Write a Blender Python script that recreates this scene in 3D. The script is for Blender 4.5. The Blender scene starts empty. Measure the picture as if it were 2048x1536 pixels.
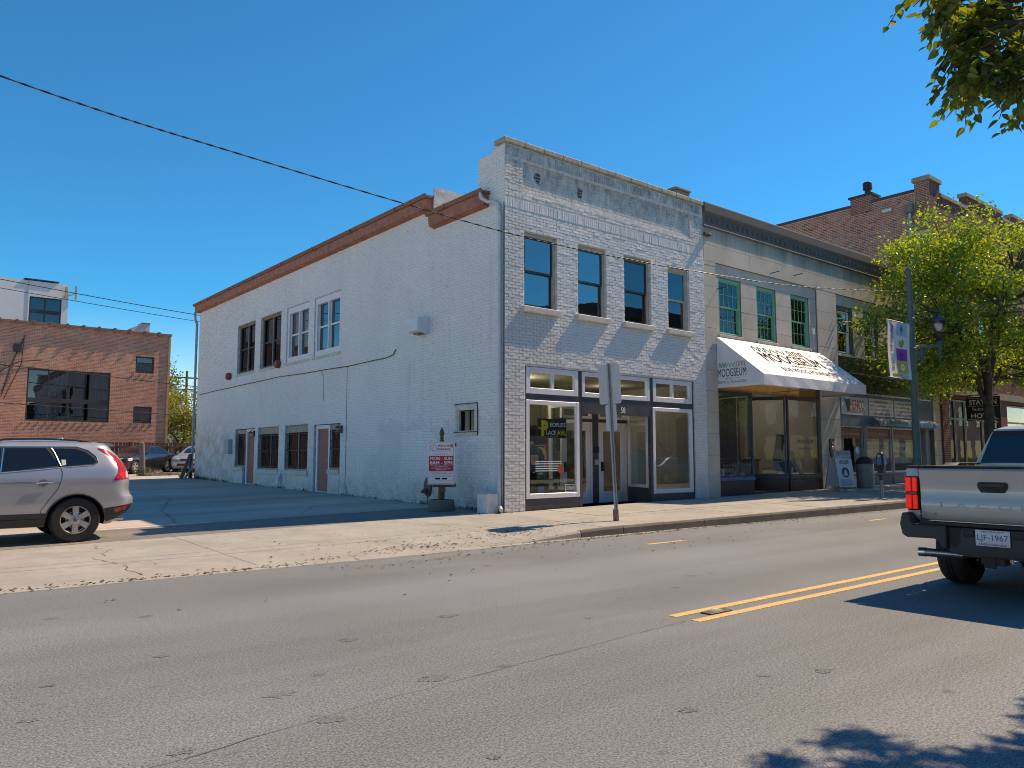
import bpy, bmesh, math, random
from mathutils import Vector, Matrix
random.seed(7)
SC = bpy.context.scene
COL = SC.collection
R = math.radians

# ------------------------------------------------------------ camera, sky, sun, exposure
cam_d = bpy.data.cameras.new('camera')
cam = bpy.data.objects.new('camera', cam_d)
COL.objects.link(cam)
cam_d.sensor_width = 36.0
cam_d.lens = 27.26
cam_d.clip_end = 3000
CAM = Vector((-10.88, -13.60, 1.45))
fw = Vector((0.6291, 0.7717, 0.0928)).normalized()
rt = fw.cross(Vector((0, 0, 1))).normalized()
up = rt.cross(fw).normalized()
cam.matrix_world = Matrix((
    (rt.x, up.x, -fw.x, CAM.x),
    (rt.y, up.y, -fw.y, CAM.y),
    (rt.z, up.z, -fw.z, CAM.z), (0, 0, 0, 1)))
SC.camera = cam
SC.cycles.filter_width = 1.0

SUN_EL, SUN_AZ = 50.0, 98.0          # azimuth clockwise from +Y
world = bpy.data.worlds.new('World')
SC.world = world
world.use_nodes = True
wn = world.node_tree
for n in list(wn.nodes):
    wn.nodes.remove(n)
sky = wn.nodes.new('ShaderNodeTexSky')
sky.sky_type = 'NISHITA'
sky.sun_disc = False
sky.sun_elevation = R(SUN_EL)
sky.sun_rotation = R(SUN_AZ)
sky.altitude = 1500
sky.air_density = 1.0
sky.dust_density = 0.25
sky.ozone_density = 3.0
bgn = wn.nodes.new('ShaderNodeBackground')
bgn.inputs['Strength'].default_value = 0.112
wout = wn.nodes.new('ShaderNodeOutputWorld')
hs_n = wn.nodes.new('ShaderNodeHueSaturation')      # clear, deeply saturated autumn sky, the same everywhere
hs_n.inputs['Saturation'].default_value = 1.6
wn.links.new(sky.outputs[0], hs_n.inputs['Color'])
wn.links.new(hs_n.outputs[0], bgn.inputs['Color'])
wn.links.new(bgn.outputs[0], wout.inputs['Surface'])

sun_d = bpy.data.lights.new('sun', 'SUN')
sun_d.energy = 2.75
sun_d.angle = R(0.53)
sun_d.color = (1.0, 0.955, 0.87)
sun = bpy.data.objects.new('sun', sun_d)
COL.objects.link(sun)
sdir = Vector((math.sin(R(SUN_AZ)) * math.cos(R(SUN_EL)), math.cos(R(SUN_AZ)) * math.cos(R(SUN_EL)), math.sin(R(SUN_EL))))
sun.rotation_euler = sdir.to_track_quat('Z', 'Y').to_euler()
sun.location = (30, -10, 40)

SC.view_settings.view_transform = 'Standard'
SC.view_settings.look = 'None'
SC.view_settings.gamma = 1.0
SC.view_settings.use_curve_mapping = False
SC.view_settings.exposure = 1.0
SC.view_settings.use_white_balance = True           # camera balanced for the blue shade
SC.view_settings.white_balance_temperature = 10200
SC.view_settings.white_balance_tint = 20

# ------------------------------------------------------------ helpers
def lin(r, g, b):
    f = lambda c: (c / 255 / 12.92) if c / 255 <= 0.04045 else ((c / 255 + 0.055) / 1.055) ** 2.4
    return (f(r), f(g), f(b))

class NT:
    """small wrapper for building node materials"""
    def __init__(s, name):
        s.mat = bpy.data.materials.new(name)
        s.mat.use_nodes = True
        s.t = s.mat.node_tree
        s.b = s.t.nodes['Principled BSDF']
        s.out = s.t.nodes['Material Output']
        s._pos = None
    def n(s, typ, **kw):
        nd = s.t.nodes.new(typ)
        for k, v in kw.items():
            setattr(nd, k, v)
        return nd
    def l(s, a, b):
        s.t.links.new(a, b)
    def pos(s):
        if s._pos is None:
            s._pos = s.n('ShaderNodeTexCoord').outputs['Object']
        return s._pos
    def mapped(s, sc=(1, 1, 1), loc=(0, 0, 0), rot=(0, 0, 0)):
        m = s.n('ShaderNodeMapping')
        m.inputs['Scale'].default_value = sc
        m.inputs['Location'].default_value = loc
        m.inputs['Rotation'].default_value = rot
        s.l(s.pos(), m.inputs[0])
        return m.outputs[0]
    def noise(s, scale, detail=4, rough=0.6, vec=None, dist=0.0):
        nd = s.n('ShaderNodeTexNoise')
        nd.inputs['Scale'].default_value = scale
        nd.inputs['Detail'].default_value = detail
        nd.inputs['Roughness'].default_value = rough
        nd.inputs['Distortion'].default_value = dist
        s.l(vec if vec is not None else s.pos(), nd.inputs['Vector'])
        return nd.outputs['Fac']
    def ramp(s, fac, a, b, ca=(0, 0, 0, 1), cb=(1, 1, 1, 1)):
        nd = s.n('ShaderNodeValToRGB')
        nd.color_ramp.elements[0].position = a
        nd.color_ramp.elements[1].position = b
        nd.color_ramp.elements[0].color = ca
        nd.color_ramp.elements[1].color = cb
        s.l(fac, nd.inputs[0])
        return nd.outputs[0]
    def mix(s, fac, a, b, mode='MIX'):
        nd = s.n('ShaderNodeMix', data_type='RGBA', blend_type=mode)
        for sock, val in ((nd.inputs[0], fac), (nd.inputs[6], a), (nd.inputs[7], b)):
            if hasattr(val, 'default_value') or hasattr(val, 'is_linked'):
                s.l(val, sock)
            elif isinstance(val, (int, float)):
                sock.default_value = val
            else:
                sock.default_value = (*val[:3], 1)
        return nd.outputs[2]
    def math(s, op, a, b=0.0, c=0.0):
        nd = s.n('ShaderNodeMath', operation=op)
        for i, v in enumerate((a, b, c)):
            if hasattr(v, 'is_linked'):
                s.l(v, nd.inputs[i])
            else:
                nd.inputs[i].default_value = v
        return nd.outputs[0]
    def xyz(s):
        nd = s.n('ShaderNodeSeparateXYZ')
        s.l(s.pos(), nd.inputs[0])
        return nd.outputs
    def rng(s, v, a, b, c=0.0, d=1.0):
        nd = s.n('ShaderNodeMapRange')
        s.l(v, nd.inputs[0])
        for i, q in enumerate((a, b, c, d)):
            nd.inputs[1 + i].default_value = q
        return nd.outputs[0]
    def color(s, c):
        if hasattr(c, 'is_linked'):
            s.l(c, s.b.inputs['Base Color'])
        else:
            s.b.inputs['Base Color'].default_value = (*c[:3], 1)
    def bump(s, h, strength=0.3, dist=0.01):
        nd = s.n('ShaderNodeBump')
        nd.inputs['Strength'].default_value = strength
        nd.inputs['Distance'].default_value = dist
        s.l(h, nd.inputs['Height'])
        s.l(nd.outputs[0], s.b.inputs['Normal'])
    def set(s, **kw):
        for k, v in kw.items():
            i = s.b.inputs[k.replace('_', ' ')]
            if hasattr(v, 'is_linked'):
                s.l(v, i)
            else:
                i.default_value = v
        return s

MATS = {}
def plain(name, col, rough=0.7, var=0.12, scale=6.0, bump=0.0, metal=0.0, spec=0.5, coat=0.0, fine=60.0):
    """procedural surface: base colour with two scales of mottling and a fine bump"""
    if name in MATS:
        return MATS[name]
    m = NT(name)
    if var > 0:
        n1 = m.noise(scale, 5, 0.65)
        n2 = m.noise(fine, 3, 0.6)
        f = m.math('MULTIPLY_ADD', n2, 0.35, m.math('MULTIPLY', n1, 0.65))
        a = tuple(max(0, c * (1 - var * 1.6)) for c in col)
        b = tuple(min(1, c * (1 + var * 1.6)) for c in col)
        m.color(m.mix(m.ramp(f, 0.3, 0.7), a, b))
        m.set(Roughness=m.rng(n1, 0.3, 0.7, max(0.02, rough - 0.08), min(1, rough + 0.08)))
        if bump > 0:
            m.bump(n2, bump, 0.004)
    else:
        m.color(col)
        m.set(Roughness=rough)
    m.set(Metallic=metal)
    m.b.inputs['Specular IOR Level'].default_value = spec
    m.b.inputs['Coat Weight'].default_value = coat
    m.b.inputs['Coat Roughness'].default_value = 0.06
    MATS[name] = m.mat
    return m.mat

def glass(name, tint=(0.8, 0.85, 0.85), ior=1.55, rough=0.0, dark=0.0):
    """thin window pane: fresnel reflection over a tinted see-through body; no refraction so daylight passes"""
    if name in MATS:
        return MATS[name]
    m = NT(name)
    m.t.nodes.remove(m.b)
    tr = m.n('ShaderNodeBsdfTransparent')
    tr.inputs[0].default_value = (*tint, 1)
    gl = m.n('ShaderNodeBsdfGlossy')
    gl.inputs['Roughness'].default_value = rough
    gl.inputs[0].default_value = (0.95, 0.97, 1.0, 1)
    fr = m.n('ShaderNodeFresnel')
    ge = m.n('ShaderNodeNewGeometry')                   # same index from both faces of the thin sheet
    m.l(m.rng(ge.outputs['Backfacing'], 0, 1, ior, 1 / ior), fr.inputs[0])
    # old panes ripple slightly
    nz = m.noise(1.6, 2, 0.5)
    bp = m.n('ShaderNodeBump')
    bp.inputs['Strength'].default_value = 0.112
    bp.inputs['Distance'].default_value = 0.01
    m.l(nz, bp.inputs['Height'])
    m.l(bp.outputs[0], gl.inputs['Normal'])
    mx = m.n('ShaderNodeMixShader')
    m.l(fr.outputs[0], mx.inputs[0])
    m.l(tr.outputs[0], mx.inputs[1])
    m.l(gl.outputs[0], mx.inputs[2])
    m.l(mx.outputs[0], m.out.inputs['Surface'])
    MATS[name] = m.mat
    return m.mat

def emit(name, col, strength):
    m = NT(name)
    m.color(col)
    m.b.inputs['Emission Color'].default_value = (*col, 1)
    m.b.inputs['Emission Strength'].default_value = strength
    return m.mat

class MB:
    """collects geometry and builds one mesh object"""
    def __init__(s):
        s.v = []; s.f = []; s.m = []; s.mi = 0
    def add(s, vs, fs):
        o = len(s.v)
        s.v.extend([tuple(p) for p in vs])
        for f in fs:
            s.f.append(tuple(i + o for i in f)); s.m.append(s.mi)
        return s
    def box(s, x0, x1, y0, y1, z0, z1):
        if x0 > x1: x0, x1 = x1, x0
        if y0 > y1: y0, y1 = y1, y0
        if z0 > z1: z0, z1 = z1, z0
        return s.add([(x0, y0, z0), (x1, y0, z0), (x1, y1, z0), (x0, y1, z0), (x0, y0, z1), (x1, y0, z1), (x1, y1, z1), (x0, y1, z1)],
                     [(0, 3, 2, 1), (4, 5, 6, 7), (0, 1, 5, 4), (1, 2, 6, 5), (2, 3, 7, 6), (3, 0, 4, 7)])
    def hexa(s, p):
        """box from 8 free corners: bottom 4 then top 4"""
        return s.add(p, [(0, 3, 2, 1), (4, 5, 6, 7), (0, 1, 5, 4), (1, 2, 6, 5), (2, 3, 7, 6), (3, 0, 4, 7)])
    def quad(s, a, b, c, d):
        return s.add([a, b, c, d], [(0, 1, 2, 3)])
    def prism(s, poly, fn, a, b):
        """polygon [(p,q)..] swept from a to b; fn(p,q,t) -> xyz"""
        n = len(poly)
        vs = [fn(p, q, a) for p, q in poly] + [fn(p, q, b) for p, q in poly]
        fs = [tuple(range(n - 1, -1, -1)), tuple(range(n, 2 * n))]
        fs += [(i, (i + 1) % n, n + (i + 1) % n, n + i) for i in range(n)]
        return s.add(vs, fs)
    def tube(s, pts, r, n=8, cap=True):
        pts = [Vector(p) for p in pts]
        rs = r if isinstance(r, (list, tuple)) else [r] * len(pts)
        vs = []; fs = []
        t0 = (pts[1] - pts[0]).normalized()
        a = t0.orthogonal().normalized()
        for i, p in enumerate(pts):
            if i == 0: t = t0
            elif i == len(pts) - 1: t = (pts[-1] - pts[-2]).normalized()
            else: t = ((pts[i + 1] - p).normalized() + (p - pts[i - 1]).normalized())
            if t.length < 1e-6: t = t0
            t.normalize()
            a = (a - t * a.dot(t))
            a = a.normalized() if a.length > 1e-6 else t.orthogonal().normalized()
            b = t.cross(a)
            for k in range(n):
                th = 2 * math.pi * k / n
                vs.append(p + (a * math.cos(th) + b * math.sin(th)) * rs[i])
        for i in range(len(pts) - 1):
            for k in range(n):
                k2 = (k + 1) % n
                fs.append((i * n + k, i * n + k2, (i + 1) * n + k2, (i + 1) * n + k))
        if cap:
            fs.append(tuple(range(n - 1, -1, -1)))
            o = (len(pts) - 1) * n
            fs.append(tuple(range(o, o + n)))
        return s.add(vs, fs)
    def lathe(s, prof, c=(0, 0, 0), n=20, axis='z', a0=0.0, cap=True):
        """profile [(radius, height)] turned about an axis through c"""
        vs = []; fs = []
        for r, h in prof:
            for k in range(n):
                th = a0 + 2 * math.pi * k / n
                q = (r * math.cos(th), r * math.sin(th), h)
                if axis == 'y': q = (q[0], q[2], q[1])
                if axis == 'x': q = (q[2], q[0], q[1])
                vs.append((c[0] + q[0], c[1] + q[1], c[2] + q[2]))
        m = len(prof)
        for i in range(m - 1):
            for k in range(n):
                k2 = (k + 1) % n
                fs.append((i * n + k, i * n + k2, (i + 1) * n + k2, (i + 1) * n + k))
        if cap:
            fs.append(tuple(range(n - 1, -1, -1)))
            fs.append(tuple(range((m - 1) * n, m * n)))
        return s.add(vs, fs)
    def sheet(s, rows):
        """grid of points"""
        nr, nc = len(rows), len(rows[0])
        return s.add([p for r in rows for p in r],
                     [(i * nc + j, i * nc + j + 1, (i + 1) * nc + j + 1, (i + 1) * nc + j) for i in range(nr - 1) for j in range(nc - 1)])
    def build(s, name, mat, parent=None, smooth=False, bevel=0.0, world=True, kind=None, fixn=True, seg=1):
        me = bpy.data.meshes.new(name)
        me.from_pydata(s.v, [], s.f)
        mats = mat if isinstance(mat, (list, tuple)) else [mat]
        for q in mats:
            me.materials.append(q)
        if len(mats) > 1:
            me.polygons.foreach_set('material_index', s.m)
        if fixn or bevel > 0:
            bm = bmesh.new(); bm.from_mesh(me)
            if fixn:
                bmesh.ops.recalc_face_normals(bm, faces=bm.faces)
            if bevel > 0:
                es = [e for e in bm.edges if len(e.link_faces) == 2 and e.calc_face_angle(0) > 0.6]
                bmesh.ops.bevel(bm, geom=es, offset=bevel, segments=seg, affect='EDGES', profile=0.5, clamp_overlap=True)
            bm.to_mesh(me); bm.free()
        if smooth:
            me.polygons.foreach_set('use_smooth', [True] * len(me.polygons))
            if smooth != 'all':
                me.set_sharp_from_angle(angle=R(38))
        o = bpy.data.objects.new(name, me)
        return link(o, parent, world, kind)

WM = {}
def link(o, parent=None, world=True, kind=None):
    COL.objects.link(o)
    if parent is not None:
        o.parent = parent
        if world:
            o.matrix_parent_inverse = WM.get(parent.name, Matrix.Identity(4)).inverted()
        else:
            WM[o.name] = WM.get(parent.name, Matrix.Identity(4)) @ o.matrix_basis
    if kind:
        o['kind'] = kind
    return o

def thing(name, label, cat, loc=(0, 0, 0), rz=0.0, group=None):
    o = bpy.data.objects.new(name, None)
    o.empty_display_size = 0.2
    o.location = loc
    o.rotation_euler = (0, 0, rz)
    COL.objects.link(o)
    WM[o.name] = Matrix.Translation(loc) @ Matrix.Rotation(rz, 4, 'Z')
    return tag(o, label, cat, group)

def tag(o, label, cat, group=None):
    o['label'] = label
    o['category'] = cat
    if group:
        o['group'] = group
    return o

def copy_tree(o, parent=None):
    c = o.copy()
    COL.objects.link(c)
    if parent is not None:
        c.parent = parent
        c.matrix_parent_inverse = o.matrix_parent_inverse.copy()
    for ch in list(o.children):
        copy_tree(ch, c)
    return c

def text(s, center, right, upv, width, height, mat, parent=None, name='lettering', bold=0.0, world=True, thick=0.0012, space=1.0, shear=0.0):
    """flat lettering fitted into width x height"""
    cu = bpy.data.curves.new(name, 'FONT')
    cu.body = s
    cu.align_x = 'CENTER'; cu.align_y = 'CENTER'
    stack = bold > 0 and any(c in 'MW' for c in s)
    cu.offset = 0.0 if stack else bold
    cu.space_character = space
    cu.shear = shear
    cu.resolution_u = 3
    tmp = bpy.data.objects.new('tmp_text', cu)
    me = bpy.data.meshes.new_from_object(tmp)
    bpy.data.objects.remove(tmp)
    bpy.data.curves.remove(cu)
    xs = [v.co.x for v in me.vertices]; ys = [v.co.y for v in me.vertices]
    x0, x1, y0, y1 = min(xs), max(xs), min(ys), max(ys)
    right = Vector(right).normalized(); upv = Vector(upv).normalized()
    nrm = right.cross(upv)
    c = Vector(center) + nrm * thick
    for v in me.vertices:
        p = c + right * ((v.co.x - (x0 + x1) / 2) / (x1 - x0) * width) + upv * ((v.co.y - (y0 + y1) / 2) / (y1 - y0) * height)
        v.co = p
    if stack:
        vs = [v.co.copy() for v in me.vertices]; fs = [tuple(q.vertices) for q in me.polygons]; n = len(vs)
        sh = bold / (x1 - x0) * width
        V = []; Fc = []
        for k, dx in enumerate((0.0, -sh, sh)):
            V += [v + right * dx + nrm * 0.0003 * k for v in vs]
            Fc += [tuple(i + k * n for i in q) for q in fs]
        bpy.data.meshes.remove(me)
        me = bpy.data.meshes.new(name); me.from_pydata(V, [], Fc)
    me.name = name
    me.materials.clear()
    me.materials.append(mat)
    o = bpy.data.objects.new(name, me)
    return link(o, parent, world)

XR, ZU, YB = (1, 0, 0), (0, 0, 1), (0, -1, 0)

def tail(o, z=0):
    return o

# ------------------------------------------------------------ ground materials
def mat_asphalt(name, base, grain=1.0, spots=True, tint=(1, 1, 1)):
    m = NT(name)
    fine = m.noise(75, 2, 0.7)
    mid = m.noise(38, 3, 0.6)
    big = m.noise(0.35, 4, 0.55)
    streak = m.noise(1.0, 3, 0.6, vec=m.mapped((0.06, 0.9, 1)))
    v = m.math('ADD', m.math('MULTIPLY', fine, 0.74), m.math('MULTIPLY', mid, 0.26))
    lo = tuple(base * t * (1 - 0.55 * grain) for t in tint)
    hi = tuple(base * t * (1 + 0.75 * grain) for t in tint)
    c = m.mix(m.ramp(v, 0.36, 0.66), lo, hi)
    # scattered pale aggregate
    vo = m.n('ShaderNodeTexVoronoi'); vo.inputs['Scale'].default_value = 48
    m.l(m.pos(), vo.inputs['Vector'])
    agg = m.ramp(vo.outputs['Distance'], 0.10, 0.2, (1, 1, 1, 1), (0, 0, 0, 1))
    sel = m.n('ShaderNodeSeparateColor'); m.l(vo.outputs['Color'], sel.inputs[0])
    agg = m.math('MULTIPLY', agg, m.math('GREATER_THAN', sel.outputs[0], 0.72))
    c = m.mix(m.math('MULTIPLY', agg, 0.65 * grain), c, tuple(base * t * 2.3 for t in tint))
    c = m.mix(m.ramp(big, 0.35, 0.7), c, m.mix(1.0, c, (0.86, 0.86, 0.84), 'MULTIPLY'))
    c = m.mix(m.ramp(streak, 0.4, 0.62), m.mix(1.0, c, (0.88, 0.88, 0.87), 'MULTIPLY'), c)
    lane = m.noise(1.0, 4, 0.55, vec=m.mapped((0.012, 0.55, 1), (0, 3.1, 0)))
    c = m.mix(m.ramp(lane, 0.38, 0.64), m.mix(1.0, c, (0.80, 0.80, 0.79), 'MULTIPLY'), c)
    patch_ = m.noise(0.7, 5, 0.65, vec=m.mapped((0.35, 1.2, 1), (7, 1, 0)))
    c = m.mix(m.math('MULTIPLY', m.ramp(patch_, 0.56, 0.70), 0.22), c, tuple(base * 1.35 * t for t in tint))
    if spots:
        v2 = m.n('ShaderNodeTexVoronoi'); v2.inputs['Scale'].default_value = 1.1
        m.l(m.mapped((1.0, 1.35, 1), (0.3, 0.7, 0)), v2.inputs['Vector'])
        wob = m.math('ADD', v2.outputs['Distance'], m.math('MULTIPLY', m.noise(14, 3, 0.6), 0.06))
        s2 = m.n('ShaderNodeSeparateColor'); m.l(v2.outputs['Color'], s2.inputs[0])
        sp = m.math('MULTIPLY', m.ramp(wob, 0.09, 0.13, (1, 1, 1, 1), (0, 0, 0, 1)), m.math('GREATER_THAN', s2.outputs[1], 0.55))
        c = m.mix(m.math('MULTIPLY', sp, 0.55), c, tuple(base * 0.35 * t for t in tint))
        v3 = m.n('ShaderNodeTexVoronoi'); v3.inputs['Scale'].default_value = 3.1
        m.l(m.mapped((0.6, 1.5, 1), (5, 2, 0)), v3.inputs['Vector'])
        s3 = m.n('ShaderNodeSeparateColor'); m.l(v3.outputs['Color'], s3.inputs[0])
        wob3 = m.math('ADD', v3.outputs['Distance'], m.math('MULTIPLY', m.noise(30, 3, 0.6), 0.08))
        sp3 = m.math('MULTIPLY', m.ramp(wob3, 0.10, 0.15, (1, 1, 1, 1), (0, 0, 0, 1)), m.math('GREATER_THAN', s3.outputs[0], 0.68))
        c = m.mix(m.math('MULTIPLY', sp3, 0.4), c, tuple(base * 0.4 * t for t in tint))
    m.color(c)
    m.set(Roughness=0.88)
    m.b.inputs['Specular IOR Level'].default_value = 0.3
    m.bump(v, 0.55 * grain, 0.008)
    return m.mat

def mat_concrete(name, col, dirt=0.5):
    m = NT(name)
    a = m.noise(1.1, 6, 0.68)
    b = m.noise(9, 5, 0.7)
    f = m.noise(110, 2, 0.6)
    c = m.mix(m.ramp(a, 0.32, 0.72), tuple(q * 0.80 for q in col), tuple(min(1, q * 1.12) for q in col))
    c = m.mix(m.math('MULTIPLY', m.ramp(b, 0.52, 0.72), dirt * 0.55), c, tuple(q * 0.5 for q in col))
    c = m.mix(m.math('MULTIPLY', m.ramp(f, 0.45, 0.75), 0.30), c, tuple(q * 0.6 for q in col))
    st = m.noise(0.8, 4, 0.7, vec=m.mapped((0.5, 1.7, 1), (3, 1, 0)), dist=1.2)
    c = m.mix(m.math('MULTIPLY', m.ramp(st, 0.58, 0.74), dirt * 0.5), c, tuple(q * 0.55 for q in col))
    m.color(c)
    m.set(Roughness=0.9)
    m.b.inputs['Specular IOR Level'].default_value = 0.25
    m.bump(m.math('ADD', f, m.math('MULTIPLY', b, 0.6)), 0.35, 0.004)
    return m.mat

M_ROAD = mat_asphalt('road_asphalt', 0.215, 1.0, True, (0.90, 1.0, 1.07))
M_LOT = mat_asphalt('lot_asphalt', 0.43, 0.55, True, (1.20, 1.02, 0.90))
M_LOTG = mat_asphalt('lot_coarse_asphalt', 0.23, 1.35, False, (1.03, 1.0, 0.95))
M_CONC = mat_concrete('sidewalk_concrete', (0.355, 0.35, 0.318), 0.7)
M_KERB = mat_concrete('kerb_stone', (0.14, 0.13, 0.115), 0.9)
M_DIRT = plain('dirt', (0.10, 0.085, 0.06), 0.95, 0.3, 2.0, 0.5)
M_YEL = NT('yellow_road_paint')
_w = M_YEL.noise(16, 4, 0.7)
_c = M_YEL.mix(M_YEL.ramp(_w, 0.3, 0.6), (0.50, 0.31, 0.11), (0.68, 0.44, 0.17))
_c = M_YEL.mix(M_YEL.ramp(M_YEL.noise(70, 2, 0.7), 0.60, 0.72), _c, (0.12, 0.11, 0.10))
M_YEL.color(_c); M_YEL.set(Roughness=0.8); M_YEL = M_YEL.mat

def sm(t):
    t = max(0.0, min(1.0, t)); return t * t * (3 - 2 * t)
def top0(x):
    return max(0.03, 0.2 + (0.0125 * min(x, 40) if x >= 0 else 0.0175 * x))
def zlot(x, y):
    return top0(x) + 0.013 * max(y, 0)
YK = -3.55
def kz(x):
    return 0.012 + 0.128 * sm((x + 3.3) / 3.0) + 0.004 * max(0, min(x, 40))
def zs(x, y):
    t = min(1, max(0, (y - YK) / (0 - YK)))
    return kz(x) + (top0(x) - kz(x)) * t if y <= 0 else zlot(x, y)

def struct(o):
    o['kind'] = 'structure'; return o

# the ground sheet reaching the horizon, a little below everything paved
g = MB(); g.box(-900, 900, -900, 900, -0.6, -0.25)
struct(g.build('ground', M_DIRT))
g = MB(); g.sheet([[(x, y, 0.0) for x in (-160, -40, -20, -10, 0, 10, 20, 40, 200)] for y in (-15.2, -12, -9, -6, -3.50)])
struct(g.build('road', M_ROAD))
# two yellow centre lines, ending beside the raised marker
road = bpy.data.objects['road']
for y0 in (-8.98, -9.24):
    g = MB(); g.box(-5.2, 60, y0, y0 + 0.10, -0.01, 0.004)
    g.build('centre_line', M_YEL, road)
g = MB(); g.box(-0.95, 0.05, -4.99, -4.90, -0.01, 0.004); g.build('parking_tick', M_YEL, road)
g = MB(); g.box(6.6, 7.4, -4.99, -4.90, -0.01, 0.004); g.build('parking_tick', M_YEL, road)
M_MARK = plain('marker_plastic', (0.52, 0.46, 0.30), 0.5, 0.35, 20)
mk = thing('road_marker', 'low snowplough road marker between the ends of the yellow lines', 'road marker', (-4.75, -9.06, 0))
g = MB(); g.box(-4.88, -4.55, -9.12, -9.00, 0.0, 0.014); g.build('casting', plain('cast_iron', (0.09, 0.075, 0.065), 0.6, 0.3, 20), mk, bevel=0.004)
g = MB(); g.hexa([(-4.76, -9.105, 0.014), (-4.66, -9.105, 0.014), (-4.66, -9.015, 0.014), (-4.76, -9.015, 0.014), (-4.735, -9.10, 0.03), (-4.685, -9.10, 0.03), (-4.685, -9.02, 0.03), (-4.735, -9.02, 0.03)]); g.build('reflector', M_MARK, mk)
# tar seams along the lanes
M_TAR = plain('tar', (0.03, 0.03, 0.03), 0.6, 0.2, 20)
def seam(pts, w, name, parent, mat=M_TAR, zf=lambda x, y: 0.0, jit=0.012):
    g = MB(); P = []
    for (ax, ay), (bx, by) in zip(pts[:-1], pts[1:]):
        n = max(2, int(math.hypot(bx - ax, by - ay) / 0.10))
        for i in range(n):
            t = i / n
            P.append((ax + (bx - ax) * t + random.uniform(-jit, jit), ay + (by - ay) * t + random.uniform(-jit, jit)))
    P.append(pts[-1])
    rows = [[], []]
    for i, (x, y) in enumerate(P):
        q = P[min(i + 1, len(P) - 1)]; p = P[max(i - 1, 0)]
        d = Vector((q[0] - p[0], q[1] - p[1])); d = d.normalized() if d.length else Vector((1, 0))
        ww = w * random.uniform(0.35, 1.0)
        for k, sg in enumerate((-1, 1)):
            X, Y = x - d.y * ww * sg / 2, y + d.x * ww * sg / 2
            rows[k].append((X, Y, zf(X, Y) + 0.0035))
    g.sheet(rows)
    return g.build(name, mat, parent)
seam([(-10.6, -9.75), (-8.6, -9.42), (-5.25, -9.13)], 0.006, 'tar_seam', road)

# oil and tar stains in the lanes
M_STAIN = mat_asphalt('oil_stained_asphalt', 0.185, 1.0, False, (0.90, 1.0, 1.07))
rst = random.Random(12)
STAINS = [(-10.15, -8.49), (-10.04, -8.68), (-10.02, -9.38), (-9.64, -9.49), (-9.37, -9.45), (-8.95, -9.33), (-8.84, -9.53), (-8.62, -9.55), (-7.43, -9.23), (-7.97, -9.21), (-8.08, -9.71), (-8.57, -10.47), (-8.48, -10.52), (-6.4, -9.69), (-6.37, -9.6), (-9.95, -7.81), (-10.03, -7.41), (-9.31, -7.33), (-9.18, -7.49), (-8.45, -7.44), (-9.03, -7.92), (-7.9, -7.89), (-7.92, -7.41), (-7.27, -7.7), (-6.76, -7.63), (-8.87, -10.08), (-6.46, -8.66), (-5.82, -8.49), (-7.0, -9.04), (-6.25, -10.2), (-6.23, -10.54), (-5.38, -10.37), (-6.73, -10.69), (-7.19, -10.67), (-7.6, -10.55), (-7.57, -10.12), (-5.81, -10.73), (-5.27, -10.05), (-7.89, -8.85), (-8.89, -8.91)]
for i, (sx, sy) in enumerate(STAINS):
    if i % 3: continue
    g = MB(); r0 = (0.035, 0.06, 0.028, 0.045, 0.07)[i % 5] * rst.uniform(.8, 1.2); n = 26; zq = .0022
    ring = [(sx + r0 * rst.uniform(.55, 1.35) * 1.4 * math.cos(k * 2 * math.pi / n), sy + r0 * rst.uniform(.55, 1.35) * math.sin(k * 2 * math.pi / n), zq) for k in range(n)]
    g.add([(sx, sy, zq)] + ring, [(0, 1 + k, 1 + (k + 1) % n) for k in range(n)]); g.build('oil_stain', M_STAIN, road)
# parking lot, coarse strip beside the apron and smoother asphalt behind
g = MB()
xs = [-60, -40, -30, -20, -14, -12, -10.3, -9, -7, -5, -3, -1.5, 0.3]
g.sheet([[(x, y, zlot(x, y)) for x in xs] for y in (2.3, 6, 12, 18, 22, 26, 30, 36)])
g.sheet([[(x, y, zlot(x, y)) for x in (0.3, 6, 12, 20, 30)] for y in (22, 26, 30, 36)])
struct(g.build('parking_lot', M_LOT))
g = MB()
g.sheet([[(x, y, zlot(x, y) + 0.001) for x in xs] for y in (0.43, 1.2, 2.3)])
struct(g.build('parking_lot_entrance', M_LOTG))
# painted stall line on the lot
g = MB(); g.hexa([(-7.9, 2.35, zlot(-8, 2.35) + .002), (-5.6, 2.35, zlot(-5.6, 2.35) + .002), (-5.6, 2.47, zlot(-5.6, 2.47) + .002), (-7.9, 2.47, zlot(-8, 2.47) + .002), (-7.9, 2.35, zlot(-8, 2.35) + .005), (-5.6, 2.35, zlot(-5.6, 2.35) + .005), (-5.6, 2.47, zlot(-5.6, 2.47) + .005), (-7.9, 2.47, zlot(-8, 2.47) + .005)])
g.build('stall_line', plain('white_road_paint', (0.55, 0.54, 0.5), 0.8, 0.3, 14), bpy.data.objects['parking_lot'])

M_LCR = plain('lot_crack', (.05, .05, .05), .9, .2, 20)
LOT = bpy.data.objects['parking_lot']
for pts_ in ([(-7.5, 6.2), (-5.5, 5.6), (-3.2, 6.4), (-.6, 5.9)], [(-6.2, 2.6), (-5.6, 6.0), (-4.4, 9.5), (-4.0, 14)], [(-3.4, 3.0), (-2.5, 4.4), (-.4, 4.9)], [(-6.5, 11), (-3.5, 10.4), (-.5, 11.2)]):
    seam(pts_, .025, 'crack', LOT, M_LCR, lambda x, y: zlot(x, y) + .001, .05)
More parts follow.
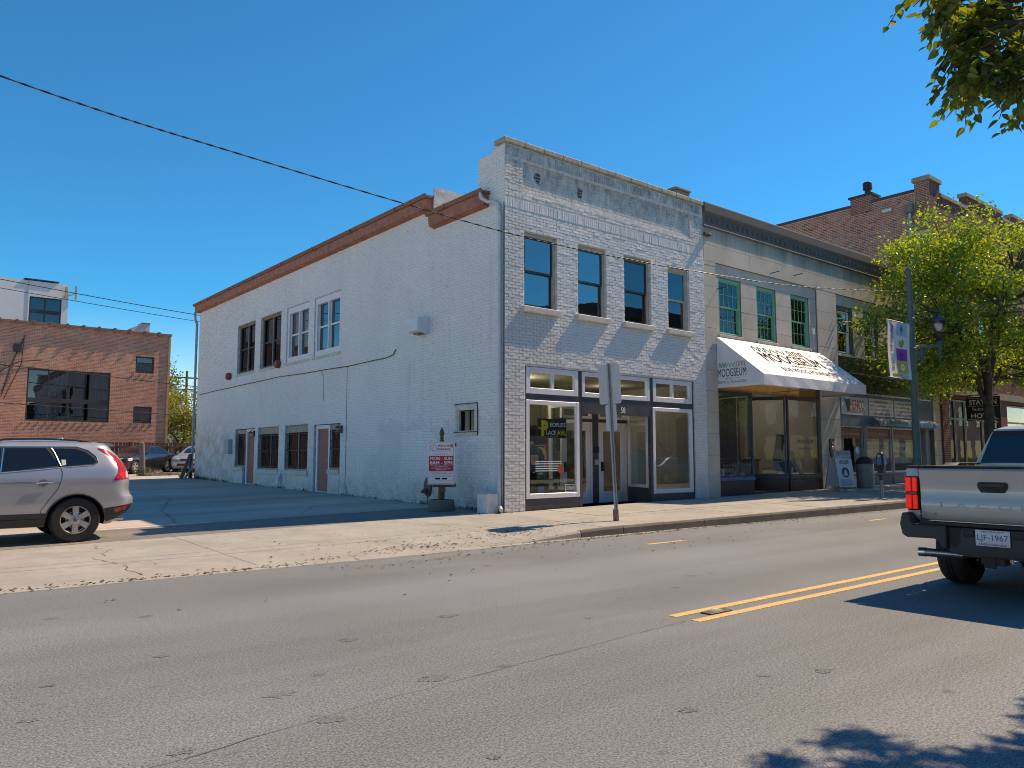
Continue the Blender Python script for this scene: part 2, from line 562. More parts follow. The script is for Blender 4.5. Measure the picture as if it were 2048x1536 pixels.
# sidewalk and driveway apron: bed below, slabs laid on it
walk = struct(MB().box(-60, 60, YK + 0.1, 0.3, -0.2, -0.06).build('sidewalk', M_KERB))
def slab(x0, x1, y0, y1, mat, parent, j=0.006, dz=0.0):
    g = MB(); nx = max(2, int((x1 - x0) / 0.7)); ny = 4
    xs = [x0 + j + (x1 - x0 - 2 * j) * i / nx for i in range(nx + 1)]
    ys = [y0 + j + (y1 - y0 - 2 * j) * i / ny for i in range(ny + 1)]
    tp = [[(x, y, zs(x, y) + dz) for x in xs] for y in ys]
    g.sheet(tp)
    ring = [tp[0][i] for i in range(nx + 1)] + [tp[k][-1] for k in range(1, ny + 1)] + [tp[-1][i] for i in range(nx - 1, -1, -1)] + [tp[k][0] for k in range(ny - 1, 0, -1)]
    n = len(ring)
    g.add(ring + [(a, b, c - 0.12) for a, b, c in ring], [(i, (i + 1) % n, n + (i + 1) % n, n + i) for i in range(n)])
    return g.build('slab', mat, parent)
ed = [-60, -40, -26, -17.5, -12.6, -6.9, -2.35, -0.35]
for a, b in zip(ed[:-1], ed[1:]):
    for y0, y1 in ((-3.42, -1.72), (-1.72, 0.425)):
        slab(a, b, y0, y1, M_CONC, walk)
slab(-0.35, 0.012, 0.0, 0.425, M_CONC, walk)
x = -0.35
while x < 40:
    w = 1.55
    for y0, y1 in ((-3.40, -1.75), (-1.75, -0.005)):
        slab(x, x + w, y0, y1, M_CONC, walk, dz=random.uniform(-0.003, 0.003))
    x += w
# kerb stones tapering down into the driveway, and the gutter strip along the apron
x = -3.3
while x < 42:
    w = 1.1 if x < 0 else 2.45
    g = MB(); n = 6; rows = []
    for i in range(n + 1):
        X = x + 0.008 + (w - 0.016) * i / n; z = kz(X) + 0.006
        rows.append([(X, YK - 0.01 + 0.02 * sm((X + 3.3) / 3) * 0, -0.1), (X, YK, z - 0.03), (X, YK + 0.025, z), (X, -3.425, z), (X, -3.425, -0.1)])
    g.sheet(rows)
    for r_ in (rows[0], rows[-1]): g.add(r_, [(0, 1, 2, 3, 4)])
    g.build('kerb_stone', M_KERB if x > -1.2 else M_CONC, walk)
    x += w
for a, b in ((-60, -40), (-40, -26), (-26, -17.5), (-17.5, -12.6), (-12.6, -9.5), (-9.5, -6.4), (-6.4, -3.3)):
    g = MB(); g.hexa([(a + .006, -3.72, -.1), (b - .006, -3.72, -.1), (b - .006, -3.435, -.1), (a + .006, -3.435, -.1), (a + .006, -3.72, .006), (b - .006, -3.72, .006), (b - .006, -3.435, .02), (a + .006, -3.435, .02)])
    g.build('gutter_slab', M_CONC, walk, bevel=0.004)
g = MB(); g.hexa([(-3.3, -3.70, -.1), (3, -3.60, -.1), (3, -3.548, -.1), (-3.3, -3.552, -.1), (-3.3, -3.70, .006), (3, -3.60, .004), (3, -3.548, .006), (-3.3, -3.552, .012)]); g.build('gutter_slab', M_CONC, walk)
M_CRACK = plain('crack_dark', (0.035, 0.03, 0.025), 0.95, 0.2, 20)  # dark strips for the cracks in the concrete
seam([(-8.15, 0.15), (-8.2, -0.35), (-8.05, -0.6), (-8.28, -0.95), (-8.3, -1.3)], 0.011, 'crack', walk, M_CRACK, zs, 0.03)
seam([(-8.45, -1.45), (-8.4, -1.9), (-8.25, -2.3), (-8.35, -2.75), (-8.3, -3.35)], 0.013, 'crack', walk, M_CRACK, zs, 0.03)
seam([(-2.9, 0.2), (-2.5, -0.7), (-1.9, -1.5), (-1.75, -2.3)], 0.010, 'crack', walk, M_CRACK, zs, 0.02)

# far side of the street: kerb and sidewalk behind the camera
g = MB(); g.box(-160, 200, -19.5, -15.0, -0.2, 0.14); struct(g.build('far_sidewalk', M_CONC, bevel=0.02))

# drifts of dry leaves in the gutter and on the apron
M_LITTER = NT('dry_leaves')
_g = M_LITTER.n('ShaderNodeNewGeometry')
_c = M_LITTER.n('ShaderNodeValToRGB')
_c.color_ramp.elements[0].color = (0.055, 0.03, 0.015, 1); _c.color_ramp.elements[1].color = (0.24, 0.15, 0.06, 1)
M_LITTER.l(_g.outputs['Random Per Island'], _c.inputs[0]); M_LITTER.color(_c.outputs[0]); M_LITTER.set(Roughness=0.85); M_LITTER = M_LITTER.mat
g = MB(); rl = random.Random(3)
def leafbit(x, y, z, s):
    a = rl.uniform(0, 6.28); c_, s_ = math.cos(a), math.sin(a); b = s * rl.uniform(0.35, 0.6)
    h = [rl.uniform(0.003, 0.02) for _ in range(4)]
    g.quad((x + c_ * s, y + s_ * s, z + h[0]), (x - s_ * b, y + c_ * b, z + h[1]), (x - c_ * s, y - s_ * s, z + h[2]), (x + s_ * b, y - c_ * b, z + h[3]))
for cx, cy, sx, sy, n in ((-2.0, -2.75, .55, .22, 170), (-4.25, -3.1, .55, .13, 120), (-2.4, -2.3, .9, .4, 45), (-4.6, -2.6, 1.1, .35, 40), (-5.2, -3.4, 1.4, .07, 60), (-8.3, -3.62, 1.0, .05, 110), (-7.0, -3.6, .5, .05, 60), (-9.5, -3.6, .8, .06, 50), (-3.2, -4.1, 1.5, .22, 90), (-5.2, -4.4, .5, .1, 30), (-1.0, -3.75, 1.2, .07, 120), (3, -3.7, 3.0, .07, 260), (10, -3.7, 4.0, .08, 260), (-4, -1.4, 1.8, .7, 16), (-5, -5, 3.0, 1.0, 22), (-.6, -5.2, 1, .3, 30), (4, -4.3, 3, .5, 60)):
    for _ in range(n):
        X = rl.gauss(cx, sx); Y = rl.gauss(cy, sy)
        if Y > -0.1: continue
        z = 0.004 if Y < YK else zs(X, Y) + 0.004
        leafbit(X, Y, z, rl.uniform(0.012, 0.038))
o = g.build('leaf_litter', M_LITTER, kind='stuff', fixn=False)
tag(o, 'dry brown leaves drifted along the gutter and the driveway apron', 'leaf litter')

# ------------------------------------------------------------ wall helpers
class Wall:
    """a vertical wall plane: u runs along it, d goes inwards from its face; side=False faces -Y, side=True faces -X"""
    def __init__(s, side=False, off=0.0, u_off=0.0):
        s.side = side; s.off = off
    def P(s, u, d, z):
        return (s.off + d, u, z) if s.side else (u, s.off + d, z)
    def box(s, mb, u0, u1, d0, d1, z0, z1):
        if s.side: mb.box(s.off + d0, s.off + d1, u0, u1, z0, z1)
        else: mb.box(u0, u1, s.off + d0, s.off + d1, z0, z1)
        return mb
    def right(s): return (0, -1, 0) if s.side else (1, 0, 0)

def panel(mb, W, u0, u1, z0, z1, ops, d=0.0, depth=0.2):
    """wall face with rectangular openings and their reveals"""
    us = sorted({u0, u1, *[o[0] for o in ops], *[o[1] for o in ops]})
    zz = sorted({z0, z1, *[o[2] for o in ops], *[o[3] for o in ops]})
    us = [u for u in us if u0 <= u <= u1]; zz = [z for z in zz if z0 <= z <= z1]
    for a, b in zip(us[:-1], us[1:]):
        for c, e in zip(zz[:-1], zz[1:]):
            mu, mz = (a + b) / 2, (c + e) / 2
            if any(o[0] < mu < o[1] and o[2] < mz < o[3] for o in ops): continue
            mb.quad(W.P(a, d, c), W.P(b, d, c), W.P(b, d, e), W.P(a, d, e))
    for a, b, c, e in ops:
        p = [(a, c), (b, c), (b, e), (a, e)]
        for i in range(4):
            q, r = p[i], p[(i + 1) % 4]
            mb.quad(W.P(q[0], d, q[1]), W.P(r[0], d, r[1]), W.P(r[0], d + depth, r[1]), W.P(q[0], d + depth, q[1]))

def cut(u0, u1, blocks):
    segs = [(u0, u1)]
    for a, b in blocks:
        n = []
        for s, e in segs:
            if b <= s or a >= e: n.append((s, e)); continue
            if a > s: n.append((s, a))
            if b < e: n.append((b, e))
        segs = n
    return segs

def one_brick(mb, W, ua, ub, za, zb, d_back, rg, amp=0.0025, base=0.0):
    p = base + rg.uniform(-amp, amp)
    f = [p + rg.uniform(-amp, amp) * 0.6 for _ in range(4)]
    e = 0.005
    j = lambda: rg.uniform(-0.0055, 0.0055)
    fr = [(ua + e + j(), za + e + j()), (ub - e + j(), za + e + j()), (ub - e + j(), zb - e + j()), (ua + e + j(), zb - e + j())]
    bk = [(ua, za), (ub, za), (ub, zb), (ua, zb)]
    o = len(mb.v)
    mb.v += [W.P(u, f[i], z) for i, (u, z) in enumerate(fr)] + [W.P(u, d_back, z) for u, z in bk]
    for q in ((0, 1, 2, 3), (4, 5, 1, 0), (5, 6, 2, 1), (6, 7, 3, 2), (7, 4, 0, 3)):
        mb.f.append(tuple(i + o for i in q)); mb.m.append(mb.mi)

def bricks(mb, W, u0, u1, z0, z1, ops, rg, amp=0.0025, base=0.0, dback=0.012, L=0.215, H=0.075, jt=0.009, soldier=False, keep=None, phase=0.0):
    """running-bond courses; keep collects the full bricks as tuples instead of meshing them"""
    if soldier:
        n = int((u1 - u0) / H)
        for i in range(n):
            a = u0 + i * H
            if any(o[0] < a + H and o[1] > a and o[2] < z1 and o[3] > z0 for o in ops): continue
            one_brick(mb, W, a, a + H - jt, z0, z1 - jt, dback, rg, amp, base)
        return
    k = 0
    z = z0
    while z + H * 0.6 < z1:
        zb = min(z + H, z1) - jt
        bl = [(o[0], o[1]) for o in ops if o[2] < zb and o[3] > z]
        for s, e in cut(u0, u1, bl):
            u = s - (L / 2 if k % 2 else 0.0) - (phase % L)
            while u < e - 0.02:
                a, b = max(u, s), min(u + L - jt, e - 0.001)
                if b - a > 0.03:
                    if keep is not None and b - a > L - jt - 0.002:
                        keep.append((a, b, z, zb))
                    else:
                        one_brick(mb, W, a, b, z, zb, dback, rg, amp, base)
                u += L
        z += H; k += 1

def frame_boxes(mb, W, u0, u1, z0, z1, d0, d1, w, wt=None, wb=None):
    wt = w if wt is None else wt; wb = w if wb is None else wb
    W.box(mb, u0, u0 + w, d0, d1, z0, z1); W.box(mb, u1 - w, u1, d0, d1, z0, z1)
    W.box(mb, u0 + w, u1 - w, d0, d1, z1 - wt, z1); W.box(mb, u0 + w, u1 - w, d0, d1, z0, z0 + wb)
    return mb

def pane(W, u0, u1, z0, z1, d, mat, parent, name='pane'):
    g = MB(); W.box(g, u0, u1, d, d + 0.004, z0, z1)
    return g.build(name, mat, parent)

def dh_window(parent, W, u0, u1, z0, z1, d, m_case, m_sash, m_glass, cw=0.07, sw=0.045, cols=1, rows=1, label=None, head=0.0, blind=None, mid=0.5):
    """double-hung window set in an opening: casing > two sashes, panes, muntins"""
    g = MB(); frame_boxes(g, W, u0 + .003, u1 - .003, z0 + .003, z1 - .003, d, d + 0.13, cw, cw + head, cw * 0.7)
    w = g.build('window', m_case, parent, bevel=0.004)
    if label: w['label'] = label
    a, b, c, e = u0 + cw, u1 - cw, z0 + cw * 0.7, z1 - cw - head
    zm = c + (e - c) * mid
    for (c0, e0, dd) in ((zm - sw / 2, e, d + 0.025), (c, zm + sw / 2, d + 0.065)):
        s = MB(); frame_boxes(s, W, a, b, c0, e0, dd, dd + 0.035, sw)
        for i in range(1, cols):
            u = a + sw + (b - a - 2 * sw) * i / cols
            W.box(s, u - 0.009, u + 0.009, dd + 0.006, dd + 0.03, c0 + sw, e0 - sw)
        for i in range(1, rows):
            z = c0 + sw + (e0 - c0 - 2 * sw) * i / rows
            W.box(s, a + sw, b - sw, dd + 0.004, dd + 0.032, z - 0.009, z + 0.009)
        s.build('sash', m_sash, w)
        pane(W, a + sw, b - sw, c0 + sw, e0 - sw, dd + 0.016, m_glass, w)
    if blind:
        s = MB(); W.box(s, a, b, d + 0.20, d + 0.205, c + (e - c) * blind[1], e); s.build('blind', blind[0], w)
    return w

# ------------------------------------------------------------ building materials
def mat_painted(name, base, weather_top=None, stain=True, side=False):
    """white masonry paint with age: grey weathering on the parapet, scuffs low down, patchy recoats"""
    m = NT(name)
    x, y, z = m.xyz()
    big = m.noise(0.45, 5, 0.6)
    mid = m.noise(5, 6, 0.72)
    fine = m.noise(60, 3, 0.7)
    c = m.mix(m.ramp(big, 0.3, 0.7), tuple(q * 0.93 for q in base), tuple(min(1, q * 1.04) for q in base))
    c = m.mix(m.math('MULTIPLY', m.ramp(mid, 0.58, 0.75), 0.30), c, (0.48, 0.46, 0.42))
    if side:
        # blocky greyer recoat low on the wall
        bx_ = m.n('ShaderNodeTexVoronoi'); bx_.inputs['Scale'].default_value = 0.9; bx_.distance = 'CHEBYCHEV'
        m.l(m.mapped((1, 0.75, 1.0), (0, 0.35, 0.2)), bx_.inputs['Vector'])
        sc = m.n('ShaderNodeSeparateColor'); m.l(bx_.outputs['Color'], sc.inputs[0])
        low = m.math('LESS_THAN', z, m.math('MULTIPLY_ADD', m.noise(1.3, 3, 0.5), 1.2, 1.75))
        blk = m.math('MULTIPLY', m.math('MULTIPLY', m.math('GREATER_THAN', sc.outputs[0], 0.45), low), 0.55)
        c = m.mix(blk, c, (0.64, 0.645, 0.655))
        # bare, yellowed patch round the meter box at the back
        pm = m.math('MULTIPLY', m.rng(y, 16.8, 18.2), m.rng(z, 3.2, 2.2))
        c = m.mix(m.math('MULTIPLY', pm, m.ramp(m.noise(2.2, 4, 0.7), 0.42, 0.6)), c, (0.55, 0.49, 0.42))
    if weather_top:
        wz = m.rng(z, weather_top[0], weather_top[1])
        str_ = m.noise(3.5, 6, 0.75, vec=m.mapped((1.4, 1, 0.55)))
        k = m.math('MULTIPLY', wz, m.ramp(str_, 0.34, 0.62))
        c = m.mix(k, c, (0.27, 0.26, 0.235))
        cr_ = m.math('MULTIPLY', wz, m.ramp(m.noise(6, 5, 0.7, vec=m.mapped((.5, 1, 1.6), (2, 0, 0))), 0.52, 0.64))
        c = m.mix(m.math('MULTIPLY', cr_, .6), c, (0.66, 0.60, 0.50))
        flk = m.math('MULTIPLY', wz, m.ramp(m.noise(11, 5, 0.7), 0.61, 0.65))
        c = m.mix(flk, c, (0.19, 0.15, 0.13))
        # two patches where the paint has come away to purple-brown brick
        for px_, pz_ in ((1.02, 8.10), (2.45, 8.05)):
            dx = m.math('MULTIPLY', m.math('SUBTRACT', x, px_), 6.0)
            dz = m.math('MULTIPLY', m.math('SUBTRACT', z, pz_), 4.6)
            rr = m.math('SQRT', m.math('ADD', m.math('MULTIPLY', dx, dx), m.math('MULTIPLY', dz, dz)))
            rr = m.math('ADD', rr, m.math('MULTIPLY_ADD', m.noise(9, 4, 0.6), 1.3, -0.65))
            c = m.mix(m.math('LESS_THAN', rr, 0.62), c, (0.12, 0.075, 0.08))
    if stain:
        lo = m.math('MULTIPLY', m.rng(z, 1.9, 0.25), m.ramp(m.noise(2.6, 5, 0.7), 0.36, 0.66))
        c = m.mix(m.math('MULTIPLY', lo, 0.6), c, (0.47, 0.42, 0.34))
        sp = m.math('MULTIPLY', m.rng(z, 1.3, 0.3), m.ramp(m.noise(17, 4, 0.7), 0.62, 0.7))
        c = m.mix(sp, c, (0.2, 0.16, 0.13))
    if side:
        run = m.noise(2.2, 5, 0.7, vec=m.mapped((1, 1.3, 0.07)))
        c = m.mix(m.math('MULTIPLY', m.ramp(run, 0.56, 0.72), 0.28), c, (0.50, 0.47, 0.42))
        bs = m.math('MULTIPLY', m.rng(z, 0.95, 0.25), m.ramp(m.noise(3.4, 5, 0.75), 0.34, 0.6))
        c = m.mix(m.math('MULTIPLY', bs, 0.75), c, (0.30, 0.28, 0.24))
        chip = m.math('MULTIPLY', m.ramp(m.noise(9, 5, 0.75), 0.68, 0.70), m.rng(z, 9.0, 0.0, 0.25, 1.0))
        c = m.mix(chip, c, (0.22, 0.17, 0.15))
    m.color(c)
    m.set(Roughness=0.62)
    m.b.inputs['Specular IOR Level'].default_value = 0.35
    m.bump(m.math('ADD', m.math('MULTIPLY', mid, 0.7), m.math('MULTIPLY', fine, 0.35)), 0.32 if side else 0.65, 0.006 if side else 0.012)
    return m.mat
M_WF = mat_painted('white_front_brick_paint', (0.76, 0.745, 0.715), (7.2, 8.3))
M_WS = mat_painted('white_side_brick_paint', (0.81, 0.795, 0.77), None, True, True)
M_MORT = plain('dirty_painted_joint', (0.63, 0.615, 0.59), 0.85, 0.25, 8)
M_MORT2 = plain('dirty_side_joint', (0.65, 0.64, 0.62), 0.85, 0.25, 8)
M_STONE = plain('painted_sill', (0.62, 0.58, 0.51), 0.75, 0.18, 9, 0.3)
M_CREAM = plain('cream_window_paint', (0.50, 0.46, 0.37), 0.55, 0.18, 8)
M_BROWNF = plain('dark_brown_sash', (0.055, 0.045, 0.045), 0.45, 0.2, 8)
M_WHITE = plain('white_trim_paint', (0.76, 0.76, 0.77), 0.4, 0.06, 5)
M_SLATE = plain('slate_storefront_paint', (0.066, 0.066, 0.076), 0.42, 0.22, 3)
M_RUST = plain('rust_red_fascia', (0.42, 0.14, 0.08), 0.6, 0.4, 5, 0.2)
M_RUSTD = plain('rust_red_gutter', (0.24, 0.12, 0.09), 0.5, 0.3, 7)
M_DOORR = plain('brick_red_door_paint', (0.36, 0.12, 0.09), 0.5, 0.1, 3)
M_IRON = plain('black_iron', (0.025, 0.025, 0.028), 0.5, 0.2, 10)
M_GALV = plain('galvanised_steel', (0.42, 0.43, 0.44), 0.42, 0.15, 9, metal=0.75)
M_ROOF = plain('roof_membrane', (0.32, 0.32, 0.31), 0.85, 0.15, 1.2)
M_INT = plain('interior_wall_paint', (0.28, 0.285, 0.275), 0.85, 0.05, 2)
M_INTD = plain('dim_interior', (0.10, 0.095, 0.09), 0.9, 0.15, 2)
M_FLOORW = plain('interior_wood_floor', (0.20, 0.12, 0.07), 0.5, 0.25, 4)
M_BLIND = plain('grey_blind', (0.22, 0.225, 0.24), 0.8, 0.05, 2)
G_UP = glass('old_window_glass', (0.30, 0.32, 0.34), 2.9)
G_SCR = glass('screened_window_glass', (0.45, 0.46, 0.5), 1.85)
G_SHOP = glass('shop_window_glass', (0.84, 0.89, 0.88), 1.62)
G_SIDE = glass('shaded_window_glass', (0.42, 0.44, 0.45), 1.3)
G_TEAL = glass('teal_tinted_glass', (0.30, 0.46, 0.48), 2.4)

# ------------------------------------------------------------ the white corner building
rb = random.Random(11)
F = Wall(False, 0.0)
S = Wall(True, 0.0)
WB = thing('white_corner_building', 'two-storey white painted brick corner building with slate storefront and rust-red eaves', 'building', (0, 0, 0.2))
UPW = [(0.58, 1.62), (2.32, 3.33), (4.00, 5.05), (5.76, 6.70)]
f_ops = [(a, b, 4.93, 6.72) for a, b in UPW]
SF = (0.60, 6.83, 0.0, 3.54)
PANEL = (0.55, 6.78, 7.70, 8.38)
XE = 7.39
g = MB(); panel(g, F, 0.012, XE, 0.0, 8.72, f_ops + [SF, PANEL], d=0.010, depth=0.16)
# the recessed parapet panel ground
g.quad(F.P(PANEL[0], 0.055, PANEL[2]), F.P(PANEL[1], 0.055, PANEL[2]), F.P(PANEL[1], 0.055, PANEL[3]), F.P(PANEL[0], 0.055, PANEL[3]))
g.box(0.012, XE, 0.30, 0.34, 6.9, 8.7)
front = g.build('front_wall', M_MORT, WB, fixn=False)
keep = []
g = MB()
SOL = [(0, 8, 7.21, 7.46), (0, 8, 8.44, 8.70)]
allops = f_ops + [SF, PANEL] + SOL
bricks(g, F, 0.0, XE, 0.06, 8.70, allops, rb, 0.0042, 0.0, keep=keep)
bricks(g, F, 0.0, XE, 7.215, 7.455, [], rb, 0.0042, -0.004, soldier=True)
bricks(g, F, 0.0, XE, 8.445, 8.695, [], rb, 0.0042, 0.0, soldier=True)
bricks(g, F, PANEL[0], PANEL[1], PANEL[2], PANEL[3], [], rb, 0.0012, 0.046, dback=0.056)
# the full bricks that show largest become parts of their own
keep.sort(key=lambda b: (Vector(((b[0] + b[1]) / 2, 0, (b[2] + b[3]) / 2)) - CAM).length)
variants = []
for i in range(8):
    q = MB(); one_brick(q, F, -0.103, 0.103, -0.033, 0.033, 0.012, rb, 0.0042)
    me = bpy.data.meshes.new('brick'); me.from_pydata(q.v, [], q.f); me.materials.append(M_WF); variants.append(me)
seen = 0
for (a, b, c, e) in keep:
    if seen < 300 and e > 0.22:
        o = bpy.data.objects.new('brick', variants[seen % 8]); o.location = ((a + b) / 2, 0, (c + e) / 2)
        link(o, front); seen += 1
    else:
        one_brick(g, F, a, b, c, e, 0.012, rb, 0.0042)
g.build('brick_courses', M_WF, front, kind='stuff', fixn=False)
# coping of weathered tile along the front and round the corner
M_COPE = plain('weathered_coping', (0.40, 0.36, 0.29), 0.85, 0.35, 6, 0.5)
x = -0.06
while x < XE - 0.05:
    w = min(0.62, XE - x)
    q = MB(); q.box(x + .003, x + w - .003, -0.06, 0.36, 8.722, 8.85 + random.uniform(-.004, .006)); q.build('coping_stone', M_COPE, front, bevel=0.018)
    x += w
for i, (a, b) in enumerate(UPW):
    dh_window(WB, F, a, b, 4.93, 6.72, 0.085, M_CREAM if i != 3 else M_CREAM, M_BROWNF if i < 3 else M_CREAM, G_UP if i < 2 else G_SCR, cw=0.06, sw=0.05, head=0.05 if i == 3 else 0.02,
              blind=(M_BLIND, 0.45 if i < 2 else 0.1) if i != 3 else None, label=('dark-framed sash window', 'dark-framed sash window', 'sash window with a grey blind drawn', 'cream-framed sash window')[i])
    q = MB(); q.box(a - 0.09, b + 0.06, -0.10, 0.085, 4.79, 4.928); q.build('sill', M_STONE, WB, bevel=0.012)

# side wall along the lot
upper = [(15.23, 17.08), (12.76, 14.68), (10.45, 12.28), (8.18, 10.05)]
s_ops = [(a, b, 4.68, 6.62) for a, b in upper]
low = [(14.99, 17.0, 0.0, 2.50), (12.72, 14.64, 0.98, 2.50), (10.34, 12.18, 0.98, 2.50), (8.03, 9.88, 0.0, 2.46)]
small = (1.13, 1.80, 2.02, 2.56)
g = MB()
panel(g, S, 0.012, 0.5, 0.0, 8.72, [], d=0.010)
panel(g, S, 0.5, 1.04, 0.0, 8.60, [], d=0.010) if False else None
panel(g, S, 0.5, 3.0, 0.0, 7.70, [small], d=0.010, depth=0.14)
panel(g, S, 0.5, 1.04, 7.70, 8.62, [], d=0.010)
panel(g, S, 3.0, 21.95, 0.0, 8.15, s_ops + low, d=0.010, depth=0.18)
g.box(0.011, 0.30, 0.34, 1.04, 7.0, 8.61)
sidew = g.build('side_wall', M_MORT2, WB, fixn=False)
g = MB()
bricks(g, S, 0.014, 0.5, 0.06, 8.72, [], rb, 0.0018, 0.002, H=0.075)
bricks(g, S, 0.5, 1.04, 7.71, 8.62, [], rb, 0.0042, 0.002)
bricks(g, S, 0.5, 3.0, 0.06, 7.71, [small], rb, 0.0018, 0.002)
bricks(g, S, 3.0, 21.95, 0.06, 8.16, s_ops + low, rb, 0.0018, 0.002)
g.build('brick_courses', M_WS, sidew, kind='stuff', fixn=False)
# the rest of the shell: rear, party wall, floors and roofs
g = MB()
g.box(0.2, 7.35, 21.75, 21.95, 0, 8.1); g.box(7.2, 7.36, 0.4, 21.7, 0, 8.6)
g.build('back_walls', M_WS, WB)
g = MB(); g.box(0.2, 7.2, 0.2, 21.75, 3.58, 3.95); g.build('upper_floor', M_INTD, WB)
g = MB(); g.box(0.05, 7.19, 3.0, 21.9, 8.05, 8.18); g.box(0.02, 7.19, 0.35, 3.0, 7.55, 7.66); g.build('roof', M_ROOF, WB)
g = MB(); g.box(0.0, 7.19, 2.96, 2.998, 7.661, 8.46); g.build('roof_step_wall', plain('weathered_white_board', (0.55, 0.55, 0.54), 0.8, 0.3, 5), WB)
g = MB(); g.box(6.74, 7.36, 0.42, 0.98, 8.2, 9.22); g.box(6.70, 7.385, 0.39, 1.02, 9.221, 9.30); g.build('chimney', plain('sooty_chimney', (.20, .17, .14), .9, .4, 6, .4), WB, bevel=0.02)
g = MB(); g.box(0.22, 7.18, 0.2, 21.7, 0.10, 0.21); g.build('ground_floor', M_FLOORW, WB)
g = MB(); g.box(0.22, 7.18, 5.2, 5.3, 0.212, 3.57); g.build('shop_back_wall', M_INT, WB)
g = MB(); g.box(0.19, 0.23, 0.4, 5.2, 0.212, 3.57); g.box(7.15, 7.19, 0.4, 5.2, 0.212, 3.57); g.build('shop_side_lining', M_INT, WB)
g = MB(); g.box(0.22, 7.18, 0.25, 5.2, 3.50, 3.575); g.build('shop_ceiling', M_INT, WB)
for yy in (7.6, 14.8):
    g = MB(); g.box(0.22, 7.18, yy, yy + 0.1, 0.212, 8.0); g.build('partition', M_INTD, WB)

# eaves: boxed fascia and gutter, in two lengths
def eave(y0, y1, zt, zb_):
    e = MB()
    e.prism([(0.008, zb_), (-0.17, zb_ + 0.04), (-0.20, zt - 0.09), (0.008, zt - 0.09)], lambda p, q, t: (p, t, q), y0, y1)
    o = e.build('fascia', M_RUST, WB)
    k = MB()
    k.prism([(0.008, zt - 0.088), (-0.24, zt - 0.088), (-0.29, zt), (-0.265, zt + 0.005), (-0.235, zt - 0.035), (0.008, zt - 0.02)], lambda p, q, t: (p, t, q), y0 - 0.05, y1 + 0.05)
    k.build('gutter', M_RUSTD, WB)
    y = y0 + 1.5
    while y < y1 - 0.5:
        b = MB(); b.box(-0.294, -0.25, y, y + 0.035, zt - 0.10, zt + 0.010); b.build('gutter_joint', M_RUST, WB); y += 2.6
eave(3.02, 22.1, 8.24, 7.86)
eave(0.62, 2.95, 7.72, 7.33)
# downspouts
def pipe(pts, r, mat, parent, name='downspout', n=10):
    g = MB(); g.tube(pts, r, n); return g.build(name, mat, parent, smooth=True)
M_WPIPE = plain('white_downspout', (0.62, 0.62, 0.63), 0.45, 0.12, 4)
pipe([(-0.22, 0.66, 7.63), (-0.22, 0.62, 7.50), (-0.17, 0.45, 7.38), (-0.08, 0.30, 7.36), (-0.065, 0.16, 7.25), (-0.062, 0.12, 7.0), (-0.062, 0.12, 0.55), (-0.07, 0.10, 0.36), (-0.12, 0.0, 0.29), (-0.18, -0.10, 0.26)], 0.045, M_WPIPE, WB)
g = MB(); g.tube([(-0.062, 0.12, 1.42), (-0.062, 0.12, 1.48)], 0.055, 12); g.build('pipe_strap', M_WPIPE, WB)
pipe([(-0.018, 0.02, 7.3), (-0.018, 0.02, 0.3)], 0.011, M_IRON, WB, 'conduit', 6)
pipe([(-0.20, 22.0, 7.9), (-0.16, 22.05, 7.6), (-0.08, 22.05, 7.35), (-0.07, 22.05, 1.5), (-0.12, 22.0, 0.9), (-0.45, 21.8, 0.45)], 0.055, plain('grey_downspout', (0.30, 0.32, 0.34), 0.5, 0.2, 4), WB)
pipe([(-0.10, 22.08, 1.5), (-0.13, 22.02, 0.6), (-0.16, 21.95, 0.42)], 0.085, M_IRON, WB, 'drain_boot')

# side windows, upper row: two old brown sliders, two new white ones
M_OLDF = plain('weathered_tan_frame', (0.25, 0.20, 0.15), 0.7, 0.25, 8)
for i, (a, b) in enumerate(upper):
    z0, z1 = 4.68, 6.62
    new = i >= 2
    mf = M_WHITE if new else M_OLDF
    cw = 0.13 if new else 0.07
    q = MB(); frame_boxes(q, S, a + .003, b - .003, z0 + .003, z1 - .003, 0.09 if not new else 0.05, 0.17, cw, cw + (0.08 if new else 0.02), cw + (0.06 if new else 0))
    S.box(q, (a + b) / 2 - 0.035, (a + b) / 2 + 0.035, 0.10 if not new else 0.06, 0.165, z0 + cw, z1 - cw)
    w = q.build('window', mf, WB, bevel=0.005)
    w['label'] = 'white double sash window' if new else 'old tan-framed sliding window'
    for k in (0, 1):
        u0 = a + cw if k == 0 else (a + b) / 2 + 0.035
        u1 = (a + b) / 2 - 0.035 if k == 0 else b - cw
        zm = (z0 + z1) / 2
        s = MB(); frame_boxes(s, S, u0 + .002, u1 - .002, z0 + cw, z1 - cw, 0.13, 0.155, 0.04); S.box(s, u0 + .04, u1 - .04, 0.128, 0.15, zm - .03, zm + .03)
        s.build('sash', M_WHITE if new else M_BROWNF, w)
        pane(S, u0 + .02, u1 - .02, z0 + cw, zm, 0.16, G_TEAL if new else G_SIDE, w)
        pane(S, u0 + .02, u1 - .02, zm, z1 - cw, 0.165, G_TEAL if new else G_SIDE, w)
    q = MB(); S.box(q, a - .05, b + .05, -0.03, 0.09, z0 - 0.09, z0 - .002); q.build('sill', M_STONE, WB, bevel=0.01)
    if new:
        q = MB(); S.box(q, a + .15, b - .2, 0.4, 0.42, 5.3, 6.4); q.build('room_screen', plain('ochre_screen', (0.30, 0.24, 0.08), 0.8, 0.2, 2), w)
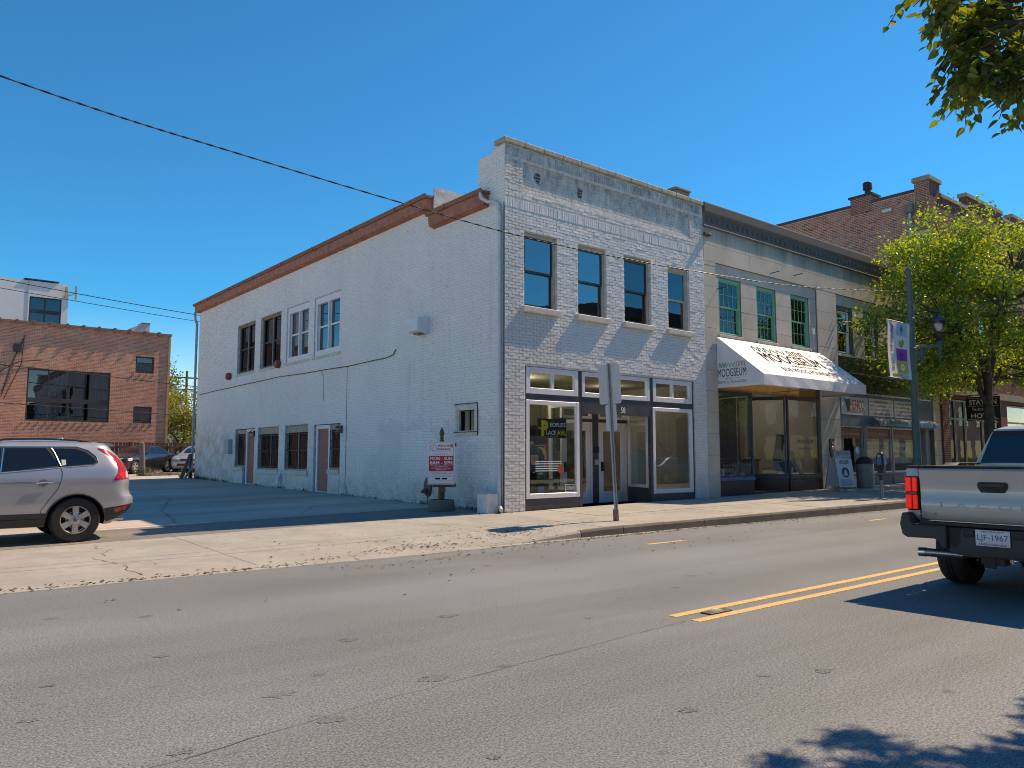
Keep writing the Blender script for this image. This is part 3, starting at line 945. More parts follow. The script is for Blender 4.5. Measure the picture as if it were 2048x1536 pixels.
# barred lower windows and the two red doors
def bars(u0, u1, z0, z1, parent, scroll=True):
    q = MB(); n = max(3, int((u1 - u0) / 0.12))
    for i in range(n + 1):
        u = u0 + (u1 - u0) * i / n
        q.tube([S.P(u, 0.03, z0), S.P(u, 0.03, z1)], 0.009, 5)
    for z in (z0 + 0.05, z0 + (z1 - z0) * .5, z1 - 0.05): S.box(q, u0, u1, 0.02, 0.045, z - 0.012, z + 0.012)
    if scroll:
        for i in range(n):
            if i % 2: continue
            c = u0 + (u1 - u0) * (i + .5) / n; zc = z0 + (z1 - z0) * 0.62
            q.tube([S.P(c + 0.055 * math.cos(t * .5), 0.03, zc + 0.13 * math.sin(t * .5)) for t in range(13)], 0.007, 5)
    return q.build('window_bars', M_IRON, parent)
M_HEAD = plain('stained_lintel', (0.40, 0.36, 0.30), 0.8, 0.25, 7)
for (a, b, z0, z1) in low[1:3]:
    q = MB(); frame_boxes(q, S, a + .003, b - .003, z0 + .003, z1 - .003, 0.10, 0.17, 0.06, 0.24, 0.05)
    S.box(q, (a + b) / 2 - .03, (a + b) / 2 + .03, 0.11, 0.16, z0 + .05, z1 - .24)
    w = q.build('window', M_HEAD, WB); w['label'] = 'ground-floor window behind black iron bars'
    for u0, u1 in ((a + .06, (a + b) / 2 - .03), ((a + b) / 2 + .03, b - .06)): pane(S, u0, u1, z0 + .05, z1 - .24, 0.14, G_SIDE, w)
    bars(a + .05, b - .05, z0 + .06, z1 - .26, w)
    q = MB(); S.box(q, a - .08, b + .08, -0.05, 0.10, z0 - 0.16, z0 - .003); q.build('sill', M_STONE, WB, bevel=0.01)
    q = MB(); S.box(q, a + .25, a + .6, 0.3, 0.32, z0 + .1, z0 + 1.1); S.box(q, a + 1.0, a + 1.3, 0.3, 0.32, z0 + .1, z0 + 1.1); q.build('curtain', M_WHITE, w)
def side_door(u0, ud0, ud1, u1, zg, z1, wdw):
    """door plus narrow barred sidelight in one opening"""
    q = MB(); frame_boxes(q, S, ud0 - .12, ud1 + .12, zg, z1 - .02, 0.06, 0.17, 0.11, 0.12, 0.02)
    d = q.build('door', M_WHITE, WB, bevel=0.006); d['label'] = 'brick-red side door in a white frame'
    q = MB(); S.box(q, ud0, ud1, 0.11, 0.15, zg + .02, z1 - .14)
    for zz in ((zg + .25, zg + .9), (zg + 1.05, z1 - .3)):
        S.box(q, ud0 + .1, ud1 - .1, 0.104, 0.109, zz[0], zz[1])
    q.build('door_leaf', M_DOORR, d, bevel=0.004)
    q = MB(); q.lathe([(.0, .0), (.03, .0), (.035, .03), (.02, .05), (.0, .05)], (0.05, ud0 + .08, zg + 1.0), 10, 'x'); q.build('knob', M_GALV, d)
    a, b = wdw
    q = MB(); frame_boxes(q, S, a, b, 1.05, z1 - .02, 0.09, 0.16, 0.05, 0.16)
    w = q.build('sidelight', M_HEAD, WB); pane(S, a + .05, b - .05, 1.1, z1 - .18, 0.13, G_SIDE, w); bars(a + .04, b - .04, 1.1, z1 - .2, w)
    q = MB(); S.box(q, a - .02, b + .02, -0.04, 0.16, 0.90, 1.045); q.build('sill', M_STONE, WB, bevel=0.01)
    q = MB(); S.box(q, a, b, 0.002, 0.16, 0, 0.898); q.build('sidelight_base', M_WS, WB)
side_door(14.99, 15.12, 15.85, 17.0, zlot(0, 15.5), 2.50, (16.10, 16.96))
side_door(8.03, 8.95, 9.70, 9.88, zlot(0, 9.3), 2.46, (8.06, 8.80))
# small window in a stucco surround near the corner
q = MB(); frame_boxes(q, S, 1.03, 1.95, 1.93, 2.68, -0.018, 0.008, 0.11, 0.13, 0.13); q.build('window_surround', M_STONE, WB, bevel=0.008)
q = MB(); frame_boxes(q, S, small[0], small[1], small[2], small[3], 0.07, 0.12, 0.03); S.box(q, 1.44, 1.49, 0.08, 0.12, small[2], small[3])
w = q.build('window', M_IRON, WB); w['label'] = 'small dark sliding window near the corner'
for a, b in ((1.16, 1.44), (1.49, 1.77)): pane(S, a, b, small[2] + .03, small[3] - .03, 0.10, G_SIDE, w)
M_SEAL = plain('old_sealant', (0.06, 0.055, 0.05), 0.9, 0.3, 30)
pts = [(1.97, 2.70), (1.7, 2.71), (1.4, 2.705), (1.03, 2.71), (1.005, 2.5), (1.005, 2.1), (1.01, 1.95)]
q = MB(); q.tube([(-0.012, a + random.uniform(-.004, .004), b) for a, b in pts], 0.012, 5); q.build('sealant_bead', M_SEAL, WB)
q = MB(); q.tube([(-0.018, 1.97, 2.03), (-0.02, 1.5, 2.025), (-0.018, 1.0, 2.03)], 0.012, 5); q.build('sealant_bead', M_SEAL, WB)
# fixtures on the side wall
q = MB(); q.prism([(0.0, 4.60), (-0.36, 4.66), (-0.36, 5.00), (-0.02, 5.06), (0.0, 5.06)], lambda p, z_, t: (p, t, z_), 3.14, 3.62)
vh = q.build('vent_hood', plain('white_metal', (0.70, 0.72, 0.75), 0.4, 0.06, 4), WB, bevel=0.01)
q = MB(); q.box(-0.24, -0.06, 3.24, 3.52, 4.60, 4.64); q.build('vent_opening', plain('tan_vent', (0.30, 0.22, 0.13), 0.8, 0.2, 9), WB)
for yy, zz in ((17.76, 4.66), (12.81, 4.70)):
    q = MB(); q.lathe([(0.12, 0.0), (0.14, -0.02), (0.145, -0.12), (0.12, -0.16), (0.05, -0.18), (0.0, -0.18)], (-0.004, yy, zz), 18, 'x'); q.build('alarm_bell', plain('alarm_red', (0.28, 0.06, 0.045), 0.45, 0.2, 6), WB, smooth=True)
q = MB(); q.box(-0.16, 0.0, 17.30, 17.80, 1.55, 2.12); q.build('meter_box', plain('grey_box_paint', (0.38, 0.41, 0.44), 0.5, 0.1, 4), WB, bevel=0.015)
M_LAMPGL = glass('lantern_glass', (0.9, 0.9, 0.86), 1.5)
for yy, zz in ((15.0, 2.28), (7.92, 2.26)):
    q = MB(); q.box(-0.03, 0.0, yy - .05, yy + .05, zz - .1, zz + .12); q.tube([(0, yy, zz + .08), (-.10, yy, zz + .14), (-.14, yy, zz + .08)], 0.012, 6)
    q.lathe([(0.02, .10), (0.09, .05), (0.09, .03)], (-.14, yy, zz), 8)
    q.box(-.185, -.095, yy - .045, yy + .045, zz - .15, zz - .13)
    wl = q.build('wall_lantern', M_IRON, WB)
    q = MB(); q.lathe([(0.05, .03), (0.04, -.13)], (-.14, yy, zz), 8); q.build('lantern_glass', M_LAMPGL, wl)
wire = [(21.55, 4.15), (19.5, 4.19), (17, 4.2), (14.9, 4.235), (12.82, 4.24), (10.8, 4.21), (9.4, 4.2), (7.53, 4.16), (6.3, 4.17), (5.3, 4.19), (4.9, 4.24), (4.76, 4.36)]
q = MB(); q.tube([(-0.022, a, b + random.uniform(-.012, .012)) for a, b in wire], 0.013, 5); q.build('wall_cable', M_IRON, WB)
q = MB(); q.tube([(-0.015, 9.4, 4.2), (-0.015, 9.25, 4.0), (-0.015, 9.2, 3.2)], 0.006, 4); q.build('wall_cable', M_IRON, WB)
q = MB(); q.tube([(-0.015, 7.62, 4.16), (-0.015, 7.60, 2.2), (-0.015, 7.62, 0.6), (-.02, 7.45, .32)], 0.006, 4); q.build('wall_cable', M_IRON, WB)
q = MB(); q.prism([(0.0, 0.50), (-0.14, 0.50), (-0.12, 0.72), (0.0, 1.00)], lambda p, z_, t: (p, t, z_), 12.36, 12.58); q.build('dryer_vent', M_WPIPE, WB, bevel=0.008)
fc = thing('fire_hose_connection', 'rust-red oval fire hose connection plate low on the white side wall', 'hose connection', (-0.03, 3.1, 0.35))
q = MB(); q.lathe([(0.0, 0.0), (1.0, 0.0), (1.0, -0.025), (0.85, -0.05), (0.0, -0.055)], (0, 0, 0), 24, 'x')
q.v = [(-0.003 + a, 3.1 + b * 0.17, 0.68 + c * 0.25) for a, b, c in q.v]
q.build('back_plate', plain('faded_red_iron', (0.20, 0.075, 0.065), 0.6, 0.3, 9), fc, smooth=True)
for dy in (-0.02, 0.05):
    q = MB(); q.tube([(-0.04, 3.1 + dy, 0.62), (-0.12, 3.1 + dy, 0.58), (-0.16, 3.1 + dy, 0.54)], 0.045, 10); q.build('hose_coupling', plain('faded_red_iron', (0.2, .075, .065)), fc, smooth=True)
q = MB(); q.tube([(-0.03, 3.1, 0.45), (-0.03, 3.1, 0.24)], 0.012, 6); q.build('drain_chain', M_IRON, fc)

# ------------------------------------------------------------ storefront of the white building
def bxp(name, mat, parent, *b, bevel=0.0):
    q = MB()
    for k in b: q.box(*k)
    return q.build(name, mat, parent, bevel=bevel)
D0, D1 = 0.05, 0.16
sf = bxp('storefront_frame', M_SLATE, WB, (0.605, 0.66, D0, D1, 0.1, 3.535), (2.37, 2.47, D0, D1, 0.1, 2.76), (4.99, 5.08, D0, D1, 0.1, 2.76), (6.765, 6.825, D0, D1, 0.1, 3.535),
         (0.66, 6.765, D0, D1, 2.762, 2.90), (2.34, 2.46, D0, D1, 2.90, 3.535), (4.975, 5.105, D0, D1, 2.90, 3.535), (3.66, 3.74, D0, D1, 2.90, 3.535))
bxp('lintel_board', M_SLATE, WB, (2.47, 4.99, 0.045, 0.12, 2.50, 2.758))
bxp('base_panel', M_SLATE, WB, (0.66, 2.37, 0.055, 0.15, 0.1, 0.47), bevel=0.006)
bxp('base_panel', M_SLATE, WB, (5.08, 6.765, 0.055, 0.15, 0.1, 0.455), bevel=0.006)
def shop_window(u0, u1, z0, z1, w, mull=None, d=0.035, label=None):
    q = MB(); frame_boxes(q, F, u0, u1, z0, z1, d, 0.13, w, w, w * 1.15)
    if mull: F.box(q, mull - .045, mull + .045, d + .01, 0.12, z0 + w * 1.15, z1 - w)
    o = q.build('shop_window', M_WHITE, WB, bevel=0.008)
    if label: o['label'] = label
    if mull:
        pane(F, u0 + w, mull - .045, z0 + w, z1 - w, 0.09, G_SHOP, o); pane(F, mull + .045, u1 - w, z0 + w, z1 - w, 0.09, G_SHOP, o)
    else:
        pane(F, u0 + w, u1 - w, z0 + w, z1 - w, 0.09, G_SHOP, o)
    return o
shop_window(0.665, 2.335, 2.905, 3.53, 0.12, 1.50, label='white transom window with two panes over the left display')
shop_window(2.465, 3.655, 2.905, 3.53, 0.10, label='white transom window over the entry, nearer the corner')
shop_window(3.745, 4.970, 2.905, 3.53, 0.10, label='white transom window over the entry, farther from the corner')
shop_window(5.11, 6.76, 2.905, 3.53, 0.12, 5.93, label='white transom window with two panes over the right display')
w1 = shop_window(0.665, 2.365, 0.475, 2.755, 0.10, label='left display window with clothes and a black hanging sign')
w2 = shop_window(5.085, 6.76, 0.46, 2.755, 0.10, label='right display window reflecting the street')
# recessed entry: splayed side glazing, back wall with two white doors
def pl(a, b, z0, z1, t=0.05):
    """thin upright slab between plan points a and b"""
    a = Vector((*a, 0)); b = Vector((*b, 0)); n = (b - a).normalized().cross(Vector((0, 0, 1))) * t / 2
    p = [a - n, b - n, b + n, a + n]
    return [(q.x, q.y, z0) for q in p] + [(q.x, q.y, z1) for q in p]
ZE = 0.21
bxp('entry_floor', plain('entry_tile', (0.16, 0.10, 0.085), 0.6, 0.2, 8), WB, (2.47, 5.35, 0.06, 1.22, 0.1, ZE))
bxp('entry_ceiling', M_WHITE, WB, (2.4, 5.4, 0.121, 1.25, 2.765, 2.79))
for (a, b) in (((4.99, 0.12), (5.36, 1.18)), ((2.46, 0.12), (2.38, 1.18))):
    A, B = Vector(a), Vector(b)
    q = MB(); q.hexa(pl(a, b, 0.1, 0.62, .06)); q.build('entry_side_base', M_SLATE, WB)
    q = MB()
    for t0, t1 in ((0.02, 0.10), (0.90, 0.98)):
        q.hexa(pl(A.lerp(B, t0), A.lerp(B, t1), 0.62, 2.76, .06))
    q.hexa(pl(A.lerp(B, .1), A.lerp(B, .9), 0.62, 0.70, .06)); q.hexa(pl(A.lerp(B, .1), A.lerp(B, .9), 2.28, 2.36, .06)); q.hexa(pl(A.lerp(B, .1), A.lerp(B, .9), 2.68, 2.76, .06))
    o = q.build('entry_side_window', M_WHITE, WB)
    q = MB(); q.hexa(pl(A.lerp(B, .1), A.lerp(B, .9), 0.70, 2.28, .006)); q.build('pane', G_SHOP, o)
    q = MB(); q.hexa(pl(A.lerp(B, .1), A.lerp(B, .9), 2.36, 2.68, .006)); q.build('pane', G_SHOP, o)
bxp('entry_back_wall', M_SLATE, WB, (2.4, 2.62, 1.2, 1.28, 0.1, 2.764), (3.97, 4.20, 1.2, 1.28, 0.1, 2.764), (2.62, 3.97, 1.2, 1.28, 2.36, 2.45), (4.20, 5.36, 1.2, 1.28, 2.36, 2.45))
E_ = Wall(False, 1.2)
def glass_door(u0, u1, lab):
    q = MB(); frame_boxes(q, E_, u0, u1, ZE, 2.36, 0.0, 0.07, 0.06, 0.07, 0.01)
    o = q.build('door', M_WHITE, WB); o['label'] = lab
    q = MB(); frame_boxes(q, E_, u0 + .065, u1 - .065, ZE + .015, 2.285, 0.015, 0.06, 0.13, 0.16, 0.28); q.build('door_leaf', M_WHITE, o, bevel=0.004)
    pane(E_, u0 + .195, u1 - .195, ZE + .295, 2.125, 0.035, G_SHOP, o)
    q = MB(); q.box(u0 + .09, u0 + .15, 1.165, 1.215, 1.05, 1.30); q.tube([(u0 + .12, 1.165, 1.2), (u0 + .12, 1.12, 1.2), (u0 + .12, 1.12, 1.08), (u0 + .12, 1.165, 1.08)], 0.012, 6); q.build('door_handle', M_IRON, o)
    q = MB(); frame_boxes(q, E_, u0, u1, 2.452, 2.762, 0.0, 0.07, 0.07); tr = q.build('transom', M_WHITE, WB); pane(E_, u0 + .07, u1 - .07, 2.52, 2.69, 0.035, G_SHOP, tr)
glass_door(4.205, 5.30, 'white glazed shop door at the back of the entry')
glass_door(2.85, 3.965, 'white glazed stair door beside the mailbox post')
bxp('mail_slot', M_IRON, WB, (4.02, 4.17, 1.15, 1.198, 1.55, 1.70))
bxp('intercom', plain('steel_plate', (0.5, 0.5, 0.5), 0.4, 0.1, 8, metal=0.5), WB, (4.03, 4.16, 1.17, 1.198, 1.22, 1.36))
M_WHT_T = plain('white_lettering', (0.8, 0.8, 0.78), 0.6, 0.0)
M_BLK_T = plain('black_lettering', (0.012, 0.012, 0.015), 0.9, 0.0, spec=.1)
M_YEL_T = plain('yellow_lettering', (0.90, 0.66, 0.02), 0.5, 0.0)
text('58', (3.93, 0.043, 2.63), XR, ZU, 0.17, 0.15, M_WHT_T, WB, 'house_number', 0.01)

# the hanging sign in the left display window
sg = thing('hanging_shop_sign', 'black hanging sign with yellow and white lettering in the left display window', 'sign', (1.55, 0.15, 1.89))
bxp('sign_board', plain('black_sign_board', (0.012, 0.013, 0.017), 0.4, 0.0), sg, (1.10, 2.02, 0.14, 0.155, 1.88, 2.34))
for xx in (1.2, 1.9):
    q = MB(); q.tube([(xx, .148, 2.34), (xx, .148, 2.75)], .003, 4); q.build('hanging_wire', M_IRON, sg)
text('P', (1.32, 0.138, 2.11), XR, ZU, 0.22, 0.37, M_YEL_T, sg, bold=0.06)
text("EOPLE'S", (1.74, 0.138, 2.20), XR, ZU, 0.50, 0.10, M_WHT_T, sg, bold=0.025)
text('LACE', (1.52, 0.138, 2.01), XR, ZU, 0.30, 0.10, M_WHT_T, sg, bold=0.025)
text('AVL', (1.85, 0.138, 2.01), XR, ZU, 0.30, 0.115, M_YEL_T, sg, bold=0.04)
text('THE', (1.155, 0.138, 2.11), XR, ZU, 0.085, 0.045, M_WHT_T, sg, bold=0.02)

# goods in the left display
bxp('display_platform', plain('pale_plinth', (0.5, 0.48, 0.44), 0.7, 0.1, 3), WB, (0.7, 2.34, 0.17, 1.15, 0.212, 0.46))
def torso_form(name, label, loc, mat, m_stand, hood=True, s=1.0):
    t = thing(name, label, 'clothing form', loc)
    q = MB(); n = 20; rows = []
    for (rx, ry, z) in ((.17, .11, .62), (.19, .125, .72), (.20, .13, .85), (.205, .13, 1.0), (.215, .125, 1.1), (.20, .11, 1.18), (.13, .09, 1.24), (.075, .07, 1.27)):
        rows.append([(rx * s * math.cos(2 * math.pi * k / n), ry * s * math.sin(2 * math.pi * k / n), z * s) for k in range(n + 1)])
    q.sheet(rows); q.build('sweatshirt', mat, t, smooth='all', world=False)
    for sg_ in (-1, 1):
        q = MB(); q.tube([(.19 * sg_ * s, 0, 1.16 * s), (.27 * sg_ * s, -.01, 1.0 * s), (.29 * sg_ * s, -.03, .8 * s), (.27 * sg_ * s, -.06, .64 * s)], [.075 * s, .07 * s, .06 * s, .05 * s], 10); q.build('sleeve', mat, t, smooth=True, world=False)
    q = MB(); q.lathe([(.055 * s, 1.25 * s), (.05 * s, 1.32 * s), (.02 * s, 1.35 * s)], (0, 0, 0), 14); q.build('neck_cap', m_stand, t, smooth=True, world=False)
    q = MB(); q.tube([(0, 0, 0.02), (0, 0, .66 * s)], .015, 8); q.lathe([(.14, 0), (.14, .02), (.02, .03)], (0, 0, 0), 16); q.build('stand', M_IRON, t, world=False)
    return t
M_GREYC = plain('grey_sweatshirt', (0.09, 0.10, 0.11), 0.95, 0.15, 14)
torso_form('clothing_form', 'grey sweatshirt on a headless form in the left display window', (1.48, 0.78, 0.46), M_GREYC, plain('form_cap', (.4, .38, .34), .6, 0))
torso_form('clothing_form', 'black shirt on a form at the corner end of the left display', (0.93, 0.62, 0.46), plain('black_shirt', (0.02, 0.02, 0.024), 0.95, 0.1, 14), plain('form_cap', (.4, .38, .34), .6, 0), s=.95)
def card(name, label, cat, x0, x1, y, z0, z1, mat, lean=0.04, kids=()):
    t = thing(name, label, cat, ((x0 + x1) / 2, y, z0))
    q = MB(); q.hexa([(x0, y, z0), (x1, y, z0), (x1, y + .012, z0), (x0, y + .012, z0), (x0, y + lean, z1), (x1, y + lean, z1), (x1, y + lean + .012, z1), (x0, y + lean + .012, z1)])
    q.build('board', mat, t)
    for (a, b, c, e, m_) in kids:
        q = MB(); h = z1 - z0; f_ = lambda z_: y + lean * (z_ - z0) / h - 0.003
        q.quad((a, f_(c), c), (b, f_(c), c), (b, f_(e), e), (a, f_(e), e)); q.build('print', m_, t)
    return t
M_REDC = plain('red_card', (0.42, 0.05, 0.05), .6, .1, 8); M_PINK = plain('pink_card', (0.55, 0.25, 0.32), .6, .1, 8); M_YELC = plain('yellow_card', (.6, .52, .16), .6, .1, 8)
M_TEALC = plain('teal_card', (.05, .16, .17), .6, .1, 8); M_BLUEC = plain('blue_card', (.10, .28, .42), .6, .1, 8); M_WHC = plain('white_card', (.68, .68, .66), .7, .04, 8)
card('display_card', 'red price card in front of the black shirt', 'card', 0.98, 1.16, 0.45, 1.30, 1.52, M_REDC, kids=((1.02, 1.10, 1.34, 1.48, M_WHC),))
card('display_card', 'pink and yellow card in front of the grey sweatshirt', 'card', 1.20, 1.42, 0.47, 1.25, 1.48, M_YELC, kids=((1.23, 1.40, 1.30, 1.46, M_PINK),))
card('display_card', 'dark teal poster low in the left display', 'poster', 1.30, 1.62, 0.4, 0.95, 1.16, M_TEALC, kids=((1.36, 1.5, 1.02, 1.06, M_WHC),))
card('display_card', 'small blue card at the foot of the left display', 'card', 1.22, 1.42, 0.25, 0.47, 0.72, M_BLUEC, kids=((1.26, 1.38, .5, .55, M_WHC),))
t = thing('window_decal', 'striped white lines with a red disc stuck on the left display glass', 'decal', (1.4, 0.085, 1.0))
for i in range(5):
    bxp('stripe', M_WHT_T, t, (0.98, 1.80, .084, .087, 1.10 + i * .055, 1.118 + i * .055))
q = MB(); q.lathe([(0.0, 0.0), (.10, 0.0), (.10, .002), (0, .002)], (1.78, .081, 1.14), 20, 'y'); q.build('disc', M_REDC, t)
t = thing('window_decal', 'white framed hours decal at the bottom of the left display glass', 'decal', (2.05, 0.085, 0.6))
q = MB(); frame_boxes(q, F, 1.92, 2.24, .60, .78, .084, .087, .012); q.build('decal_frame', M_WHT_T, t)
text('OPEN', (2.08, .086, .69), XR, ZU, .24, .09, M_WHT_T, t, shear=.3)
tb = thing('display_bench', 'dark wooden bench under the clothes in the left display', 'bench', (1.4, .5, .46))
bxp('seat', plain('dark_wood', (.07, .045, .035), .6, .3, 6), tb, (.75, 1.95, .3, .8, .82, .90), bevel=.006)
for a, b in ((.8, .35), (1.86, .35), (.8, .72), (1.86, .72)): bxp('leg', plain('dark_wood', (.07, .045, .035)), tb, (a, a + .06, b, b + .06, .46, .82))
bxp('shelf', plain('dark_wood', (.07, .045, .035)), tb, (.87, 1.85, .38, .74, .58, .61))
# hanging glass ornaments and a table behind the right display
for i, (xx, yy, zz, r) in enumerate(((5.9, .55, 1.72, .09), (6.15, .6, 1.50, .10), (6.38, .55, 1.62, .08), (5.52, .6, 1.05, .08))):
    t = thing('hanging_ornament', ('pale wire ornament, highest of those in the right display', 'pale wire ornament in the middle of the right display', 'pale wire ornament nearest the limestone building in the right display', 'pale wire ornament low in the right display')[i], 'ornament', (xx, yy, zz), group='ornaments hanging in the right display window')
    q = MB()
    for k in range(5):
        a = math.pi * k / 5
        q.tube([(r * math.cos(th) * math.cos(a), r * math.cos(th) * math.sin(a), r * math.sin(th)) for th in [2 * math.pi * j / 14 for j in range(15)]], .005, 4)
    q.build('wire_ball', plain('rose_wire', (.62, .5, .45), .35, .1, 8, metal=.4), t, world=False)
    q = MB(); q.tube([(0, 0, r), (0, 0, 2.75 - zz)], .002, 4); q.build('thread', M_IRON, t, world=False)
bxp('display_platform', plain('pale_plinth', (.5, .48, .44)), WB, (5.45, 6.74, .17, 1.1, .212, .44))
card('display_board', 'pale green folding board in the right display window', 'board', 5.35, 6.1, .95, .45, 1.62, plain('pale_green_board', (.42, .50, .40), .7, .1, 3), .1)
t = thing('stair_rail', 'dark stair handrail seen through the shop door', 'handrail', (4.7, 2.0, .21))
q = MB(); q.tube([(4.3, 2.0, 1.05), (5.1, 2.6, 1.9), (5.6, 3.0, 2.5)], .025, 8); q.build('rail', M_IRON, t)
q = MB(); q.tube([(4.35, 2.02, .21), (4.35, 2.02, 1.1)], .02, 8); q.build('post', M_IRON, t)
# lit ceiling lamps of the shop
M_BULB = emit('lit_bulb', (1.0, 0.82, 0.55), 6.0)
def shop_lamp(x, y, z, watts, label):
    t = thing('ceiling_lamp', label, 'lamp', (x, y, z), group='lit shop ceiling lamps')
    q = MB(); q.lathe([(.05, .14), (.06, .10), (.06, .02), (.05, .02)], (0, 0, 0), 14); q.build('can', M_WHITE, t, world=False)
    q = MB(); q.lathe([(0, -.02), (.035, -.015), (.045, .01), (.03, .03)], (0, 0, 0), 12); q.build('bulb', M_BULB, t, world=False, smooth=True)
    d = bpy.data.lights.new('lamp_light', 'POINT'); d.energy = watts; d.color = (1, .96, .90); d.shadow_soft_size = .06
    o = bpy.data.objects.new('lamp_light', d); o.location = (0, 0, -.08); COL.objects.link(o); o.parent = t
shop_lamp(1.9, 1.9, 3.33, 34, 'lit ceiling spot behind the left transom window of the white shop')
shop_lamp(5.6, 2.2, 3.33, 11, 'lit ceiling spot behind the right transom window of the white shop')

# ------------------------------------------------------------ fixtures outside the white building
t = thing('utility_box', 'white painted utility cover box at the foot of the building corner', 'utility box', (-.24, .24, .2))
q = MB(); q.prism([(-.43, .15), (-.43, .60), (-.40, .63), (-.115, .63), (-.115, .15)], lambda p, z_, tt: (p, tt, z_), .08, .46); q.build('cover', plain('white_box_paint', (.66, .65, .63), .6, .12, 4), t, bevel=.01)
q = MB(); q.box(-.42, -.125, .1, .44, .632, .645); q.build('lid', plain('white_box_paint', (.66, .65, .63)), t, bevel=.004)

# private parking sign on a wooden post in a concrete tub
PX, PY = -.75, 1.40
zp = zlot(PX, PY)
ps = thing('parking_sign', 'red and white private parking sign on a wooden post in a concrete tub', 'sign', (PX, PY, zp))
M_TUB = mat_concrete('tub_concrete', (.20, .20, .165), 1.0)
q = MB(); q.lathe([(.30, 0), (.31, .03), (.295, .24), (.28, .25), (.25, .25), (.25, .20), (0, .20)], (PX, PY, zp), 26); q.build('tub', M_TUB, ps, smooth=True)
M_POST = plain('weathered_post_wood', (.13, .085, .055), .85, .4, 9, .4)
q = MB(); q.box(PX - .055, PX + .055, PY - .055, PY + .055, zp + .1, zp + 1.0); q.box(PX - .04, PX + .04, PY - .04, PY + .04, zp + 1.0, zp + 1.62)
q.lathe([(.035, 1.62), (.055, 1.66), (.04, 1.70), (.065, 1.76), (.05, 1.83), (0, 1.93)], (PX, PY, zp), 4, a0=.785); q.build('post', M_POST, ps, bevel=.006)
q = MB(); q.box(PX - .12, PX + .065, PY - .066, PY - .056, zp + .42, zp + .54); q.build('hasp', M_RUSTD, ps)
# panel turned towards the street
n = Vector((-.66, -.75, 0)).normalized(); rgt = Vector((-n.y, n.x, 0)); rgt = rgt if rgt.x > 0 else -rgt
pc = Vector((PX, PY, zp + 1.09)) + n * .09
HW, HH = .31, .49
def onp(u, v, e=0.0):
    return pc + rgt * u + Vector((0, 0, v)) + n * e
q = MB(); q.hexa([onp(-HW, -HH), onp(HW, -HH), onp(HW, -HH, -.012), onp(-HW, -HH, -.012), onp(-HW, HH), onp(HW, HH), onp(HW, HH, -.012), onp(-HW, HH, -.012)]); q.build('sign_panel', plain('sign_white', (.84, .81, .81), .4, .04, 4), ps)
q = MB(); q.hexa([onp(-.2, -.55, -.03), onp(.34, -.55, -.03), onp(.34, -.51, -.05), onp(-.2, -.51, -.05), onp(-.2, -.47, -.03), onp(.34, -.47, -.03), onp(.34, -.47, -.05), onp(-.2, -.47, -.05)]); q.build('backing_rail', M_POST, ps)
q = MB(); q.hexa([onp(-.3, .38, -.03), onp(.345, .38, -.03), onp(.345, .38, -.05), onp(-.3, .38, -.05), onp(-.3, .46, -.03), onp(.345, .46, -.03), onp(.345, .46, -.05), onp(-.3, .46, -.05)]); q.build('backing_rail', M_POST, ps)
M_SRED = plain('sign_red', (.62, .02, .055), .4, .05, 4)
def psq(u0, u1, v0, v1, mat, e=.0015, name='print'):
    q = MB(); q.quad(onp(u0, v0, e), onp(u1, v0, e), onp(u1, v1, e), onp(u0, v1, e)); return q.build(name, mat, ps)
psq(-.285, .285, -.19, .165, M_SRED, name='red_band')
for a in ((-.285, .285, .465, .47), (-.285, .285, -.47, -.465), (-.285, -.28, -.465, .465), (.28, .285, -.465, .465)): psq(*a, M_SRED, name='border')
def pst(s, u, v, w, h, m, b=.02): text(s, onp(u, v, .002), rgt, ZU, w, h, m, ps, bold=b)
pst('PRIVATE', .06, .395, .27, .052, M_SRED); pst('PARKING', .06, .315, .30, .052, M_SRED)
pst('MON - SUN', 0, .105, .50, .072, M_WHT_T, .035); pst('8AM - 5PM', 0, .005, .51, .080, M_WHT_T, .035)
psq(-.26, .26, -.052, -.048, M_WHT_T, .002)
pst('VIOLATORS WILL BE', 0, -.080, .30, .022, M_WHT_T); pst('IMMOBILIZED BY OWNERS', 0, -.118, .44, .022, M_WHT_T); pst('EXPENSE & RISK', 0, -.156, .25, .022, M_WHT_T)
pst('PAID PARKING 5PM - 8AM', 0, -.232, .52, .028, M_SRED, .01); pst('THIS IS A PRIVATE LOT', 0, .205, .32, .018, M_BLK_T, 0)
for v in (.255, -.285, -.31, -.41): psq(-.25, .25, v, v + .006, plain('faint_print', (.36, .36, .38), .6, 0))
psq(-.14, -.02, -.375, -.34, M_BLK_T); psq(.02, .14, -.375, -.34, M_BLK_T)
q = MB(); q.tube([onp(-.185 + .07 * math.cos(a), .355 + .07 * math.sin(a), .001) for a in [2 * math.pi * k / 24 for k in range(25)]], .005, 5); q.build('ring_emblem', plain('emblem_blue', (.14, .20, .26), .6, 0), ps)
q = MB(); q.tube([onp(-.21, .33, .001), onp(-.17, .345, .001), onp(-.20, .365, .001), onp(-.165, .385, .001)], .004, 5); q.build('emblem_mark', plain('emblem_blue', (.14, .20, .26)), ps)
for a, b in ((.22, .40), (.25, .425), (.25, .375)): psq(a - .02, a + .015, b - .018, b + .018, M_SRED)

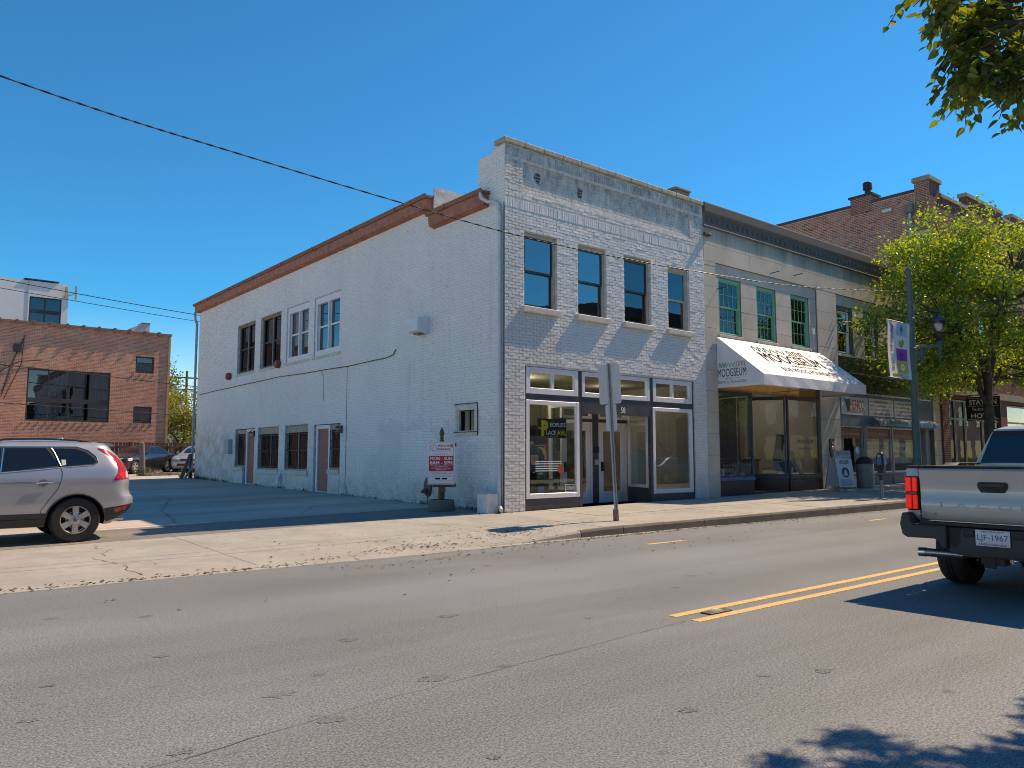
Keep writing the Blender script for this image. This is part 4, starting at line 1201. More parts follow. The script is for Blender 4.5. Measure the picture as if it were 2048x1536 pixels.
def stock_shelf(label, x0, x1, y, z0, rows, seed, tone):
    t = thing('stock_shelf', label, 'shelf', ((x0 + x1) / 2, y, z0)); rg = random.Random(seed)
    for xx in (x0, x1 - .04): bxp('upright', M_IRON, t, (xx, xx + .04, y, y + .35, z0, z0 + rows * .42 + .1))
    q = MB(); mats = [plain('goods_%s' % c[0].replace(' ', '_'), c[1], .7, .15, 8) for c in tone]
    for k in range(rows):
        z = z0 + .12 + k * .42
        bxp('shelf_board', plain('shelf_wood', (.22, .14, .08), .6, .2, 5), t, (x0 + .04, x1 - .04, y, y + .35, z, z + .03))
        u = x0 + .08
        while u < x1 - .2:
            w = rg.uniform(.09, .26); h = rg.uniform(.12, .34); q.mi = rg.randrange(len(tone))
            q.box(u, u + w, y + .02, y + .26, z + .032, z + .03 + h); u += w + rg.uniform(.02, .08)
    q.build('goods', mats, t, kind='stuff')                # too small to pick apart singly
    return t
TONE = [('dark blue', (.05, .08, .18)), ('white', (.6, .6, .58)), ('red', (.36, .05, .04)), ('tan', (.42, .30, .17)), ('grey', (.22, .23, .24)), ('green', (.08, .22, .12)), ('black', (.02, .02, .022))]
stock_shelf('dark steel shelf of goods at the back of the white shop, left side', 2.2, 4.0, 4.7, .212, 5, 41, TONE)
stock_shelf('dark steel shelf of goods at the back of the white shop, right side', 5.0, 7.0, 4.7, .212, 5, 42, TONE)
rk = thing('clothes_rack', 'steel rail of hanging clothes behind the left display', 'clothes rack', (2.6, 2.6, .21))
q = MB(); q.tube([(1.7, 2.6, .22), (1.7, 2.6, 1.75), (3.5, 2.6, 1.75), (3.5, 2.6, .22)], .018, 8); q.tube([(1.7, 2.35, .23), (1.7, 2.85, .23)], .018, 8); q.tube([(3.5, 2.35, .23), (3.5, 2.85, .23)], .018, 8); q.build('rail', M_GALV, rk, smooth=True)
rgc = random.Random(6); q = MB(); mats = [plain('cloth_%s' % c[0].replace(' ', '_'), c[1], .95, .2, 10) for c in TONE]
for k in range(13):
    xx = 1.82 + k * .125; q.mi = rgc.randrange(len(TONE))
    q.prism([(-.05, .70), (-.22, .62), (-.27, .35), (-.20, .33), (-.19, .0), (.19, .0), (.20, .33), (.27, .35), (.22, .62), (.05, .70)], lambda p_, z_, tt: (xx + tt, 2.6 + p_, 1.0 + z_), -.02, .03)
q.build('hanging_clothes', mats, rk, kind='stuff')

# ------------------------------------------------------------ limestone building with two shops
def mat_limestone(name, col, top_stain_shade=True):
    m = NT(name)
    x, y, z = m.xyz()
    a = m.noise(0.8, 5, 0.6); b = m.noise(7, 6, 0.72); f = m.noise(80, 3, 0.6)
    inf = m.n('ShaderNodeObjectInfo')
    c = m.mix(m.ramp(a, 0.3, 0.7), tuple(q * 0.85 for q in col), tuple(q * 1.1 for q in col))
    c = m.mix(m.rng(inf.outputs['Random'], 0, 1, 0, 0.35), c, (col[0] * .78, col[1] * .74, col[2] * .72))
    c = m.mix(m.math('MULTIPLY', m.ramp(b, 0.55, 0.75), 0.35), c, tuple(q * 0.55 for q in col))
    if top_stain_shade:  # dark streaky top: stain plus the cornice's shadow, both put into the colour
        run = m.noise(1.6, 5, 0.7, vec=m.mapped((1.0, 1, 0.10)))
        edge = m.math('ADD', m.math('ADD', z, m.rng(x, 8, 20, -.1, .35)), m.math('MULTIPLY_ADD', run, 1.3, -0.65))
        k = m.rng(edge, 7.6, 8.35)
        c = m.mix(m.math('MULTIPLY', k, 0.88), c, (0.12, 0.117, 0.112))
    m.color(c); m.set(Roughness=0.88)
    m.b.inputs['Specular IOR Level'].default_value = 0.25
    m.bump(m.math('ADD', b, m.math('MULTIPLY', f, .5)), 0.25, 0.005)
    return m.mat
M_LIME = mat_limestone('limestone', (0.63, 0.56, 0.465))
M_LJOINT = plain('limestone_joint', (0.20, 0.17, 0.14), 0.9, 0.2, 8)
M_DKBLUE = plain('blue_storefront_paint', (0.035, 0.065, 0.105), 0.4, 0.2, 4)
M_GRAN = plain('dark_granite', (0.022, 0.026, 0.034), 0.28, 0.35, 60)
M_BLUEGR = plain('blue_grey_paint', (0.095, 0.135, 0.185), 0.4, 0.15, 4)
M_GREEN = plain('green_window_paint', (0.14, 0.45, 0.28), 0.45, 0.12, 6)
M_TILE = NT('dark_green_glass_tile')
M_TILE.color(M_TILE.mix(M_TILE.ramp(M_TILE.noise(4, 5, .7), .35, .7), (0.010, 0.016, 0.016), (0.05, 0.065, 0.062))); M_TILE.set(Roughness=.16); M_TILE = M_TILE.mat
M_FRAMEB = plain('brown_grey_jamb', (0.17, 0.14, 0.11), 0.7, 0.25, 8)
G_BLUEP = glass('pale_blue_pane_glass', (0.35, 0.40, 0.42), 2.3)
G_WARM = glass('curtained_pane_glass', (0.75, 0.72, 0.66), 1.5)
LB = thing('limestone_shop_building', 'two-storey stained limestone building with green windows and a white awning', 'building', (7.4, 0, .3))
LX0, LX1 = 7.40, 22.98
bay1, bay2 = (7.95, 13.60), (14.88, 22.35)
GW = [(8.14, 9.28), (10.10, 11.18), (12.05, 13.16)]
WW = [(14.98, 16.12), (16.93, 18.02), (18.93, 19.98), (20.78, 21.86)]
l_ops = [(a, b, 5.04, 6.75) for a, b in GW + WW]
def blocks(W, u0, u1, z0, z1, ops, hc, wb, d0, parent, rg, mat=M_LIME, j=0.004, back=0.09, off=0.0):
    z = z0; k = 0
    while z < z1 - 0.05:
        e = min(z + hc, z1)
        bl = [(o[0], o[1]) for o in ops if o[2] < e - .02 and o[3] > z + .02]
        for s, t in cut(u0, u1, bl):
            n = max(1, round((t - s) / wb)); cuts = [s + (t - s) * i / n for i in range(n + 1)]
            if n > 1:
                sh = (wb / 4) * (1 if k % 2 else -1)
                cuts = [cuts[0]] + [c + sh + rg.uniform(-.1, .1) for c in cuts[1:-1]] + [cuts[-1]]
            for a, b in zip(cuts[:-1], cuts[1:]):
                q = MB(); dd = d0 + rg.uniform(-.002, .002)
                W.box(q, a + j, b - j, dd, d0 + back, z + j, e - j); q.build('stone_block', mat, parent)
        z = e; k += 1
rl2 = random.Random(5)
g = MB(); panel(g, F, bay1[0], bay1[1], 4.85, 7.15, [o for o in l_ops if o[1] < 13.6], d=0.075, depth=.2); panel(g, F, bay2[0], bay2[1], 4.95, 7.15, [o for o in l_ops if o[0] > 14], d=0.075, depth=.2)
F.box(g, LX0 + .002, LX1, 0.03, 0.3, 7.14, 8.2)
for a, b in ((LX0 + .002, bay1[0]), (bay1[1], bay2[0]), (bay2[1], LX1)): F.box(g, a, b, 0.03, 0.3, 0.0, 7.14)
lw = g.build('front_wall', M_LJOINT, LB, fixn=False)
blocks(F, LX0 + .004, LX1, 7.14, 8.14, [], 0.50, 1.35, 0.012, lw, rl2, back=.05)
for a, b in ((LX0 + .004, bay1[0]), (bay1[1], bay2[0]), (bay2[1], LX1)): blocks(F, a, b, 0.25, 7.14, [], 0.615, 1.6 if b - a > 1 else 1.2, 0.012, lw, rl2, back=.05)
blocks(F, bay1[0], bay1[1], 4.87, 6.76, [(a - .0, b + .0, 5.04, 6.76) for a, b in GW], 0.475, 0.7, 0.066, lw, rl2, back=.03)
blocks(F, bay2[0], bay2[1], 4.97, 6.76, [(a - .0, b + .0, 5.04, 6.76) for a, b in WW], 0.475, 0.7, 0.066, lw, rl2, back=.03)
blocks(F, bay1[0], bay1[1], 6.76, 7.14, [], 0.38, 1.9, 0.066, lw, rl2, back=.03); blocks(F, bay2[0], bay2[1], 6.76, 7.14, [], 0.38, 1.9, 0.066, lw, rl2, back=.03)
# cornice
g = MB()
g.prism([(0.03, 8.14), (-0.03, 8.14), (-0.04, 8.17), (-0.015, 8.20), (-0.005, 8.24), (-0.005, 8.50), (-0.05, 8.56), (-0.07, 8.60), (-0.07, 8.84), (-0.05, 8.87), (0.36, 8.87), (0.36, 8.14)], lambda p, q_, t: (t, p, q_), LX0 + .004, LX1)
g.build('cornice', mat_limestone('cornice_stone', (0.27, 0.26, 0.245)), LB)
q = MB(); xx = LX0 + .1
while xx < LX1 - .2:
    q.lathe([(.0, 0), (.075, 0), (.09, -.02), (.05, -.03), (0, -.03)], (xx + .1, -.005, 8.37), 8, 'y'); xx += .26
q.build('carved_band', mat_limestone('cornice_stone', (0.19, 0.18, 0.165)), LB, kind='stuff')
g = MB(); g.box(LX0 + .01, LX1, .36, 18, 8.0, 8.15); g.build('roof', M_ROOF, LB)
g = MB(); g.box(LX0 + .01, LX1, 17.8, 18, 0, 8.0); g.box(LX0 + .01, LX0 + .1, .3, 17.8, 0, 8.0); g.box(14.2, 14.3, .3, 17.8, 0, 8.0); g.box(LX1 - .1, LX1, .3, 17.8, 0, 8.0); g.build('inner_walls', M_INT, LB)
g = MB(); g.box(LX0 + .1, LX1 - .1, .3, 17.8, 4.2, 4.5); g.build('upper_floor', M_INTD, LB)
g = MB(); g.box(LX0 + .1, LX1 - .1, .3, 17.8, .15, .36); g.build('ground_floor', M_FLOORW, LB)
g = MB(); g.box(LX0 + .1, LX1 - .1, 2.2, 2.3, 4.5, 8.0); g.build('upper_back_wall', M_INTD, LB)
for i, (a, b) in enumerate(GW):
    w = dh_window(LB, F, a, b, 5.04, 6.75, 0.10, M_GREEN, M_GREEN, G_WARM, cw=0.085, sw=0.04, cols=4, rows=2, label='green sixteen-pane sash window, %s' % ('nearest the white building', 'middle of the three', 'farthest from the white building')[i])
    q = MB(); q.box(a + .1, b - .1, .52, .54, 5.1, 6.7); q.build('curtain', plain('rust_curtain', (0.20, 0.075, 0.04), .9, .35, 5), w)
    q = MB(); q.box(a - .05, b + .05, .02, .10, 4.94, 5.035); q.build('sill', M_LIME, LB, bevel=.008)
for i, (a, b) in enumerate(WW):
    q = MB(); frame_boxes(q, F, a, b, 5.045, 6.745, .09, .2, .10, .14, .05); q.build('jamb', M_FRAMEB, LB)
    dh_window(LB, F, a + .10, b - .18, 5.09, 6.60, 0.13, M_WHITE, M_WHITE, G_BLUEP, cw=0.05, sw=0.04, label='white sash window %s of four over the dark tiles' % ('first', 'second', 'third', 'fourth')[i])
    q = MB(); q.box(a - .04, b + .04, .01, .12, 4.955, 5.04); q.build('sill', M_LIME, LB, bevel=.008)
# iron pegs and stays left in the stone
for xx, zz in ((10.85, 7.25), (12.2, 7.38), (8.0, 6.35)):
    q = MB(); q.tube([(xx, .02, zz), (xx, -.30, zz + .02)], .014, 6); q.build('iron_peg', M_IRON, LB)
q = MB(); q.box(13.33, 13.42, .02, .07, 5.55, 5.75); q.tube([(13.37, .04, 5.55), (13.36, .04, 5.2), (13.42, .04, 4.95)], .008, 5); q.build('cable_box', M_WHITE, LB)
q = MB(); q.lathe([(.0, .0), (.16, .02), (.10, .10), (0, .12)], (7.52, -.02, 7.85), 7, 'z'); q.build('dry_weed_tuft', plain('dry_weed', (.09, .075, .05), .9, .4, 30), LB)

# museum shopfront: front bay, splayed entry glazing, front bay
bxp('stall_riser', M_GRAN, LB, (7.97, 9.68, 0.04, .16, .1, .74)); bxp('stall_riser', M_GRAN, LB, (11.66, 13.52, 0.04, .16, .1, .74))
q = MB(); q.hexa(pl((11.66, .10), (10.9, 1.42), .1, .74, .10)); q.build('stall_riser', M_GRAN, LB)
q = MB(); q.hexa(pl((9.66, .14), (9.9, 1.5), .1, .74, .10)); q.build('stall_riser', M_GRAN, LB)
M_SILLB = plain('blue_sill_paint', (0.05, 0.15, 0.29), 0.4, 0.15, 5)
bxp('shop_sill', M_SILLB, LB, (7.96, 9.70, .0, .17, .742, .84), bevel=.006); bxp('shop_sill', M_DKBLUE, LB, (11.66, 13.54, .0, .17, .742, .84), bevel=.006)
q = MB(); q.hexa(pl((11.66, .10), (10.9, 1.42), .742, .84, .16)); q.build('shop_sill', M_DKBLUE, LB)
def glazing(a, b, z0, z1, parent, mat=M_DKBLUE, w=.055, gl=G_SHOP, label=None):
    A, B = Vector(a), Vector(b); L = (B - A).length; t = w / L
    q = MB(); q.hexa(pl(A, A.lerp(B, t), z0, z1, .07)); q.hexa(pl(A.lerp(B, 1 - t), B, z0, z1, .07)); q.hexa(pl(A.lerp(B, t), A.lerp(B, 1 - t), z1 - .10, z1, .07)); q.hexa(pl(A.lerp(B, t), A.lerp(B, 1 - t), z0, z0 + .04, .07))
    o = q.build('shop_window', mat, parent)
    q = MB(); q.hexa(pl(A.lerp(B, t), A.lerp(B, 1 - t), z0 + .04, z1 - .10, .006)); q.build('pane', gl, o)
    if label: o['label'] = label
    return o
glazing((7.98, .09), (9.70, .09), .842, 3.36, LB, label='left bay window of the museum shop')
glazing((10.9, 1.42), (11.62, .13), .842, 3.36, LB, label='splayed entry window of the museum shop')
glazing((11.64, .09), (13.54, .09), .842, 3.36, LB, label='right bay window of the museum shop')
glazing((9.68, .17), (9.9, 1.48), .842, 3.36, LB)
bxp('shop_header', plain('ochre_header_board', (.42, .24, .07), .6, .1, 4), LB, (7.96, 13.58, .16, .22, 3.37, 3.66)); bxp('shop_header_top', M_LIME, LB, (7.96, 13.58, .16, .24, 3.662, 4.86))
bxp('entry_soffit', M_WHITE, LB, (9.4, 11.8, .24, 1.7, 3.37, 3.40))
q = MB(); q.hexa(pl((9.9, 1.5), (10.9, 1.5), .36, 3.36, .06)); q.build('entry_door', M_DKBLUE, LB)
bxp('shop_back_wall', plain('warm_grey_wall', (.22, .22, .205), .85, .06, 2), LB, (7.55, 14.15, 4.2, 4.25, .36, 4.2))
bxp('shop_ceiling', M_WHITE, LB, (7.55, 14.15, .26, 4.2, 4.1, 4.19))
shop_lamp(10.9, 2.7, 3.45, 12, 'lit pendant spot seen through the museum entry window'); shop_lamp(12.6, 2.4, 3.6, 10, 'lit pendant spot behind the right museum window'); shop_lamp(8.8, 2.2, 3.6, 14, 'lit pendant spot behind the left museum window')
text('MOOGSEUM', (12.7, .082, 1.93), XR, ZU, .95, .13, plain('navy_decal', (.03, .05, .10), .5, 0), LB, 'window_lettering', .01); text('BOB MOOG FOUNDATION', (12.7, .082, 1.70), XR, ZU, .80, .06, plain('navy_decal', (.03, .05, .1)), LB, 'window_lettering')
# things on show in the museum windows
mn = thing('mannequin', 'pale mannequin figure standing on a plinth in the left museum window', 'mannequin', (8.42, .75, .86))
M_MANN = plain('mannequin_white', (.62, .58, .50), .45, .05, 4)
q = MB(); n = 16; rows = []
for rx, ry, z, ox in ((.10, .09, .72, 0), (.15, .10, .80, 0), (.13, .09, .95, 0), (.115, .08, 1.06, 0), (.15, .10, 1.2, 0), (.17, .10, 1.32, 0), (.15, .08, 1.42, 0), (.055, .05, 1.47, 0), (.045, .045, 1.54, .01), (.075, .085, 1.60, .02), (.085, .10, 1.69, .02), (.07, .085, 1.77, .02), (.02, .02, 1.81, .02)):
    rows.append([(8.42 + ox + rx * math.cos(2 * math.pi * k / n), .75 + ry * math.sin(2 * math.pi * k / n), .5 + z) for k in range(n + 1)])
q.sheet(rows); q.build('torso', M_MANN, mn, smooth='all')
for sg_ in (-1, 1):
    q = MB(); q.tube([(8.42 + .17 * sg_, .75, 1.88), (8.42 + .21 * sg_, .72, 1.66), (8.44 + .17 * sg_, .68, 1.45), (8.50 + .12 * sg_, .60, 1.28), (8.52 + .12 * sg_, .57, 1.18)], [.05, .042, .036, .026, .03], 10); q.build('arm', M_MANN, mn, smooth=True)
q = MB(); q.box(8.2, 8.64, .55, .95, .86, 1.24); q.build('plinth', plain('white_plinth', (.6, .6, .58), .6, .05, 3), mn, bevel=.01)
sh = thing('display_shelf', 'white cube shelf behind the goods in the left museum window', 'shelf', (8.5, 1.15, .5))
for xx in (8.15, 8.85): bxp('upright', M_WHITE, sh, (xx, xx + .04, 1.1, 1.4, .4, 2.0))
for zz in (.45, 1.0, 1.5, 1.97): bxp('shelf_board', M_WHITE, sh, (8.19, 8.85, 1.1, 1.4, zz, zz + .035))
bxp('display_floor', plain('warm_plinth', (.33, .22, .14), .7, .2, 3), LB, (7.99, 9.62, .18, 1.3, .36, .83)); bxp('display_floor', plain('warm_plinth', (.33, .22, .14)), LB, (11.8, 13.5, .18, 1.3, .36, .83))
rgx = random.Random(21)
cols = [(.45, .10, .03), (.50, .38, .08), (.62, .62, .6), (.08, .16, .35), (.35, .05, .05), (.10, .25, .16), (.5, .2, .06), (.55, .5, .4)]
kinds = ['orange boxed toy', 'yellow folder', 'white booklet', 'blue boxed game', 'dark red bag', 'green book', 'amber cable coil', 'cream record sleeve']
for i in range(8):
    xx = 8.08 + i * .19; ww = rgx.uniform(.10, .17); hh = rgx.uniform(.12, .36); a = rgx.uniform(-.12, .12)
    t = thing('display_item', kinds[i] + ' on the floor of the left museum window', 'merchandise', (xx, .34, .83))
    q = MB(); q.hexa([(xx, .30, .832), (xx + ww, .30 + a, .832), (xx + ww, .36 + a, .832), (xx, .36, .832), (xx + .02, .36, .832 + hh), (xx + ww + .02, .36 + a, .832 + hh), (xx + ww + .02, .40 + a, .832 + hh), (xx + .02, .40, .832 + hh)]); q.build('cover', plain('merch_%d' % i, cols[i], .6, .1, 9), t, bevel=.004)
    q = MB(); q.quad((xx + .025, .306 + a * .2, .85), (xx + ww - .02, .306 + a * .8, .85), (xx + ww - .01, .335 + a * .8, .83 + hh * .55), (xx + .03, .335 + a * .2, .83 + hh * .55)); q.build('print', M_WHC, t)
def easel(label, x0, x1, y, z0, z1, lean, mf, mp, bars_=()):
    t = thing('leaning_panel', label, 'display panel', ((x0 + x1) / 2, y, z0))
    f_ = lambda z_: y + lean * (z_ - z0) / (z1 - z0)
    q = MB(); q.hexa([(x0, y, z0), (x1, y, z0), (x1, y + .03, z0), (x0, y + .03, z0), (x0, f_(z1), z1), (x1, f_(z1), z1), (x1, f_(z1) + .03, z1), (x0, f_(z1) + .03, z1)]); q.build('frame', mf, t)
    m_ = .05; q = MB(); q.quad((x0 + m_, f_(z0 + m_) - .004, z0 + m_), (x1 - m_, f_(z0 + m_) - .004, z0 + m_), (x1 - m_, f_(z1 - m_) - .004, z1 - m_), (x0 + m_, f_(z1 - m_) - .004, z1 - m_)); q.build('print', mp, t)
    for a, b, c, e, m2 in bars_:
        q = MB(); q.quad((a, f_(c) - .007, c), (b, f_(c) - .007, c), (b, f_(e) - .007, e), (a, f_(e) - .007, e)); q.build('image', m2, t)
M_PALEB = plain('pale_blue_print', (.34, .45, .52), .6, .1, 3); M_DARKP = plain('dark_print', (.06, .06, .065), .6, .2, 6)
easel('pale blue tilted panel with a picture in the museum entry window', 10.75, 11.5, 1.75, .9, 1.95, .25, M_PALEB, plain('grey_blue_print', (.28, .34, .38), .6, .15, 3), ((11.0, 11.35, 1.25, 1.7, plain('mixed_picture', (.20, .20, .12), .7, .7, 14)),))
easel('white framed black panel leaning in the right museum window', 11.75, 12.35, .75, 1.25, 2.2, -.18, M_WHC, M_DARKP, ((11.85, 12.25, 1.35, 1.65, plain('greyprint', (.30, .28, .27), .7, .3, 12)),))
easel('pale panel with dark photograph lying low in the right museum window', 11.85, 13.2, .55, .86, 1.36, .28, M_PALEB, M_PALEB, ((12.15, 12.95, .9, 1.28, plain('dark_photo', (.10, .09, .08), .6, .7, 10)),))
easel('framed document hanging on the back wall of the museum', 11.35, 11.75, 4.17, 1.75, 2.35, 0.0, M_IRON, M_WHC)
easel('pale poster with a dark bird mark in the museum entry window', 10.42, 10.72, 1.56, 1.3, 1.66, 0.0, M_WHC, M_WHC, ((10.47, 10.67, 1.42, 1.56, M_TEALC),))
easel('dark speaker panel hanging behind the museum entry window', 10.2, 10.6, 2.2, 2.55, 2.75, 0.0, M_DARKP, M_DARKP)

# the white awning
AW = thing('shop_awning', 'white canvas awning printed with the museum name over the shop windows', 'awning', (10.7, -.7, 3.42))
M_CANV = plain('white_canvas', (.76, .76, .77), .75, .04, 2)
AX0, AX1, AD, AZW, AZF, AZB = 7.90, 13.66, -1.53, 4.92, 3.72, 3.42
g = MB()
n = 12
for z0, z1, y0, y1, t in ((AZW, AZF, -.012, AD, 0), ):
    rows = [[(AX0 + (AX1 - AX0) * i / n, y0 + (y1 - y0) * k / 4, z0 + (z1 - z0) * k / 4 ) for i in range(n + 1)] for k in range(5)]
    g.sheet(rows)
g.build('slope', M_CANV, AW, smooth='all')
g = MB(); g.sheet([[(AX0 + (AX1 - AX0) * i / n, AD - (.012 * (i % 2) if 0 < i < n and k == 1 else 0), z) for i in range(n + 1)] for k, z in enumerate((AZF, AZB))]); g.build('valance', M_CANV, AW)
for xx in (AX0, AX1):
    g = MB(); g.add([(xx, -.012, AZW), (xx, AD, AZF), (xx, AD, AZB), (xx, -.012, AZB)], [(0, 1, 2, 3)]); g.build('side_panel', M_CANV, AW)
g = MB()
for a, b in (((AX0 + .03, -.02, AZW - .04), (AX0 + .03, AD + .03, AZF - .03)), ((AX1 - .03, -.02, AZW - .04), (AX1 - .03, AD + .03, AZF - .03)), ((AX0 + .03, AD + .03, AZB + .02), (AX1 - .03, AD + .03, AZB + .02)), ((AX0 + .03, -.02, AZB + .02), (AX0 + .03, AD + .03, AZB + .02)), ((AX1 - .03, -.02, AZB + .02), (AX1 - .03, AD + .03, AZB + .02)), ((10.7, -.02, AZB + .02), (10.7, AD + .03, AZB + .02))):
    g.tube([a, b], .014, 6)
g.build('frame', M_GALV, AW)
M_NAVY = plain('navy_print', (.008, .012, .028), .95, 0, spec=.05); M_TEALP = plain('teal_print', (.05, .25, .2), .7, 0); M_GRNP = plain('green_print', (.10, .30, .05), .7, 0); M_ORGP = plain('orange_print', (.55, .10, .03), .7, 0)
def wave_logo(fn, w, h, parent, r):
    """sine, triangle and square waves in three colours; fn(u,v) -> point"""
    L = [[(-.5 + .02 + .30 * t / 36, .5 * math.sin(t / 36 * 2 * math.pi * 3 - 1.5)) for t in range(37)],
         [(-.18 + .06 * k, .42 * (1 if k % 2 else -1)) for k in range(6)],
         [(.13, -.45), (.19, -.45), (.19, .5), (.245, .5), (.245, -.35), (.30, -.35), (.30, .5), (.36, .5), (.36, -.35), (.41, -.35), (.41, .5), (.46, .5), (.46, -.45), (.5, -.45)]]
    for pts, m_ in zip(L, (M_TEALP, M_GRNP, M_ORGP)):
        q = MB(); q.tube([fn(u * w, v * h) for u, v in pts], r, 5); q.build('wave_print', m_, parent)
sl = (Vector((0, -.012, AZW)) - Vector((0, AD, AZF))).normalized()
cc = Vector((0, (-.012 + AD) / 2, (AZW + AZF) / 2))
nr_ = Vector(XR).cross(sl)
def aw(x_, v): return Vector((x_, cc.y, cc.z)) + sl * v + nr_ * .002
wave_logo(lambda u, v: aw(10.55 + u, .53 + v), 3.0, .28, AW, .016)
text('MOOGSEUM', aw(10.78, .10), XR, sl, 3.3, .50, M_NAVY, AW, bold=.02, thick=.001)
text('A PROJECT OF THE', aw(10.95, -.30), XR, sl, 1.5, .11, M_NAVY, AW, thick=.001, bold=.01)
text('BOB MOOG FOUNDATION', aw(11.05, -.54), XR, sl, 3.3, .20, M_NAVY, AW, thick=.001, bold=.02, space=1.25)
YL = (0, -1, 0)
wave_logo(lambda u, v: (AX0 - .004, -.50 - u, 4.06 + v), .92, .13, AW, .010)
text('MOOGSEUM', (AX0, -.50, 3.84), YL, ZU, .95, .235, M_NAVY, AW, bold=.004)
text('A PROJECT OF THE', (AX0, -.50, 3.665), YL, ZU, .50, .035, M_NAVY, AW); text('BOB MOOG FOUNDATION', (AX0, -.50, 3.57), YL, ZU, .95, .075, M_NAVY, AW, space=1.2)
# tabletop crest plaque on the pilaster
t = thing('crest_plaque', 'dark ornate shield plaque on the limestone pier', 'plaque', (14.2, -.01, 1.75))
q = MB(); q.prism([(-.17, .30), (-.08, .34), (0, .30), (.08, .34), (.17, .30), (.14, .1), (.18, -.1), (.10, -.28), (0, -.36), (-.10, -.28), (-.18, -.1), (-.14, .1)], lambda p, z_, tt: (14.2 + p, tt, 1.75 + z_), .008, -.03); q.build('shield', plain('tarnished_metal', (.07, .065, .07), .4, .4, 20, metal=.6), t, bevel=.012)
q = MB(); q.lathe([(.0, .0), (.07, .0), (.055, -.03), (0, -.035)], (14.2, -.031, 1.72), 12, 'y'); q.lathe([(.0, .0), (.04, .0), (.03, -.03), (0, -.035)], (14.2, -.031, 1.88), 10, 'y'); q.build('relief', plain('polished_relief', (.5, .5, .52), .35, .2, 12, metal=.7), t, smooth=True)

# ---- print shop under the dark tiles
zt = 3.72
row = [(3.72, 4.05), (4.07, 4.38), (4.40, 4.94)]
for (z0, z1) in row:
    xx = bay2[0] + .01; 
    while xx < bay2[1] - .05:
        w_ = min(.74, bay2[1] - xx); q = MB(); q.box(xx + .003, xx + w_ - .003, .02 + rl2.uniform(-.002, .002), .08, z0, z1); q.build('tile', M_TILE, LB); xx += w_
bxp('tile_trim', plain('chrome_trim', (.55, .55, .54), .3, .1, 8, metal=.8), LB, (bay2[0], bay2[1], -.01, .06, 4.383, 4.397), (bay2[0], bay2[1], -.02, .06, 3.66, 3.715))
bxp('tile_backing', M_BLUEGR, LB, (bay2[0], bay2[1], .082, .2, 2.52, 4.95))
bxp('fascia_band', M_BLUEGR, LB, (bay2[0], bay2[1], .03, .081, 2.53, 2.90), (bay2[0], bay2[1], .03, .081, 3.56, 3.655), (14.9, 15.0, .03, .081, 2.9, 3.56), (16.90, 16.99, .03, .081, 2.9, 3.56), (18.86, 18.95, .03, .081, 2.9, 3.56), (20.75, bay2[1], .03, .081, 2.9, 3.56))
q = MB(); q.prism([(.029, 2.56), (-.30, 2.56), (-.25, 2.72), (-.12, 2.82), (.029, 2.86)], lambda p, z_, tt: (tt, p, z_), 17.1, 22.3); q.build('rolled_hood', plain('blue_metal_hood', (.14, .20, .27), .3, .1, 4, metal=.5), LB, smooth=True)
def shop_sign(label, x0, x1, mat, body):
    t = thing('shop_sign', label, 'sign', ((x0 + x1) / 2, .02, 2.91), group='sign boards over the print shop')
    bxp('board', mat, t, (x0, x1, .015, .029, 2.91, 3.55), bevel=.003); body(t)
M_SGREY = plain('sign_grey', (.55, .57, .60), .5, .05, 3); M_SWHT = plain('sign_offwhite', (.76, .73, .70), .5, .05, 3); M_RLINE = plain('sign_red_line', (.42, .07, .05), .6, 0)
def s1(t):
    text('HENCO', (16.1, .013, 3.28), XR, ZU, 1.05, .34, plain('sign_red_text', (.50, .09, .04), .6, 0), t, bold=.02); text('REPROGRAPHICS', (16.1, .013, 3.04), XR, ZU, 1.05, .12, M_BLK_T, t)
    q = MB(); q.prism([(15.20, 3.50), (15.56, 3.50), (15.58, 3.05), (15.42, 3.0)], lambda p, z_, tt: (p, tt, z_), .0135, .006); q.build('roll_print', plain('sign_charcoal', (.05, .055, .06), .5, 0), t)
    q = MB(); q.lathe([(0, 0), (.16, 0), (.16, -.003), (0, -.003)], (0, 0, 0), 18, 'y'); q.v = [(15.38 + a, .006 + b, 3.50 + c * .28) for a, b, c in q.v]; q.build('roll_end', M_SWHT, t)
shop_sign('grey print shop sign with red name beside the limestone pier', 15.0, 16.9, M_SGREY, s1)
def s2(lines, x0, x1):
    def f_(t):
        for i, s_ in enumerate(lines):
            z = 3.44 - .145 * i; w_ = min(.085 * len(s_), (x1 - x0) * .66); c = (x0 + x1) / 2
            text(s_, (c, .013, z), XR, ZU, w_, .085, M_BLK_T, t, bold=.01)
            for a, b in ((x0 + .08, c - w_ / 2 - .05), (c + w_ / 2 + .05, x1 - .08)):
                if b > a: bxp('rule_line', M_RLINE, t, (a, b, .011, .0145, z - .008, z + .008))
    return f_
shop_sign('white services sign in the middle over the print shop', 16.99, 18.86, M_SWHT, s2(['REPROGRAPHICS', 'SCANNING', 'QUICK PRINTING', 'GRAPHIC DESIGN SERVICES'], 16.99, 18.86))
shop_sign('white services sign next to the street lamp post', 18.95, 20.75, M_SWHT, s2(['FINE ART PRINTING', 'BROCHURES', 'CAD PLOTTING', 'POSTERS & STICKERS'], 18.95, 20.75))
M_BAN = plain('orange_window_film', (.36, .11, .045), .6, .1, 3)
def print_window(x0, x1, z0, label):
    q = MB(); frame_boxes(q, F, x0, x1, z0, 2.52, .08, .15, .05); o = q.build('shop_window', plain('aluminium_frame', (.5, .5, .5), .4, .1, 8, metal=.6), LB); o['label'] = label
    pane(F, x0 + .05, x1 - .05, z0 + .05, 2.47, .12, G_SHOP, o)
    bxp('film_band', M_BAN, o, (x0 + .05, x1 - .05, .112, .118, 2.08, 2.44)); return o
